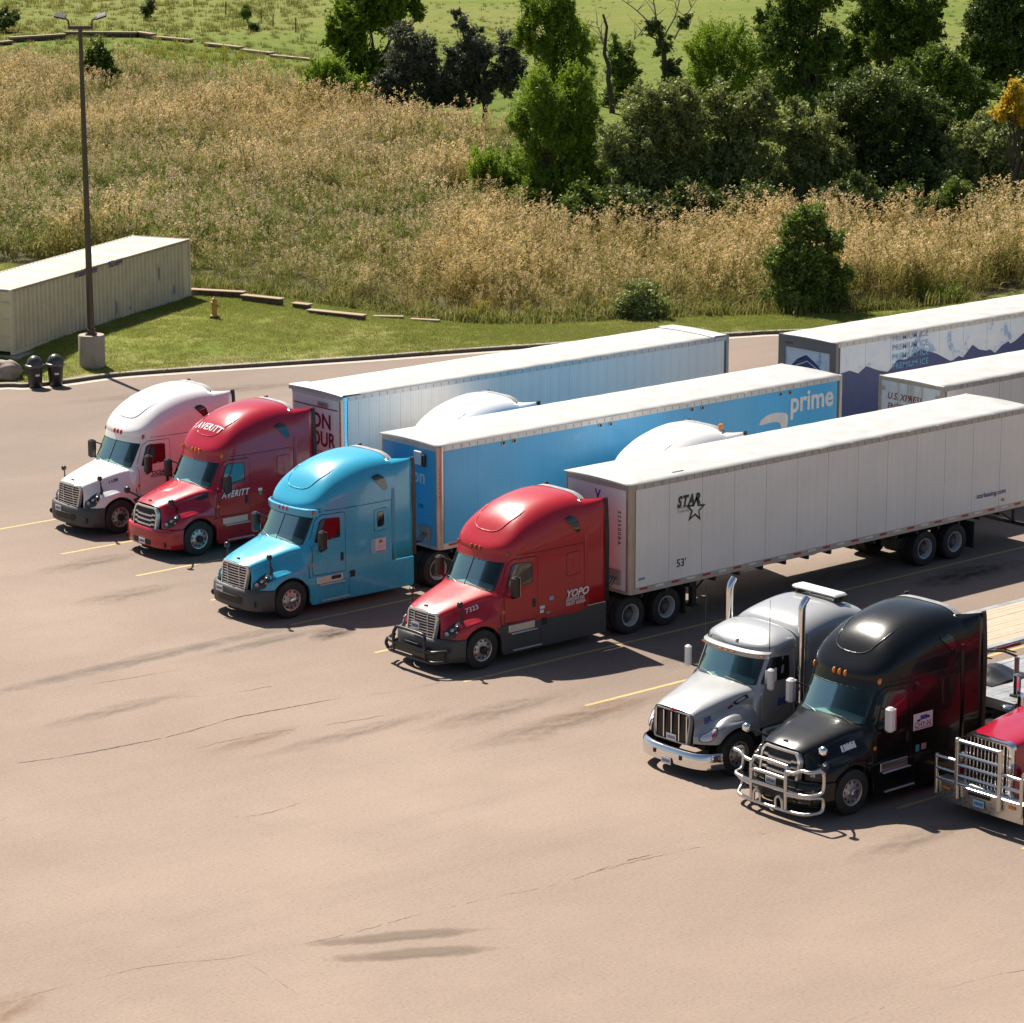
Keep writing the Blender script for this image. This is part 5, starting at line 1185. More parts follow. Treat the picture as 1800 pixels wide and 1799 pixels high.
def mat_asphalt():
    m, nt, b = new_mat('worn_asphalt'); tc = texco(nt)
    n1 = noise(nt, .11, 7, .68, tc); n2 = noise(nt, .9, 7, .65, mapping(nt, tc, (.10, 1.0, 1))); n3 = noise(nt, 13, 6, .8, tc); n4 = noise(nt, .22, 6, .6, mapping(nt, tc, (.30, 1, 1), (0, 0, .05)))
    c = ramp(nt, n1.outputs['Fac'], [(.32, (.226, .168, .131, 1)), (.5, (.258, .194, .153, 1)), (.68, (.292, .221, .175, 1))]).outputs[0]
    k = ramp(nt, n2.outputs['Fac'], [(.30, .20), (.52, 0)]); c = mixc(nt, k.outputs[0], c, (.185, .135, .104))
    # traffic wear: darker across the bays, paler in the drive lane
    sep = N(nt, 'ShaderNodeSeparateXYZ'); nt.links.new(tc, sep.inputs[0])
    mr = N(nt, 'ShaderNodeMapRange', interpolation_type='SMOOTHSTEP'); nt.links.new(sep.outputs[0], mr.inputs[0]); mr.inputs[1].default_value = 44; mr.inputs[2].default_value = 53; mr.inputs[3].default_value = 0; mr.inputs[4].default_value = .55
    w = N(nt, 'ShaderNodeMath', operation='MULTIPLY'); nt.links.new(mr.outputs[0], w.inputs[0]); nt.links.new(ramp(nt, n4.outputs['Fac'], [(.30, .4), (.6, 1.0)]).outputs[0], w.inputs[1])
    c = mixc(nt, w.outputs[0], c, (.135, .105, .086))
    k = ramp(nt, n4.outputs['Fac'], [(.60, 0), (.74, .35)]); c = mixc(nt, k.outputs[0], c, (.165, .134, .112))
    k = ramp(nt, n3.outputs['Fac'], [(.32, .55), (.47, 0)]); c = mixc(nt, k.outputs[0], c, (.11, .08, .062))
    k = ramp(nt, n3.outputs['Fac'], [(.55, 0), (.70, .45)]); c = mixc(nt, k.outputs[0], c, (.43, .335, .275))
    vo = N(nt, 'ShaderNodeTexVoronoi'); vo.inputs['Scale'].default_value = 9.0; nt.links.new(tc, vo.inputs['Vector']); k = ramp(nt, vo.outputs['Distance'], [(.10, .55), (.22, 0)]); w2 = N(nt, 'ShaderNodeMath', operation='MULTIPLY'); nt.links.new(k.outputs[0], w2.inputs[0]); nt.links.new(ramp(nt, noise(nt, 3.0, 3, .6, tc).outputs['Fac'], [(.45, 0), (.62, 1)]).outputs[0], w2.inputs[1]); c = mixc(nt, w2.outputs[0], c, (.12, .09, .07))
    nt.links.new(c, b.inputs['Base Color']); b.inputs['Roughness'].default_value = .85; b.inputs['Specular IOR Level'].default_value = .3
    nt.links.new(bump(nt, n3.outputs['Fac'], .35, .01), b.inputs['Normal']); MATS['worn_asphalt'] = m; return m
def sheet(name, poly, z, mat, parent=None, kind=None):
    me = bpy.data.meshes.new(name); bm = bmesh.new(); vs = [bm.verts.new((x, y, z)) for x, y in poly]; f = bm.faces.new(vs); bmesh.ops.triangulate(bm, faces=[f]); bmesh.ops.recalc_face_normals(bm, faces=bm.faces)
    for f in bm.faces:
        if f.normal.z < 0: f.normal_flip()
    bm.to_mesh(me); bm.free(); me.materials.append(mat); o = link(bpy.data.objects.new(name, me), parent)
    if kind: o['kind'] = kind
    return o
M_ASPH = mat_asphalt()
lot = sheet('parking_lot', [(x, y - .30) for x, y in KC] + [(150, -60), (20, -60)][0:2], 0.0, M_ASPH, None, 'structure')
def mat_field():
    m, nt, b = new_mat('field_ground'); tc = texco(nt)
    n1 = noise(nt, .018, 6, .6, tc); n2 = noise(nt, .4, 8, .7, mapping(nt, tc, (1, 1, 1))); n3 = noise(nt, 3.0, 6, .75, tc)
    c = ramp(nt, n1.outputs['Fac'], [(.35, (.125, .175, .030, 1)), (.50, (.170, .205, .042, 1)), (.66, (.215, .220, .062, 1))]).outputs[0]
    c = mixc(nt, ramp(nt, n2.outputs['Fac'], [(.35, .45), (.55, 0)]).outputs[0], c, (.075, .115, .026)); c = mixc(nt, ramp(nt, n3.outputs['Fac'], [(.54, 0), (.72, .35)]).outputs[0], c, (.25, .255, .09))
    nt.links.new(c, b.inputs['Base Color']); b.inputs['Roughness'].default_value = .95; b.inputs['Specular IOR Level'].default_value = .1
    nt.links.new(bump(nt, n3.outputs['Fac'], 1.0, .25), b.inputs['Normal']); return m
def mat_marsh():
    m, nt, b = new_mat('marsh_soil'); n = noise(nt, .5, 6, .7, texco(nt)); r = ramp(nt, n.outputs['Fac'], [(.35, (.045, .045, .016, 1)), (.65, (.12, .10, .04, 1))]); nt.links.new(r.outputs[0], b.inputs['Base Color']); b.inputs['Roughness'].default_value = 1; return m
sheet('field', [(-2500, -2500), (3500, -2500), (3500, 4500), (-2500, 4500)], -.10, mat_field(), None, 'structure')
# drive lane continues towards the camera
sheet('parking_lot', [(-120, -60), (20, -60), (20, kerb[0][1] - .3), (-120, kerb[0][1] + 6)], 0.0, M_ASPH, None, 'structure')
# kerb and gutter
M_CONC = mat_plain('kerb_concrete', (.40, .35, .30), .85, dirt=.6, dscale=2, bmp=.3, bscale=40)
def along(off0, z0, off1, z1, name, mat, parent=None, pts=KC):
    rows = []
    for i, (x, y) in enumerate(pts):
        a = pts[max(0, i - 1)]; b = pts[min(len(pts) - 1, i + 1)]; d = Vector((b[0] - a[0], b[1] - a[1])).normalized(); n = Vector((-d.y, d.x))
        rows.append(((x + n.x * off0, y + n.y * off0, z0), (x + n.x * off1, y + n.y * off1, z1)))
    return rows
kb = MB()
face = MB().grid([list(r) for r in along(-.024, -.05, -.004, .128, '', None)]); tag(face.build('kerb_face', mat_plain('kerb_painted_shade', (.10, .075, .06), .9, dirt=.5), None), kind='structure')  # separate dark sheet: the shade on the kerb face is put into its colour
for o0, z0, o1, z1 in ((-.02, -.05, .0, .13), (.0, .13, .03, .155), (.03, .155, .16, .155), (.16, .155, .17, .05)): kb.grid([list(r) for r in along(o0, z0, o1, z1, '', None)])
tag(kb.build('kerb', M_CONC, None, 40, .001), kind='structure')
gt = MB().grid([list(r) for r in along(-.46, .006, -.02, .004, '', None)]); tag(gt.build('gutter', mat_plain('gutter_concrete', (.46, .40, .34), .85, dirt=.5, dscale=1.5), None), kind='structure')
# lawn
def mat_lawn():
    m, nt, b = new_mat('lawn_turf'); tc = texco(nt)
    n1 = noise(nt, .35, 6, .65, tc); n2 = noise(nt, 2.6, 7, .7, tc); n3 = noise(nt, 14, 5, .7, tc); n0 = noise(nt, .12, 4, .6, mapping(nt, tc, (1, 1, 1), (0, 0, .3), (7, 3, 0)))
    c = ramp(nt, n1.outputs['Fac'], [(.32, (.115, .150, .020, 1)), (.50, (.195, .222, .046, 1)), (.66, (.28, .265, .095, 1))]).outputs[0]
    c = mixc(nt, ramp(nt, n2.outputs['Fac'], [(.30, .5), (.5, 0)]).outputs[0], c, (.045, .085, .014)); c = mixc(nt, ramp(nt, n3.outputs['Fac'], [(.55, 0), (.75, .5)]).outputs[0], c, (.24, .25, .085))
    at = N(nt, 'ShaderNodeAttribute'); at.attribute_name = 'bare'
    k = N(nt, 'ShaderNodeMath', operation='MULTIPLY'); nt.links.new(at.outputs['Fac'], k.inputs[0]); nt.links.new(ramp(nt, n1.outputs['Fac'], [(.46, 1), (.58, 0)]).outputs[0], k.inputs[1])
    c = mixc(nt, k.outputs[0], c, (.36, .27, .20))
    nt.links.new(c, b.inputs['Base Color']); b.inputs['Roughness'].default_value = .95; b.inputs['Specular IOR Level'].default_value = .1
    nt.links.new(bump(nt, n3.outputs['Fac'], .8, .05), b.inputs['Normal']); return m
BC = crline(border, 8); rows = []; bare = []
def resamp(c, n):
    L = [0]
    for a, b in zip(c, c[1:]): L.append(L[-1] + math.dist(a, b))
    return [(float(np.interp(s, L, [p[0] for p in c])), float(np.interp(s, L, [p[1] for p in c]))) for s in np.linspace(0, L[-1], n)]
ka = [(r[0][0], r[0][1]) for r in along(.165, 0, .2, 0, '', None)]
A_ = [p for p in ka if p[0] >= 20]; nS = 150
A_ = resamp(A_, nS); B_ = resamp([p for p in BC if p[0] >= 19], nS)
for a, b in zip(A_, B_):
    row = []
    for k in range(26):
        s = k / 25; x = a[0] + (b[0] - a[0]) * s; y = a[1] + (b[1] - a[1]) * s
        row.append((x, y, max(.13, hgt(x, y)) if k < 25 else -.12)); bare.append(max(0, 1 - s * math.dist(a, b) / 1.6))
    rows.append(row)
rows_lawn = rows
lw = MB().grid(rows).build('lawn', mat_lawn(), None, 60); tag(lw, kind='structure')
at = lw.data.attributes.new('bare', 'FLOAT', 'POINT'); at.data.foreach_set('value', bare)
# painted bay lines
M_YEL = mat_plain('bay_line_yellow', (.52, .37, .13), .75, dirt=.9, dscale=3.5, dirtcol=(.24, .18, .13))
for yy, x0, x1 in ((79.4, 48.6, 66), (75.55, 48.3, 66), (72.0, 48.5, 70), (68.4, 48.5, 71), (64.92, 48.6, 71), (61.3, 48.6, 71), (57.75, 48.6, 76), (54.22, 49.5, 76), (53.42, 60, 76), (50.7, 52, 76), (47.2, 49.6, 76), (43.95, 49.4, 76), (40.4, 49.4, 76)):
    if yy == 54.22: x1 = 58
    m = MB(); n = 30; m.grid([[(x0 + (x1 - x0) * k / n, yy - .06 + .006 * math.sin(k * 3.7), .004), (x0 + (x1 - x0) * k / n, yy + .06 + .006 * math.cos(k * 2.9), .004)] for k in range(n + 1)]); m.build('bay_line', M_YEL, lot)
# cracks, patches, stains
M_CRACK = mat_plain('crack_dark', (.07, .05, .038), .9); M_CRACKL = mat_plain('crack_faint', (.20, .14, .105), .9)
M_SEAL = mat_plain('grey_sealer', (.20, .17, .145), .8, dirt=.5, dscale=1.2, dirtcol=(.32, .25, .19)); M_SEAL2 = mat_plain('oiled_patch', (.225, .185, .145), .8, dirt=.4, dscale=2)
def crack(px, w, mat, jit=.05, seed=1, gap=.25):
    """broken, uneven crack: short slivers of changing width that wander off the line"""
    r = random.Random(seed); p = [gz(*q) for q in px]; c = crline([(v.x, v.y) for v in p], 46); m = MB(); j = 0.0; prev = None; on = True; ph = [r.uniform(0, 6) for _ in range(3)]
    for i, (x, y) in enumerate(c):
        a, b = c[max(0, i - 1)], c[min(len(c) - 1, i + 1)]; d = Vector((b[0] - a[0], b[1] - a[1])).normalized(); n = Vector((-d.y, d.x)); j = j * .86 + r.uniform(-jit, jit) * .35
        ww = .55 * w * (.55 + .45 * math.sin(i * .11 + ph[0]) * math.sin(i * .043 + ph[1])) * r.uniform(.4, 1.5) * min(1, .1 + min(i, len(c) - 1 - i) * .06); cur = [(x + n.x * (j - ww), y + n.y * (j - ww), .005), (x + n.x * (j + ww), y + n.y * (j + ww), .005)]
        if r.random() < .12: on = r.random() > gap
        if prev and on: m.grid([prev, cur])
        prev = cur
    if m.f: tag(m.build('crack', mat, lot), kind='stuff')
crack([(-40, 1352), (120, 1330), (300, 1295), (420, 1262), (600, 1228)], .05, M_CRACK, .04, 1, .03)
crack([(600, 1228), (700, 1215), (800, 1195)], .015, M_CRACKL, .04, 2)
crack([(330, 1322), (450, 1293), (560, 1278), (700, 1255)], .03, M_CRACKL, .08, 3)
crack([(410, 1437), (440, 1436), (480, 1428), (530, 1412)], .03, M_CRACKL, .05, 4)
crack([(0, 1765), (60, 1750), (250, 1702), (420, 1682), (600, 1645), (740, 1608), (880, 1575)], .015, M_CRACKL, .05, 5)
crack([(880, 1575), (960, 1560), (1060, 1530), (1180, 1500), (1290, 1478), (1370, 1460)], .020, M_CRACKL, .04, 6)
crack([(1480, 1799), (1540, 1775), (1640, 1745), (1720, 1722), (1830, 1700)], .014, M_CRACKL, .05, 7)
crack([(1040, 1535), (1100, 1515), (1160, 1500)], .022, M_CRACK, .04, 8)
crack([(430, 1690), (480, 1720), (525, 1750)], .012, M_CRACKL, .03, 9); crack([(240, 1230), (400, 1220), (560, 1190)], .02, M_CRACKL, .05, 10)
crack([(0, 1215), (150, 1205), (330, 1175)], .03, M_CRACKL, .05, 11)
def blot(px, mat, z=.006, seed=3, ragged=.12):
    r = random.Random(seed); p = [gz(*q) for q in px]; c = crline([(v.x, v.y) for v in p], 6, True); cx = sum(a for a, b in c) / len(c); cy = sum(b for a, b in c) / len(c)
    c = [(cx + (a - cx) * r.uniform(1 - ragged, 1 + ragged * .4), cy + (b - cy) * r.uniform(1 - ragged, 1 + ragged * .4)) for a, b in c]; return sheet('patch', c, z, mat, lot)
def mat_stain(name, col, amt, sc=1.2, thr=.5):
    m, nt, b = new_mat(name); out = nt.nodes['Material Output']; b.inputs['Base Color'].default_value = (*col, 1); b.inputs['Roughness'].default_value = .95; b.inputs['Specular IOR Level'].default_value = .15
    g = N(nt, 'ShaderNodeTexCoord').outputs['Generated']; v = N(nt, 'ShaderNodeVectorMath', operation='SUBTRACT'); nt.links.new(g, v.inputs[0]); v.inputs[1].default_value = (.5, .5, 0)
    l = N(nt, 'ShaderNodeVectorMath', operation='LENGTH'); nt.links.new(mapping(nt, v.outputs[0], (1, 1, 0)), l.inputs[0])
    nd = noise(nt, 1.1, 5, .65, texco(nt)); ad = N(nt, 'ShaderNodeMath', operation='MULTIPLY_ADD'); nt.links.new(nd.outputs['Fac'], ad.inputs[0]); ad.inputs[1].default_value = .55; nt.links.new(l.outputs['Value'], ad.inputs[2]); e = ramp(nt, ad.outputs[0], [(.38, 1), (.70, 0)]); n = noise(nt, sc, 8, .7, mapping(nt, texco(nt), (.45, 1, 1))); k = ramp(nt, n.outputs['Fac'], [(thr - .12, 0), (thr + .14, amt)])
    mu = N(nt, 'ShaderNodeMath', operation='MULTIPLY'); nt.links.new(e.outputs[0], mu.inputs[0]); nt.links.new(k.outputs[0], mu.inputs[1])
    t0 = N(nt, 'ShaderNodeBsdfTransparent'); mx = N(nt, 'ShaderNodeMixShader'); nt.links.new(mu.outputs[0], mx.inputs[0]); nt.links.new(t0.outputs[0], mx.inputs[1]); nt.links.new(b.outputs[0], mx.inputs[2]); nt.links.new(mx.outputs[0], out.inputs[0]); return m
M_OIL = mat_stain('oil_stain', (.045, .038, .033), .75, 2.6, .48); M_WEAR = mat_stain('tyre_wear', (.14, .11, .09), .42, 2.4, .50); M_BROWN = mat_stain('rusty_dirt', (.22, .12, .06), .45, 2.4, .50); M_GREYB = mat_stain('grey_track', (.175, .158, .145), .55, 2.0, .45); M_DAMP = mat_stain('damp_patch', (.20, .160, .124), .8, .5, .18)
def stain(px, py, lx, ly, mat, rz=0.0, z=.008):
    p = gz(px, py); a = MB().grid([[(-lx / 2, -ly / 2, 0), (-lx / 2, ly / 2, 0)], [(lx / 2, -ly / 2, 0), (lx / 2, ly / 2, 0)]]).build('stain', mat, lot, loc=(p.x, p.y, z)); a.rotation_euler = (0, 0, rz)
stain(585, 1115, 2.0, 1.3, M_OIL, .1, .012); stain(230, 1045, 5, 1.6, M_WEAR, 0, .010); stain(160, 990, 5, 1.5, M_WEAR, 0, .009); stain(250, 1160, 15, 1.0, M_GREYB, .02, .007); stain(470, 1128, 5, .8, M_GREYB, .02, .0075); stain(705, 1647, 4.6, .75, M_DAMP, -.50, .0072); stain(735, 1677, 4.3, .80, M_DAMP, -.55, .0074)
stain(450, 1300, 4, .8, M_BROWN, .1, .009); stain(1050, 1250, 6, 1.4, M_BROWN, 0, .0095); stain(980, 1275, 8, 1.8, M_WEAR, 0, .0105); stain(880, 1250, 7, 1.5, M_WEAR, 0, .0115); stain(560, 1040, 6, 1.6, M_WEAR, 0, .0125); stain(1600, 1480, 5, 1.2, M_WEAR, 0, .013); stain(1500, 1000, 8, 2.2, M_WEAR, 0, .0135); stain(1700, 1010, 6, 2, M_OIL, 0, .014); stain(1250, 1150, 5, 2, M_WEAR, 0, .0145); stain(10, 1780, 3, 1.5, M_BROWN, .4, .015); stain(350, 690, 14, 1.6, M_WEAR, -.3, .0152)
stain(200, 1250, 6, 1.0, M_WEAR, .05, .0154); stain(620, 1290, 8, 1.0, M_WEAR, 0, .0156)

# ------------------------------------------------------------------ storage container on the lawn
M_CREAM = mat_plain('container_cream', (.64, .56, .41), .55, dirt=.4, dscale=1.3, dirtcol=(.36, .29, .2))
M_CREAMT = mat_plain('container_roof', (.37, .31, .24), .6, dirt=.45, dscale=.8, dirtcol=(.42, .26, .16))
cR, cL = hit(337, 527), hit(23, 628); zc = (cR.z + cL.z) / 2 + .05
cR, cL = gz(337, 525, zc), gz(23, 626, zc)
cl = (cR - cL).length; ca = math.atan2(cR.y - cL.y, cR.x - cL.x); CW, CH = 2.75, 2.52
t = thing('storage_container', 'cream corrugated storage container with blue lettering standing on the lawn', 'container', (cL.x, cL.y, zc), ca)
ol = [(0.0, 0.0)]
def corr(L, y0, sgn, dep=.10, pitch=.32):
    pts = []; x = .14
    while x + pitch < L - .1:
        pts += [(x, y0), (x + pitch * .34, y0), (x + pitch * .5, y0 + sgn * dep), (x + pitch * .84, y0 + sgn * dep)]; x += pitch
    return [(.0, y0)] + pts + [(L, y0)]
for y0, sg in ((.02, 1), (CW - .02, -1)):
    MB().grid([[(x, y, z) for x, y in corr(cl, y0, sg)] for z in (.16, CH - .10)]).build('side_wall', M_CREAM, t)
for x0, nm in ((.03, 'end_wall'), (cl - .03, 'end_wall')): MB().box(x0 - .02, x0 + .02, .05, CW - .05, .14, CH - .08).build(nm, M_CREAM, t)
MB().grid([[(x, y, CH - .015 + .02 * math.sin(x * 22) * (1 if .2 < x < cl - .2 else 0)) for y in np.linspace(.03, CW - .03, 5)] for x in np.linspace(.05, cl - .05, 160)]).build('roof', M_CREAMT, t)
for x in (0, cl - .12):
    for y in (0, CW - .12): MB().box(x, x + .12, y, y + .12, 0, CH, bev=.01).build('corner_post', M_CREAM, t)
for y in (0, CW - .08):
    MB().box(.12, cl - .12, y, y + .08, .0, .16).build('bottom_rail', M_CREAM, t); MB().box(.12, cl - .12, y, y + .08, CH - .10, CH).build('top_rail', M_CREAMT, t)
for x in (0, cl - .08): MB().box(x, x + .08, .12, CW - .12, CH - .10, CH).build('top_rail', M_CREAMT, t)
for z in (.7, 1.35, 2.0):
    MB().box(-.03, .01, .12, .42, z - .03, z + .03).build('hinge', M_CREAM, t)
for y in (.6, 1.1, 1.6, 2.1): MB().cyl((-.03, y, .12), (-.03, y, CH - .1), .02, n=6).build('lock_rod', M_CREAM, t)
def cont_xz(px, py):
    d = ray(px, py); n = Vector((math.sin(ca), -math.cos(ca), 0)); k = (Vector((cL.x, cL.y, 0)) - CAM).dot(n) / d.dot(n); p = CAM + d * k; return (p - Vector((cL.x, cL.y, zc))).dot(Vector((math.cos(ca), math.sin(ca), 0))), p.z - zc
x1, z1 = cont_xz(162, 481); lettering('mobile mini', .42, M_NAVY, t, lambda u, v: (x1 - 1.4 + u, -.004, z1 + v), bold=.02, shear=.25, sx=.9); x2, z2 = cont_xz(190, 472); lettering('952-6644', .38, M_NAVY, t, lambda u, v: (x2 + u, -.005, z2 + v), bold=.02, shear=.2, sx=.8)
for px, py, h in ((279, 493, .5), (306, 517, .35), (205, 552, .5), (228, 545, .12)):
    x, z = cont_xz(px, py); MB().box(x, x + .09, -.006, -.002, z, z + h).build('paint_mark', mat_plain('faded_blue', (.16, .24, .34), .7), t)
zl = min(hgt(cL.x, cL.y), hgt(cR.x, cR.y)) - .3
MB().box(-.1, cl + .15, -.25, CW + .2, zl - zc, -.02).build('base_slab', M_CONC, t)
# ------------------------------------------------------------------ lamp post on a concrete pedestal
pb = hit(162, 639); M_BRONZE = mat_plain('bronze_pole', (.075, .052, .042), .45, .3, dirt=.2)
t = thing('lamp_post', 'tall dark square lamp post with two flood heads on a round concrete pedestal', 'lamp post', tuple(pb), HEAD * 0 - HEAD)
MB().lathe([(.50, -.15), (.50, 1.16), (.48, 1.20), (.001, 1.20)], 'Z', n=32).build('pedestal', mat_plain('pedestal_concrete', (.36, .31, .25), .85, dirt=.7, dscale=2.2, bmp=.25, bscale=30, dirtcol=(.15, .12, .09)), t, 40)
ht = 12.75
MB().tube([(0, 0, 1.2), (-.06, 0, ht)], [.135, .075], 4).build('pole', M_BRONZE, t); MB().box(-.20, .20, -.20, .20, 1.2, 1.26).box(-.14, .14, -.14, .14, 1.26, 1.42).build('base_cover', M_BRONZE, t)
MB().box(-.50, .40, -.06, .06, ht - .06, ht + .06).build('cross_arm', M_BRONZE, t)
for sx, a in ((-1, .22), (1, .30)):
    h = MB().box(-.22, .22, -.16, .16, -.035, .035, bev=.02).build('lamp_head', M_RUBBER, t, 30, loc=(-.05 + sx * .75, .1, ht + .42)); h.rotation_euler = (.5, -sx * a, 0); MB().tube([(-.05 + sx * .42, 0, ht), (-.05 + sx * .44, 0, ht + .25), (-.05 + sx * .62, .05, ht + .38)], .035, 6).build('lamp_bracket', M_BRONZE, t, 40)
# ------------------------------------------------------------------ litter bins, boulder, hydrant
def bin_(px, py, label, rz):
    p = hit(px, py); t = thing('litter_bin', label, 'litter bin', tuple(p), rz, 'litter bins by the kerb')
    MB().lathe([(.24, 0), (.25, .02), (.29, .74), (.31, .76), (.31, .80), (.29, .80), (.001, .80)], 'Z', n=24).build('drum', M_BLACKPL, t, 40); MB().lathe([(.345, .78), (.36, .80), (.355, .86), (.31, .88)], 'Z', n=24).build('rim', mat_plain('bin_grey', (.10, .10, .10), .4), t, 40)
    pr = [(.30 * math.cos(a), .87 + .34 * math.sin(a)) for a in np.linspace(0, math.pi / 2, 8)]; d = MB().lathe(pr, 'Z', n=24).build('dome_lid', mat_plain('bin_dome', (.05, .05, .052), .35), t, 50)
    m = MB(); patch(m, densify(roundpoly([(-.13, .92), (.13, .92), (.11, 1.09), (-.11, 1.09)], .03), .04), lambda y, z, o=0: (math.sqrt(max(.0, .09 * (1 - ((z - .87) / .34) ** 2) - y * y)) + o, y, z), (1, .6, .3), (.004, .004, .004)); m.build('opening', M_DARK, d)
    MB().grid([[(math.cos(a) * .277, math.sin(a) * .277, z) for a in np.linspace(-1.75, -1.15, 7)] for z in (.46, .54)]).build('label_strip', M_WHITE, t)
bin_(62, 676, 'black domed litter bin beside the boulder', -.3); bin_(98, 673, 'black domed litter bin beside the lamp post pedestal', -.5)
def boulder(px, py, label, r, sc3):
    p = hit(px, py); bm = bmesh.new(); bmesh.ops.create_icosphere(bm, subdivisions=4, radius=r); rr = random.Random(5); ph = [rr.uniform(0, 6) for _ in range(9)]
    for v in bm.verts:
        c = v.co.normalized(); k = 1 + .16 * math.sin(2.3 * c.x * 2 + ph[0]) * math.cos(3.1 * c.y + ph[1]) + .09 * math.sin(5.3 * c.z + ph[2] + 3 * c.x) + .04 * math.sin(11 * c.y + 7 * c.x + ph[3]) + .02 * math.sin(23 * c.z + 17 * c.x)
        v.co = Vector((c.x * sc3[0], c.y * sc3[1], c.z * sc3[2])) * r * k
    me = bpy.data.meshes.new('boulder'); bm.to_mesh(me); bm.free(); me.polygons.foreach_set('use_smooth', [True] * len(me.polygons)); me.materials.append(mat_plain('boulder_stone', (.34, .28, .23), .9, dirt=.7, dscale=5, bmp=.8, bscale=14, dirtcol=(.20, .16, .13))); o = link(bpy.data.objects.new('boulder', me)); o.location = (p.x, p.y, p.z + r * .35); tag(o, label, 'boulder')
boulder(12, 665, 'rough pinkish grey boulder next to the litter bins', .62, (1.0, .85, .75))
p = hit(377, 560); t = thing('fire_hydrant', 'yellow fire hydrant on the lawn near the container', 'hydrant', tuple(p), .6); M_HYD = mat_plain('hydrant_yellow', (.52, .28, .06), .5, dirt=.6, dscale=5, dirtcol=(.22, .10, .03))
MB().lathe([(.17, .08), (.17, .13), (.115, .14), (.11, .62), (.15, .63), (.15, .67), (.125, .68), (.11, .76), (.06, .82), (.03, .83), (.03, .88), (.001, .88)], 'Z', n=18).build('barrel', M_HYD, t, 40); MB().lathe([(.20, -.05), (.20, .08), (.14, .09)], 'Z', n=16).build('base_flange', mat_plain('hydrant_dark', (.10, .05, .03), .7), t, 40)
for a, l, r in ((0, .22, .075), (math.pi, .19, .055), (-math.pi / 2, .20, .055)): MB().cyl((0, 0, .50), (math.cos(a) * l, math.sin(a) * l, .50), r, n=10).build('nozzle', M_HYD, t, 40)
# ------------------------------------------------------------------ stepped timber edging walls
M_TIMB = mat_plain('edging_timber', (.115, .085, .062), .85, dirt=.5, dscale=5, bmp=.3, bscale=25); M_CAPW = mat_plain('edging_cap', (.36, .25, .17), .85, dirt=.5, dscale=4)
def edging(label, a, b, top, n, depth=.28, h=.36, capw=.34, drop=0.0):
    a, b = Vector(a), Vector(b); L = (b - a).length; t = thing('edging_wall', label, 'wall', (a.x, a.y, top), math.atan2(b.y - a.y, b.x - a.x), 'stepped timber edging walls')
    for k in range(n):
        MB().box(L * k / n + .012, L * (k + 1) / n - .012, 0 + RNG.uniform(-.01, .01), depth, -h, -.055, bev=.02).build('block', M_TIMB, t, 20)
    MB().box(-.04, L + .04, -.05, capw, -.05, 0, bev=.01).build('cap_board', M_CAPW, t, 20)
def wallpx(label, p0, p1, n, h=.45, up=.27):
    A, B = hit(p0[0], p0[1] + 14), hit(p1[0], p1[1] + 14); zt = max(A.z, B.z)
    A2, B2 = gz(p0[0], p0[1], zt + up), gz(p1[0], p1[1], zt + up)
    edging(label, (A2.x, A2.y), (B2.x, B2.y), zt + up, n, h=h + .5)
wallpx('highest step of the timber edging wall, butting against the container', (332, 509), (427, 514), 5)
wallpx('second step of the timber edging wall, four blocks long', (424, 519), (492, 526), 4); wallpx('short single stub of the timber edging wall', (513, 533), (541, 536), 1, up=.2); wallpx('low middle run of the timber edging wall', (540, 545), (637, 555), 3, up=.12); 
def flatpx(label, p0, p1, ww=.26):
    A, B = hit(*p0), hit(*p1); t = thing('edging_wall', label, 'wall', (A.x, A.y, A.z - .05), math.atan2(B.y - A.y, B.x - A.x), 'stepped timber edging walls'); L = (B - A).length
    MB().box(0, L, 0, ww, -.1, .14, bev=.015).build('cap_board', M_CAPW, t, 20); MB().box(.02, L - .02, -.01, .05, -.25, .08).build('block', M_TIMB, t)
flatpx('lone flush edging board between the low run and the last board', (655, 560), (709, 564)); flatpx('last flush edging board before the open lawn', (720, 565), (771, 570))
def farwall(label, p0, p1, hpx, n):
    zt = -.1 + hpx * 270 / FPX; A, B = gz(*p0, zt), gz(*p1, zt); t = thing('retaining_wall', label, 'wall', (A.x, A.y, zt), math.atan2(B.y - A.y, B.x - A.x), 'timber walls at the far end of the field'); L = (B - A).length
    h = hpx * A.length / FPX
    for k in range(n): MB().box(L * k / n + .02, L * (k + 1) / n - .02, 0, .4, -h - .4, -.09).build('block', M_TIMB, t)
    MB().box(-.05, L + .05, -.08, .5, -.09, .05).build('cap_board', M_CAPW, t)
farwall('far timber wall, low end stub at the field edge', (-30, 78), (22, 73), 6, 4); farwall('far timber wall, long straight run left of the corner', (20, 67), (115, 61), 9, 8); farwall('far timber wall, corner run with the highest top board', (114, 57), (240, 58), 9, 9); farwall('far timber wall, angled end right of the corner', (238, 57), (266, 61), 9, 3); farwall('far timber wall, first step down', (266, 65), (333, 71), 5, 6); farwall('far timber wall, second step down', (358, 77), (420, 84), 5, 6); farwall('far timber wall, third step down', (423, 88), (474, 94), 4, 5); farwall('far timber wall, lowest step beside the bushes', (475, 98), (547, 105), 3, 6)
# fence posts up on the slope
for k, (px, py, hp) in enumerate(((341, 8, 14), (397, 24, 20), (459, 38, 20), (480, 46, 20), (520, 56, 24))):
    p = gz(px, py); h = hp * p.length / FPX; o = MB().tube([(0, 0, -.2), (.02, 0, h)], [.06, .05], 6).build('fence_post', M_TIMB, None); o.location = p; tag(o, ('leaning ' if 0 else '') + 'thin weathered fence post standing on the grassy slope', 'post', 'fence posts on the slope')
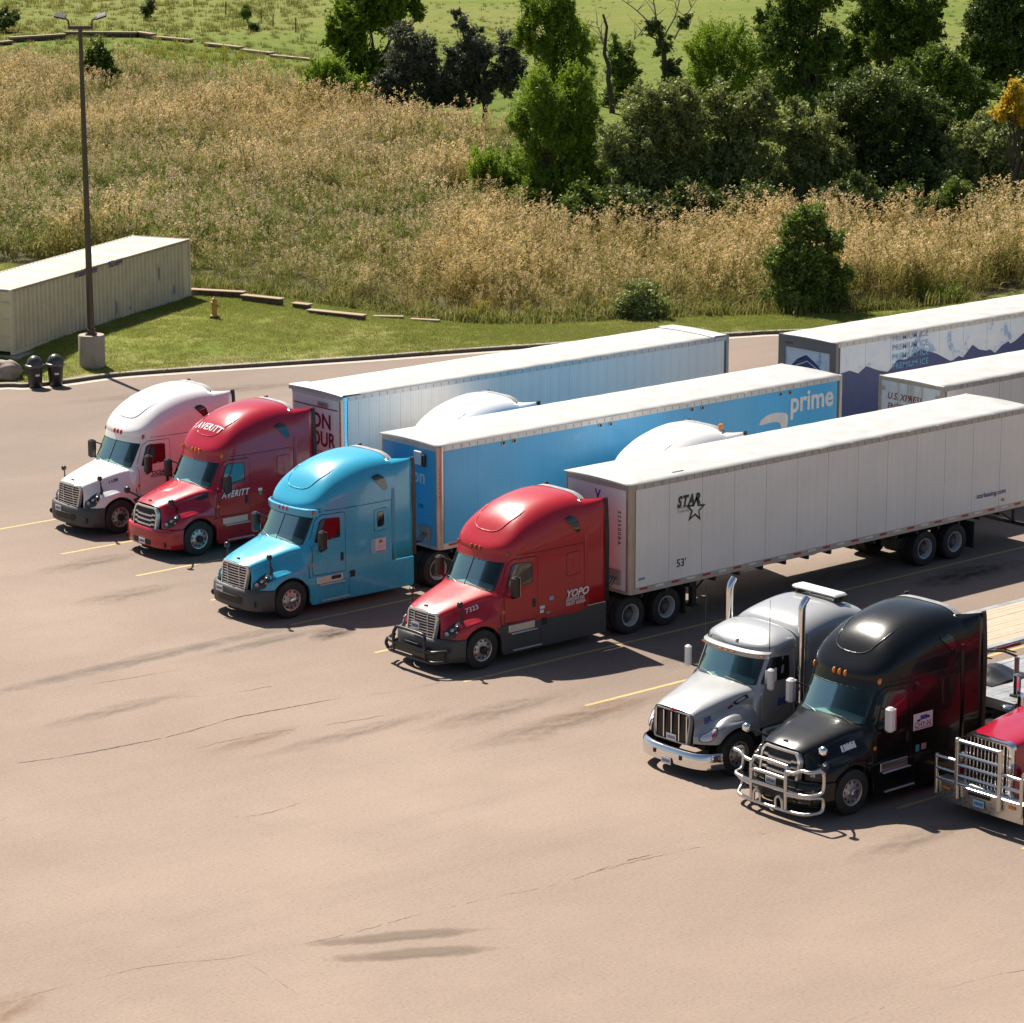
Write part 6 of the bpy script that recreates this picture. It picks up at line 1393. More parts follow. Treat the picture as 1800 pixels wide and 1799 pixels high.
# ------------------------------------------------------------------ leaves
def mat_leaf(name, c0, c1, trans=.35, attr='tint', inst=False, rough=.6):
    m, nt, b = new_mat(name); out = nt.nodes['Material Output']; a = N(nt, 'ShaderNodeAttribute'); a.attribute_name = attr
    if inst: a.attribute_type = 'INSTANCER'
    r = ramp(nt, a.outputs['Fac'], [(0, (*c0, 1)), (1, (*c1, 1))]); nt.links.new(r.outputs[0], b.inputs['Base Color']); b.inputs['Roughness'].default_value = rough; b.inputs['Specular IOR Level'].default_value = .35
    tr = N(nt, 'ShaderNodeBsdfTranslucent'); nt.links.new(mixc(nt, .5, r.outputs[0], (c1[0] * 1.2, c1[1] * 1.25, c1[2] * .6)), tr.inputs[0]); mx = N(nt, 'ShaderNodeMixShader'); mx.inputs[0].default_value = trans; nt.links.new(b.outputs[0], mx.inputs[1]); nt.links.new(tr.outputs[0], mx.inputs[2]); nt.links.new(mx.outputs[0], out.inputs[0]); MATS[name] = m; return m
M_BARK = mat_plain('bark', (.075, .058, .045), .95, dirt=.5, dscale=6, bmp=.8, bscale=18, dirtcol=(.03, .024, .02)); M_DEADW = mat_plain('dead_wood', (.30, .25, .20), .9, dirt=.4, dscale=6)
LEAF = {'bright': mat_leaf('leaf_bright', (.06, .12, .010), (.27, .36, .03), .3), 'willow': mat_leaf('leaf_willow', (.06, .125, .012), (.32, .43, .05), .3), 'dark': mat_leaf('leaf_dark', (.025, .052, .010), (.15, .19, .045), .18), 'olive': mat_leaf('leaf_olive', (.05, .06, .042), (.13, .14, .10), .18), 'mid': mat_leaf('leaf_mid', (.035, .075, .010), (.20, .26, .045), .22), 'pale': mat_leaf('leaf_pale', (.05, .08, .018), (.38, .41, .15), .2), 'yellow': mat_leaf('leaf_yellow', (.45, .28, .02), (.62, .46, .05), .35)}
def view_frame(base):
    d = Vector((base.x, base.y, 0)).normalized(); return Vector((d.y, -d.x, 0)), d        # right, away
def crown(name, blobs, mat, parent, leaf=.16, dens=1.0, seed=0, droop=0.0, slim=.55, lift=.0):
    """blobs: (centre rel. to parent, rx, ry, rz); leaves gather in brush-like sprays that point outwards from a lumpy shell"""
    r = np.random.default_rng(seed); C = []; T = []; A = []
    for c, rx, ry, rz in blobs:
        ns = max(5, int(16 * dens * (rx * rz + rx * ry + ry * rz)))
        u = r.normal(size=(ns, 3)); u /= np.linalg.norm(u, axis=1)[:, None]; lump = 1 + .26 * np.sin(u[:, 0] * 4 + seed) * np.cos(u[:, 2] * 5 + seed * 2) + .20 * np.sin(u[:, 1] * 9 + u[:, 2] * 7)
        rad = (.34 + .66 * r.random(ns) ** .55) * lump; ctr = u * rad[:, None] * [rx, ry, rz] + np.array(c); sp = r.uniform(.24, .58, ns) * min(1.1, .55 + .25 * rx); tone = r.normal(0, .12, ns)
        d = u + [0, 0, .25 + lift] + r.normal(0, .35, (ns, 3)); d /= np.linalg.norm(d, axis=1)[:, None]
        k = r.integers(60, 130, ns); i = np.repeat(np.arange(ns), k); n = len(i); q = r.normal(size=(n, 3)) * .42; q -= d[i] * (q * d[i]).sum(1)[:, None]; al = r.normal(0, .62 + lift * .5, n); q *= np.clip(1 - np.abs(al)[:, None] * .35, .3, 1)
        p = (d[i] * al[:, None] + q) * sp[i, None]; p[:, 2] -= droop * .5 * (p[:, 0] ** 2 + p[:, 1] ** 2) / np.maximum(sp[i], .1)
        C.append(ctr[i] + p); A.append(d[i]); T.append(np.clip(.48 + tone[i] + r.normal(0, .2, n), 0, 1))
    C = np.concatenate(C); T = np.concatenate(T); A = np.concatenate(A); n = len(C); NLEAF[0] += n
    a = r.normal(size=(n, 3)) * .75 + A * (.4 + lift * 1.2); a[:, 2] -= droop * .4; a /= np.linalg.norm(a, axis=1)[:, None]; b = r.normal(size=(n, 3)); b -= a * (a * b).sum(1)[:, None]; b /= np.linalg.norm(b, axis=1)[:, None]
    s = leaf * r.uniform(.55, 1.25, n)[:, None]; a *= s; b *= s * slim * .5
    V = np.stack([C - a * .5, C + b, C + a * .5, C - b], 1).reshape(-1, 3).astype(np.float32)
    me = bpy.data.meshes.new(name); me.vertices.add(4 * n); me.vertices.foreach_set('co', V.ravel()); me.loops.add(4 * n); me.loops.foreach_set('vertex_index', np.arange(4 * n, dtype=np.int32)); me.polygons.add(n); me.polygons.foreach_set('loop_start', np.arange(0, 4 * n, 4, dtype=np.int32)); me.update(calc_edges=True)
    at = me.attributes.new('tint', 'FLOAT', 'FACE'); at.data.foreach_set('value', T.astype(np.float32)); me.materials.append(mat); return link(bpy.data.objects.new(name, me), parent)
NLEAF = [0]
def limb(m, p0, p1, r0, r1, rr, n=5, wob=.12):
    p0, p1 = Vector(p0), Vector(p1); L = (p1 - p0).length; pts = []; rad = []
    for k in range(n + 1):
        s = k / n; q = p0.lerp(p1, s) + Vector((rr.uniform(-1, 1), rr.uniform(-1, 1), rr.uniform(-.3, .3))) * L * wob * .5 * (1 if 0 < k < n else 0); pts.append(q); rad.append(r0 + (r1 - r0) * s)
    m.tube(pts, rad, 6); return pts
def tree(name, label, cat, base, blobs, kind, leaf=.17, dens=1.0, seed=1, droop=0.0, trunk=None, group=None, slim=.55, bark=None, z0=-.1):
    """base pixel fixes where it stands; blobs (px, py, rx px, rz px) are turned into metres at that distance"""
    b = gz(*base, z0); rt, aw = view_frame(b); k = b.length / FPX; rr = random.Random(seed); t = thing(name, label, cat, tuple(b), 0, group)
    bl = []
    for (px, py, rx, rz) in blobs:
        d = ray(px, py); f = aw; s = (b - CAM).dot(aw) / d.dot(aw); p = CAM + d * s - b; p += aw * rr.uniform(-.25, .35) * rx * k; bl.append((p, rx * k * 1.1, rx * k * .95, rz * k * 1.1))
    full = []
    for p, a, c, e in bl:
        full.append(((p.x, p.y, p.z), a * .74, c * .74, e * .74))
        for _ in range(5 if a > .8 else 2):
            q = Vector((rr.gauss(0, 1), rr.gauss(0, 1) - .3, rr.gauss(.25, .9))).normalized(); sc_ = rr.uniform(.30, .50); full.append(((p.x + q.x * a * .78, p.y + q.y * c * .78, p.z + q.z * e * .78), a * sc_, c * sc_, e * sc_))
    crown('crown', full, LEAF[kind], t, leaf, dens, seed, droop, slim, .8 if kind == 'willow' else (.5 if kind == 'bright' else 0))
    m = MB(); top = max(p.z for p, *_ in bl); r0 = trunk or max(.07, .028 * top)
    big = max(bl, key=lambda q: q[1] * q[3]); st = [Vector((0, 0, -.3)), Vector((rr.uniform(-.1, .1), rr.uniform(-.1, .1), top * .35))]
    pts = limb(m, st[0], st[1], r0, r0 * .75, rr, 4, .06)
    for p, a, c, e in bl:
        q = limb(m, st[1] * rr.uniform(.5, 1.0), p + Vector((0, 0, e * .3)), r0 * .55, r0 * .18, rr)
        for _ in range(5):
            g = p + Vector((rr.uniform(-.8, .8) * a, rr.uniform(-.8, .8) * c, rr.uniform(-.6, .85) * e)); limb(m, q[rr.randint(1, 4)], g, r0 * .2, .012, rr)
    m.build('trunk', bark or M_BARK, t, 60); return t
GTREE = 'trees and bushes along the field'
tree('leafy_tree', 'tall bright green broadleaf tree beside the dark olive shrubs', 'tree', (672, 190), [(640, 20, 62, 55), (600, 60, 30, 45), (690, -10, 50, 50), (625, 105, 38, 34), (665, 130, 45, 40), (735, 20, 14, 18), (640, 160, 30, 20)], 'bright', .30, .62, 3)
tree('bush', 'rounded feathery green bush left of the tall broadleaf tree', 'bush', (585, 222), [(575, 145, 40, 32), (620, 160, 28, 28), (552, 160, 22, 22), (590, 175, 40, 22)], 'willow', .26, .62, 4, .3, slim=.3)
tree('bush', 'dark grey olive shrub next to the tall broadleaf tree', 'bush', (745, 226), [(725, 110, 55, 50), (700, 155, 45, 40), (760, 160, 45, 38), (690, 190, 30, 16)], 'olive', .24, .62, 5, slim=.4); tree('bush', 'dark grey olive shrub between its neighbour and the tall willow', 'bush', (850, 226), [(835, 100, 48, 45), (810, 150, 48, 42), (880, 150, 40, 40), (808, 40, 14, 22), (900, 95, 30, 40)], 'olive', .24, .55, 6, slim=.4)
tree('willow_tree', 'tall bright green willow towering behind the lower willows', 'tree', (1000, 330), [(950, 10, 36, 40), (985, 40, 32, 40), (1010, 85, 32, 42), (965, 80, 30, 34), (930, 60, 26, 36), (985, 130, 40, 34), (970, -45, 34, 34), (1020, 130, 24, 30)], 'bright', .22, .75, 7, .5, slim=.3, trunk=.25)
tree('willow_tree', 'feathery green willow with drooping sprays beside the reed bed', 'tree', (955, 398), [(935, 165, 32, 40), (918, 218, 25, 34), (965, 212, 28, 28), (1005, 165, 36, 42), (1034, 218, 26, 42), (1000, 258, 38, 28), (945, 272, 32, 30), (985, 312, 48, 36), (1034, 300, 34, 44), (942, 350, 44, 38), (1000, 372, 50, 32), (965, 190, 40, 40), (1010, 225, 40, 40)], 'willow', .21, 1.15, 8, .6, slim=.28); tree('willow_tree', 'small leaning willow spreading over the reeds', 'tree', (880, 392), [(860, 305, 40, 38), (890, 345, 52, 44), (925, 310, 40, 52), (845, 282, 24, 22), (905, 375, 40, 24)], 'willow', .20, .95, 9, .6, slim=.28); tree('bush', 'low yellow green sapling at the foot of the willows', 'bush', (815, 402), [(815, 385, 36, 20), (840, 365, 20, 22)], 'willow', .18, .8, 10, .3, slim=.35)
tree('leafy_tree', 'broad olive green tree with pale leaf tips at the left of the thicket', 'tree', (1150, 412), [(1145, 215, 75, 62), (1100, 280, 58, 60), (1175, 300, 75, 70), (1130, 365, 70, 50), (1205, 215, 50, 45)], 'pale', .21, .62, 11); tree('leafy_tree', 'olive green tree with loose crown in the middle of the thicket', 'tree', (1300, 405), [(1260, 200, 55, 45), (1305, 235, 55, 55), (1290, 310, 60, 62), (1330, 370, 45, 38), (1250, 300, 45, 60), (1345, 180, 40, 36)], 'pale', .21, .58, 12)
tree('leafy_tree', 'rounded dark green tree behind the lone young tree', 'tree', (1410, 395), [(1400, 240, 62, 48), (1380, 310, 58, 60), (1440, 300, 55, 62), (1410, 365, 60, 36)], 'pale', .21, .6, 13); tree('leafy_tree', 'dense dark green tree in the shaded right part of the thicket', 'tree', (1545, 388), [(1530, 170, 80, 55), (1500, 250, 65, 65), (1580, 230, 75, 70), (1540, 330, 85, 62), (1630, 300, 60, 70)], 'dark', .21, .58, 14); tree('leafy_tree', 'grey green tree with sunlit top right of the dense dark tree', 'tree', (1720, 395), [(1720, 260, 60, 48), (1690, 310, 55, 55), (1760, 320, 60, 60), (1720, 370, 75, 30)], 'pale', .21, .6, 15); tree('leafy_tree', 'dark leafy tree behind the yellow autumn bush', 'tree', (1815, 330), [(1800, 240, 55, 60), (1790, 170, 30, 30), (1830, 300, 50, 50)], 'dark', .2, .55, 16); tree('leafy_tree', 'dark tree filling the back of the thicket', 'tree', (1640, 300), [(1650, 130, 60, 45), (1600, 160, 50, 45), (1690, 180, 55, 60), (1740, 230, 45, 50)], 'mid', .22, .5, 17)
tree('bush', 'golden yellow autumn bush at the top of the thicket', 'bush', (1788, 425), [(1782, 172, 22, 26), (1770, 205, 18, 22), (1796, 200, 18, 28)], 'yellow', .20, .7, 18)
tree('leafy_tree', 'lone young tree standing in the tan reeds by the lawn', 'tree', (1420, 553), [(1415, 400, 42, 36), (1445, 440, 40, 40), (1390, 460, 42, 40), (1430, 500, 52, 40), (1370, 520, 28, 30), (1475, 480, 20, 22), (1420, 535, 60, 22)], 'mid', .17, .95, 19); tree('bush', 'small pale leafed shrub at the edge of the lawn', 'bush', (1125, 570), [(1125, 520, 36, 34), (1115, 548, 32, 22), (1150, 540, 24, 22)], 'pale', .16, .9, 20)
tree('leafy_tree', 'airy light green tree behind the thicket', 'tree', (1290, 230), [(1265, 80, 45, 42), (1235, 120, 40, 44), (1312, 110, 44, 46), (1290, 155, 60, 42)], 'willow', .20, .6, 21, .3, slim=.35); tree('leafy_tree', 'tall twin stemmed tree with thin leaves above the thicket', 'tree', (1425, 260), [(1400, 10, 66, 56), (1445, -20, 60, 50), (1370, 70, 54, 52), (1430, 110, 52, 56), (1390, 150, 50, 40)], 'mid', .22, .5, 22, trunk=.26); tree('leafy_tree', 'green tree between the twin stems and the dark trunk', 'tree', (1505, 230), [(1510, 60, 40, 56), (1495, 115, 50, 48), (1535, 10, 36, 44), (1470, 150, 40, 40)], 'mid', .22, .6, 23); tree('leafy_tree', 'dark trunked cottonwood with leaves against the bright field', 'tree', (1578, 240), [(1595, 20, 60, 46), (1550, -10, 60, 46), (1622, 65, 40, 44), (1565, 90, 46, 46), (1610, 130, 50, 40)], 'mid', .24, .5, 24, trunk=.36); tree('leafy_tree', 'big dark leaved cottonwood at the edge of the field', 'tree', (1772, 250), [(1745, 30, 60, 60), (1795, 5, 55, 65), (1722, 90, 38, 38), (1790, 95, 50, 50), (1740, 130, 45, 40)], 'dark', .26, .7, 25, trunk=.34)
tree('bush', 'dark round bush by the end of the far timber wall', 'bush', (10, 58), [(4, 36, 26, 18)], 'dark', .26, .7, 26); tree('bush', 'small upright dark bush on the slope above the far wall', 'bush', (260, 36), [(260, 18, 12, 17)], 'dark', .26, .9, 27); tree('bush', 'round green bush standing in the reeds behind the lamp post', 'bush', (176, 172), [(170, 108, 26, 26), (186, 120, 20, 22), (172, 130, 22, 16)], 'mid', .24, .8, 28); tree('bush', 'thin sapling on the grassy slope', 'bush', (437, 52), [(434, 20, 8, 8), (430, 26, 6, 6)], 'mid', .2, .6, 29, trunk=.05); tree('bush', 'pale small bush beside the sapling', 'bush', (448, 56), [(447, 50, 8, 5)], 'dark', .2, .8, 31); tree('bush', 'low green shrub among the reeds near the far bushes', 'bush', (455, 205), [(455, 192, 18, 10)], 'mid', .2, .8, 32)
tree('bush', 'green undergrowth bush right of the bare snag', 'bush', (1095, 190), [(1095, 110, 28, 45), (1085, 160, 30, 30)], 'mid', .22, .5, 33); tree('bush', 'soft green grassy bush behind the mural trailer', 'bush', (1650, 535), [(1640, 525, 45, 16), (1600, 532, 24, 12)], 'willow', .16, .9, 34, slim=.25)
for k, (px, py, kd, lb) in enumerate(((1040, 420, 'mid', 'dark undergrowth bush at the foot of the broad olive tree'), (1120, 425, 'dark', 'low shaded bush below the broad olive tree'), (1225, 422, 'dark', 'low shaded bush between the broad olive tree and the loose crown'), (1340, 415, 'dark', 'low shaded bush beside the lone young tree'), (1500, 410, 'dark', 'low shaded bush under the dense dark tree'), (1600, 408, 'dark', 'low shaded bush right of the dense dark tree'), (1690, 410, 'mid', 'low bush under the grey green tree'), (1790, 410, 'dark', 'low bush below the yellow autumn bush'))):
    tree('bush', lb, 'bush', (px, py + 16), [(px, py - 45, 52, 42), (px - 36, py - 30, 36, 36), (px + 38, py - 28, 38, 38)], kd, .20, .62, 60 + k)
# bare snag and dead ivy-clad tree
def snag(label, base, top, r0, branches, seed, ivy=None):
    b = gz(*base, -.1); rt, aw = view_frame(b); rr = random.Random(seed); t = thing('dead_tree', label, 'tree', tuple(b))
    def P(px, py):
        d = ray(px, py); return CAM + d * ((b - CAM).dot(aw) / d.dot(aw)) - b
    m = MB(); tp = P(*top); ts = limb(m, (0, 0, -.3), tp, r0, r0 * .35, rr, 8, .05); m.build('trunk', M_BARK, t, 60)
    for q in branches:
        m = MB(); pts = [P(*p) for p in q]; pts = [Vector(p) for p in crline([tuple(p) for p in pts], 4)]; n = len(pts); m.tube(pts, [r0 * .24 * (1 - .85 * i / n) for i in range(n)], 6)
        for i in range(2, n, 2):
            for _ in range(2): limb(m, pts[i], pts[i] + Vector((rr.uniform(-1, 1), rr.uniform(-.6, .6), rr.uniform(.1, 1.2))) * 1.3, .03, .006, rr, 3)
        m.build('branch', M_DEADW, t, 60)
    if ivy: crown('ivy', [((P(a, c).x, P(a, c).y, P(a, c).z), e * b.length / FPX, e * b.length / FPX, f * b.length / FPX) for a, c, e, f in ivy], LEAF['dark'], t, .24, .8, seed)
snag('bare broken snag standing behind the willows', (1076, 200), (1060, 26), .22, [[(1066, 100), (1056, 60), (1050, 45)], [(1068, 90), (1058, 72), (1054, 68)]], 41)
snag('dead tree wrapped in dark ivy with bare white branches', (1190, 215), (1150, 30), .30, [[(1160, 60), (1120, 20), (1085, -5)], [(1155, 45), (1150, 10), (1140, -40)], [(1170, 60), (1190, 20), (1200, -40)], [(1185, 70), (1205, 30), (1225, 0)], [(1165, 75), (1130, 60), (1115, 70)]], 42, [(1150, 50, 12, 18), (1165, 85, 14, 20), (1180, 125, 20, 25), (1195, 160, 26, 26), (1205, 40, 6, 10)])
for k, (p0, p1) in enumerate((((1535, 100), (1548, 48)), ((1215, 115), (1240, 75)))):
    pass

# ------------------------------------------------------------------ scattered ground cover (uncountable: one object each)
def grass_blade(V, F, T, p, h, lean, w, tone, r, seg=3):
    d = Vector((math.cos(lean[0]), math.sin(lean[0]), 0)); sidev = Vector((-d.y, d.x, 0)); o = len(V)
    for k in range(seg + 1):
        s = k / seg; q = Vector(p) + Vector((0, 0, h * s * (1 - .35 * lean[1] * s))) + d * (h * lean[1] * s * s); ww = w * (1 - s * .9); V.append(tuple(q - sidev * ww)); V.append(tuple(q + sidev * ww))
    for k in range(seg): F.append((o + 2 * k, o + 2 * k + 1, o + 2 * k + 3, o + 2 * k + 2)); T.append(tone)
def proto(name, V, F, T, mats, MI=None):
    me = bpy.data.meshes.new(name); me.from_pydata(V, [], F); at = me.attributes.new('tint', 'FLOAT', 'FACE'); at.data.foreach_set('value', T)
    for m in mats: me.materials.append(m)
    if MI: me.polygons.foreach_set('material_index', MI)
    return bpy.data.objects.new(name, me)
def mat_blend(name, cols, dry, trans=.35):
    """leaf tone from the face tint, shifted towards dry straw by the clump's own dryness"""
    m, nt, b = new_mat(name); out = nt.nodes['Material Output']; a = N(nt, 'ShaderNodeAttribute'); a.attribute_name = 'tint'; i = N(nt, 'ShaderNodeAttribute'); i.attribute_name = 'dry'; i.attribute_type = 'INSTANCER'
    r = ramp(nt, a.outputs['Fac'], [(0, (*cols[0], 1)), (1, (*cols[1], 1))]); d = ramp(nt, a.outputs['Fac'], [(0, (*dry[0], 1)), (1, (*dry[1], 1))]); c = mixc(nt, i.outputs['Fac'], r.outputs[0], d.outputs[0])
    nt.links.new(c, b.inputs['Base Color']); b.inputs['Roughness'].default_value = .75; b.inputs['Specular IOR Level'].default_value = .2; tr = N(nt, 'ShaderNodeBsdfTranslucent'); nt.links.new(c, tr.inputs[0]); mx = N(nt, 'ShaderNodeMixShader'); mx.inputs[0].default_value = trans; nt.links.new(b.outputs[0], mx.inputs[1]); nt.links.new(tr.outputs[0], mx.inputs[2]); nt.links.new(mx.outputs[0], out.inputs[0]); return m
def scatter(name, label, P, scale, rot, dry, protos, pick, cat=None):
    n = len(P); me = bpy.data.meshes.new(name); me.vertices.add(n); me.vertices.foreach_set('co', np.asarray(P, np.float32).ravel())
    for nm, ty, val in (('scl', 'FLOAT', scale), ('dry', 'FLOAT', dry)): at = me.attributes.new(nm, ty, 'POINT'); at.data.foreach_set('value', np.asarray(val, np.float32))
    at = me.attributes.new('rot', 'FLOAT_VECTOR', 'POINT'); at.data.foreach_set('vector', np.asarray(rot, np.float32).ravel()); at = me.attributes.new('pick', 'INT', 'POINT'); at.data.foreach_set('value', np.asarray(pick, np.int32))
    o = link(bpy.data.objects.new(name, me)); tag(o, label, cat, kind='stuff'); g = bpy.data.node_groups.new(name, 'GeometryNodeTree'); g.interface.new_socket('Geometry', in_out='INPUT', socket_type='NodeSocketGeometry'); g.interface.new_socket('Geometry', in_out='OUTPUT', socket_type='NodeSocketGeometry')
    gi, go = g.nodes.new('NodeGroupInput'), g.nodes.new('NodeGroupOutput'); ip = g.nodes.new('GeometryNodeInstanceOnPoints'); j = g.nodes.new('GeometryNodeJoinGeometry')
    for p in protos:
        oi = g.nodes.new('GeometryNodeObjectInfo'); oi.inputs['Object'].default_value = p; ti = g.nodes.new('GeometryNodeGeometryToInstance'); g.links.new(oi.outputs['Geometry'], ti.inputs[0]); g.links.new(ti.outputs[0], j.inputs[0])
    def attr(nm, ty):
        a = g.nodes.new('GeometryNodeInputNamedAttribute'); a.data_type = ty; a.inputs['Name'].default_value = nm; return a.outputs['Attribute']
    g.links.new(gi.outputs[0], ip.inputs['Points']); g.links.new(j.outputs[0], ip.inputs['Instance']); ip.inputs['Pick Instance'].default_value = True; g.links.new(attr('pick', 'INT'), ip.inputs['Instance Index']); g.links.new(attr('scl', 'FLOAT'), ip.inputs['Scale'])
    e2r = g.nodes.new('FunctionNodeEulerToRotation'); g.links.new(attr('rot', 'FLOAT_VECTOR'), e2r.inputs[0]); g.links.new(e2r.outputs[0], ip.inputs['Rotation']); g.links.new(ip.outputs[0], go.inputs[0]); md = o.modifiers.new('scatter', 'NODES'); md.node_group = g; return o
# reed clumps: bent leaves and a pale plume
M_REED = mat_blend('reed_leaf', ((.035, .062, .008), (.27, .30, .05)), ((.16, .115, .025), (.52, .41, .13)), .38); M_PLUME = mat_blend('reed_plume', ((.48, .35, .20), (.80, .62, .41)), ((.54, .38, .15), (.80, .61, .30)), .35)
def reed_proto(seed, plumes=3, hh=2.3):
    r = random.Random(seed); V, F, T, MI = [], [], [], []
    for s in range(8):
        x, y = r.gauss(0, .30), r.gauss(0, .30); h = hh * r.uniform(.62, 1.12) * (.85 if s >= plumes else 1); ln = (r.gauss(.6, .9), r.uniform(.05, .28)); n0 = len(F); grass_blade(V, F, T, (x, y, 0), h, ln, .010, .4, r, 3)
        d = Vector((math.cos(ln[0]), math.sin(ln[0]), 0))
        for k in range(7):
            s0 = r.uniform(.25, .95); q = Vector((x, y, 0)) + d * (h * ln[1] * s0 * s0) + Vector((0, 0, h * s0 * .93)); grass_blade(V, F, T, q, r.uniform(.30, .62), (r.gauss(.5, 1.6), r.uniform(.6, 1.7)), r.uniform(.014, .032), min(1, max(0, .12 + s0 * .55 + r.gauss(0, .22))), r, 3)
        MI += [0] * (len(F) - n0); n1 = len(F)
        if s < plumes:
            tp = Vector((x, y, 0)) + d * (h * ln[1]) + Vector((0, 0, h * (1 - .35 * ln[1]))); pd = Vector((math.cos(.6), math.sin(.6), 0))
            for k in range(16):
                q = tp + pd * abs(r.gauss(.05, .07)) + Vector((r.gauss(0, .055), r.gauss(0, .055), r.gauss(-.04, .105))); u = Vector((r.gauss(0, 1), r.gauss(0, 1), r.gauss(0, .8))).normalized() * r.uniform(.04, .085); w = u.orthogonal().normalized() * r.uniform(.018, .035); o = len(V)
                V += [tuple(q - u), tuple(q + w), tuple(q + u), tuple(q - w)]; F.append((o, o + 1, o + 2, o + 3)); T.append(min(1, max(0, r.gauss(.5, .28))))
        MI += [1] * (len(F) - n1)
    return proto('reed', V, F, T, [M_REED, M_PLUME], MI)
REEDS = [reed_proto(i, pl, h) for i, (pl, h) in enumerate(((5, 2.5), (4, 2.3), (2, 2.0), (0, 1.75), (0, 1.45), (6, 2.6)))]
REEDPX = [(-90, 455), (0, 462), (100, 470), (250, 480), (342, 500), (427, 508), (495, 520), (575, 533), (645, 546), (770, 561), (900, 567), (1050, 560), (1280, 550), (1420, 547), (1590, 540), (1700, 525), (1900, 480), (1900, 415), (1700, 415), (1470, 412), (1330, 425), (1200, 435), (1050, 435), (960, 430), (870, 410), (840, 370), (900, 250), (800, 245), (650, 238), (545, 220), (525, 185), (420, 160), (250, 128), (60, 126), (-90, 132)]
poly = [gz(*p) for p in REEDPX]; poly = np.array([(p.x, p.y) for p in poly]); sheet('marsh_ground', [tuple(p) for p in poly], -.085, mat_marsh(), None, 'structure')
def inside(P, poly):
    x, y = P[:, 0], P[:, 1]; c = np.zeros(len(P), bool); n = len(poly)
    for i in range(n):
        x0, y0 = poly[i]; x1, y1 = poly[i - 1]; k = ((y0 > y) != (y1 > y)) & (x < (x1 - x0) * (y - y0) / (y1 - y0 + 1e-9) + x0); c ^= k
    return c
def fbm(x, y, s, ph=0.0):
    return (np.sin(x / s + 1.7 * np.sin(y / s * .8 + ph)) + np.sin(y / s * 1.13 + 1.3 * np.sin(x / s * .9 + ph * 1.7)) + .6 * np.sin(x / s * 2.3 + y / s * 1.9 + ph) + .5 * np.sin(x / s * 3.7 - y / s * 4.1 + ph * 2)) / 3.1
def pixel(P):
    q = np.c_[P, np.zeros(len(P))] - np.array(CAM); w = q @ np.array(_fw); return 900 + FPX * (q @ np.array(_rt)) / w, 900 - FPX * (q @ np.array(_up)) / w
def sample(poly, dens, seed):
    r = np.random.default_rng(seed); lo, hi = poly.min(0), poly.max(0); n = int(np.prod(hi - lo) * dens); P = lo + r.random((n, 2)) * (hi - lo); P = P[inside(P, poly)]; px, py = pixel(P); return P[(px > -60) & (px < 1860)], r
P, r = sample(poly, 3.0, 1); n = len(P); px, py = pixel(P); f1 = fbm(P[:, 0], P[:, 1], 5.5, 1.0); f2 = fbm(P[:, 0], P[:, 1], 13, 2.0); f3 = fbm(P[:, 0], P[:, 1], 2.2, 4.0)
thin = fbm(P[:, 0], P[:, 1], 3.1, 9.0); tan = .36 + .42 * f1 + .25 * f2 + .22 * f3 + np.where((px > 760) & (py > 395), .30, 0) + np.where((py < 330) & (py > 150), .16, 0) - np.where((py < 500) & (py > 340) & (px < 760), .16, 0) - np.where(py < 150, .35, 0)
dry = np.clip(tan + r.normal(0, .16, n), 0, 1); pick = np.where(dry > .62, r.choice([0, 5, 1], n), np.where(dry > .36, r.choice([0, 1, 2], n), np.where(dry > .16, r.choice([2, 3, 1], n), r.choice([3, 4], n))))
scl = np.clip((.82 + .20 * f1 + .30 * thin) + r.normal(0, .15, n), .42, 1.4) * np.where(py < 150, .7, 1.0) * np.where((py > 480) & (px < 800), .72, 1.0); scl *= np.clip(.55 + (np.array([max(0.0, b) for b in (560 - py)]) / 60), .55, 1)
rot = np.c_[r.normal(0, .14, n), r.normal(0, .14, n), r.uniform(-1.4, 1.4, n)]
scatter('reed_bed', 'tall tan plumed reeds covering the low ground beyond the lawn', np.c_[P, np.full(n, -.1)], scl, rot, np.clip(dry * .9, 0, 1), REEDS[::-1], 5 - pick, 'reeds')
print('reeds', n)
# rough grass on the slope and field, turf on the lawn
M_GR = mat_blend('meadow_grass', ((.085, .112, .016), (.25, .265, .06)), ((.26, .215, .06), (.44, .36, .15)), .35)
M_TURF = mat_blend('turf_blade', ((.14, .185, .022), (.34, .37, .085)), ((.32, .28, .08), (.50, .43, .18)), .4)
def tuft(seed, nb, h, spread, w, seg=2, mat=None):
    r = random.Random(seed); V, F, T = [], [], []
    for _ in range(nb): grass_blade(V, F, T, (r.gauss(0, spread), r.gauss(0, spread), 0), h * r.uniform(.5, 1.15), (r.uniform(0, 6.28), r.uniform(.1, .8)), w, min(1, max(0, r.gauss(.5, .25))), r, seg)
    return proto('tuft', V, F, T, [mat or M_GR])
TALL = [tuft(i, 26, .55, .28, .028) for i in range(4)]; SHORT = [tuft(20 + i, 34, .07, .14, .007, mat=M_TURF) for i in range(4)]
FIELDPX = [(-90, 470), (0, 466), (-90, 132), (60, 126), (250, 128), (420, 160), (525, 185), (545, 220), (650, 238), (900, 250), (850, 380), (960, 455), (1330, 450), (1900, 440), (1900, -60), (-90, -60)]
fp = np.array([(gz(*p).x, gz(*p).y) for p in FIELDPX[2:]]); P, r = sample(fp, .55, 2); n = len(P); px, py = pixel(P); f1 = fbm(P[:, 0], P[:, 1], 7, 3.0); f2 = fbm(P[:, 0], P[:, 1], 21, 5.0); keep = (f1 + f2 * .8 + r.normal(0, .35, n) > -.1) | (px < 560) & (r.random(n) > .25); P = P[keep]; px, py = px[keep], py[keep]; n = len(P); f1 = f1[keep]; f2 = f2[keep]
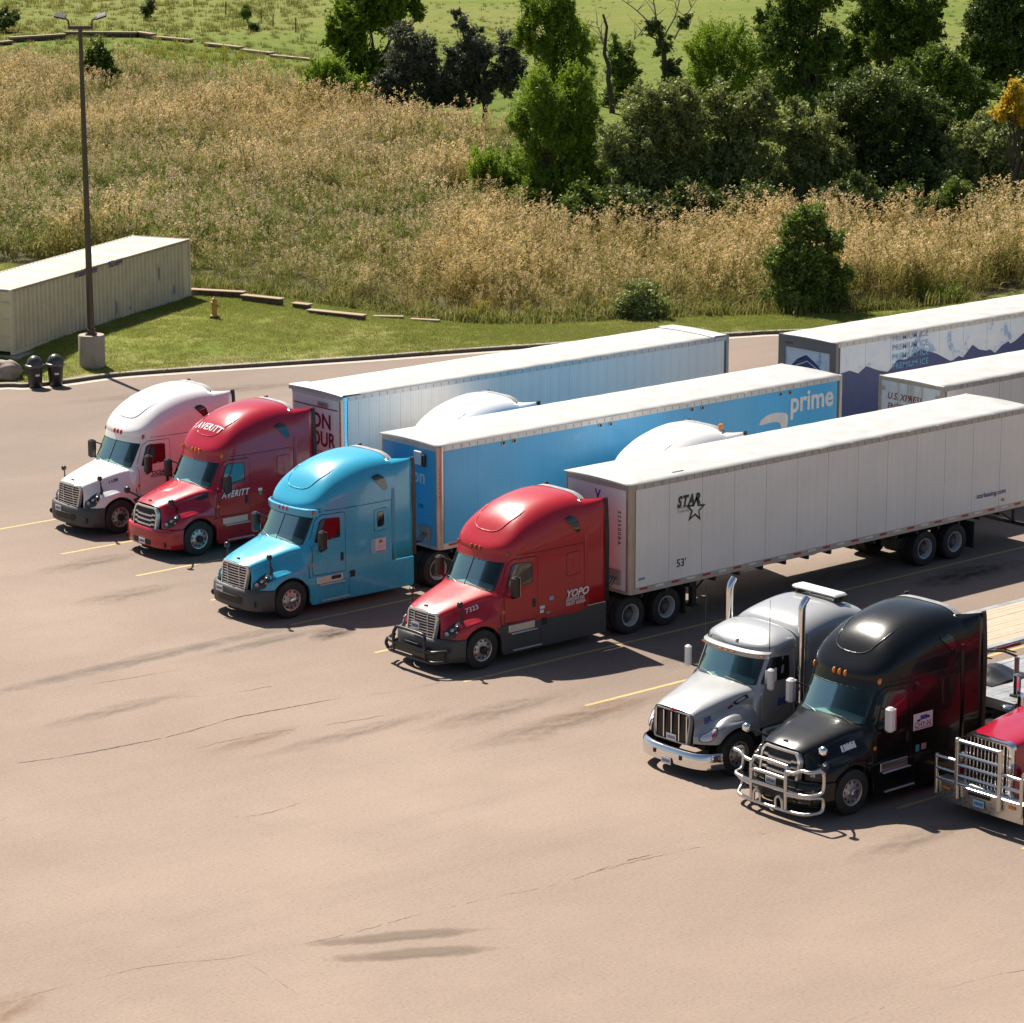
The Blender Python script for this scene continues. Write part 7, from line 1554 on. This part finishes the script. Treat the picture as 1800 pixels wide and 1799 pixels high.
scl = np.clip(.75 + .35 * f1 + r.normal(0, .15, n), .3, 1.5) * np.where(px > 560, .55, 1.0); dry = np.clip(.22 + .3 * f2 + .22 * f1 + r.normal(0, .1, n), 0, 1); rot = np.c_[np.zeros((n, 2)), r.uniform(0, 6.28, n)]
scatter('meadow_grass', 'rough green meadow grass on the slope above the reeds', np.c_[P, np.full(n, -.1)], scl, rot, dry, TALL, r.integers(0, 4, n), 'grass'); print('meadow', n)
# yellow-flowered weeds in front of the far wall and green weeds along the lawn edge
M_GOLD = mat_blend('goldenrod', ((.09, .13, .02), (.42, .36, .03)), ((.12, .14, .02), (.50, .42, .04)), .3)
def weed(seed):
    r = random.Random(seed); V, F, T = [], [], []
    for _ in range(10):
        p = (r.gauss(0, .2), r.gauss(0, .2), 0); grass_blade(V, F, T, p, r.uniform(.6, 1.1), (r.uniform(0, 6.28), r.uniform(.05, .3)), .03, .15, r, 3)
        for k in range(5): grass_blade(V, F, T, (p[0], p[1], r.uniform(.55, 1.0)), .14, (r.uniform(0, 6.28), .8), .03, r.uniform(.5, 1), r, 2)
    return proto('weed', V, F, T, [M_GOLD])
GP = np.array([(gz(*p).x, gz(*p).y) for p in [(200, 100), (260, 78), (340, 85), (420, 100), (545, 130), (530, 165), (420, 160), (300, 130)]]); P, r = sample(GP, .5, 3); L2 = np.array([(gz(*p).x, gz(*p).y) for p in [(560, 552), (760, 566), (900, 570), (1050, 562), (1300, 552), (1300, 545), (1050, 553), (900, 561), (760, 558)]]); P2, r = sample(L2, 1.0, 4); P = np.r_[P, P2]; n = len(P)
scatter('goldenrod', 'yellow flowering weeds along the reed edge', np.c_[P, np.full(n, -.1)], r.uniform(.35, .95, n), np.c_[r.normal(0, .2, (n, 2)), r.uniform(0, 6.28, n)], r.random(n), [weed(i) for i in range(3)], r.integers(0, 3, n), 'weeds')
EP = np.array([(gz(*p).x, gz(*p).y) for p in [(330, 512), (500, 532), (640, 556), (770, 572), (900, 577), (1050, 570), (1280, 560), (1420, 557), (1600, 549), (1700, 536), (1700, 522), (1600, 537), (1420, 545), (1280, 548), (1050, 556), (900, 562), (770, 556), (640, 541), (500, 518), (330, 498)]]); P, r = sample(EP, 5.0, 6); n = len(P)
scatter('edge_grass', 'unmown green grass along the foot of the reeds', np.c_[P, np.array([min(hgt(a, b), .13) - .05 for a, b in P])], r.uniform(.5, 1.5, n), np.c_[r.normal(0, .15, (n, 2)), r.uniform(0, 6.28, n)], np.clip(r.normal(.3, .25, n), 0, 1), TALL, r.integers(0, 4, n), 'grass')
# turf blades over the lawn mesh
pts = []; rr = np.random.default_rng(9)
R_ = np.array(rows_lawn); nS_, nK = R_.shape[0], R_.shape[1]
m = 120000; i = rr.uniform(0, nS_ - 1.001, m); j = rr.random(m) * (nK - 2.001); i0 = i.astype(int); j0 = j.astype(int); fi = (i - i0)[:, None]; fj = (j - j0)[:, None]
Q = R_[i0, j0] * (1 - fi) * (1 - fj) + R_[i0 + 1, j0] * fi * (1 - fj) + R_[i0, j0 + 1] * (1 - fi) * fj + R_[i0 + 1, j0 + 1] * fi * fj; wd = np.linalg.norm(R_[i0, 0] - R_[i0, nK - 1], axis=1); px, py = pixel(Q[:, :2]); Q = Q[(px > -40) & (px < 1840) & (rr.random(m) < np.clip(wd / 14.0, .1, 1))]; f1 = fbm(Q[:, 0], Q[:, 1], 1.1, 2.0); f2 = fbm(Q[:, 0], Q[:, 1], 3.3, 6.0)
Q = Q[rr.random(len(Q)) < np.clip(.75 + .5 * f1, .15, 1)]; n = len(Q); f2 = fbm(Q[:, 0], Q[:, 1], 3.3, 6.0)
scatter('lawn_turf', 'short mown grass blades covering the lawn', Q, rr.uniform(.6, 1.5, n), np.c_[np.zeros((n, 2)), rr.uniform(0, 6.28, n)], np.clip(.18 + .25 * f2 + rr.normal(0, .12, n), 0, 1), SHORT, rr.integers(0, 4, n), 'grass'); print('turf', n)

print('leaves', NLEAF[0])
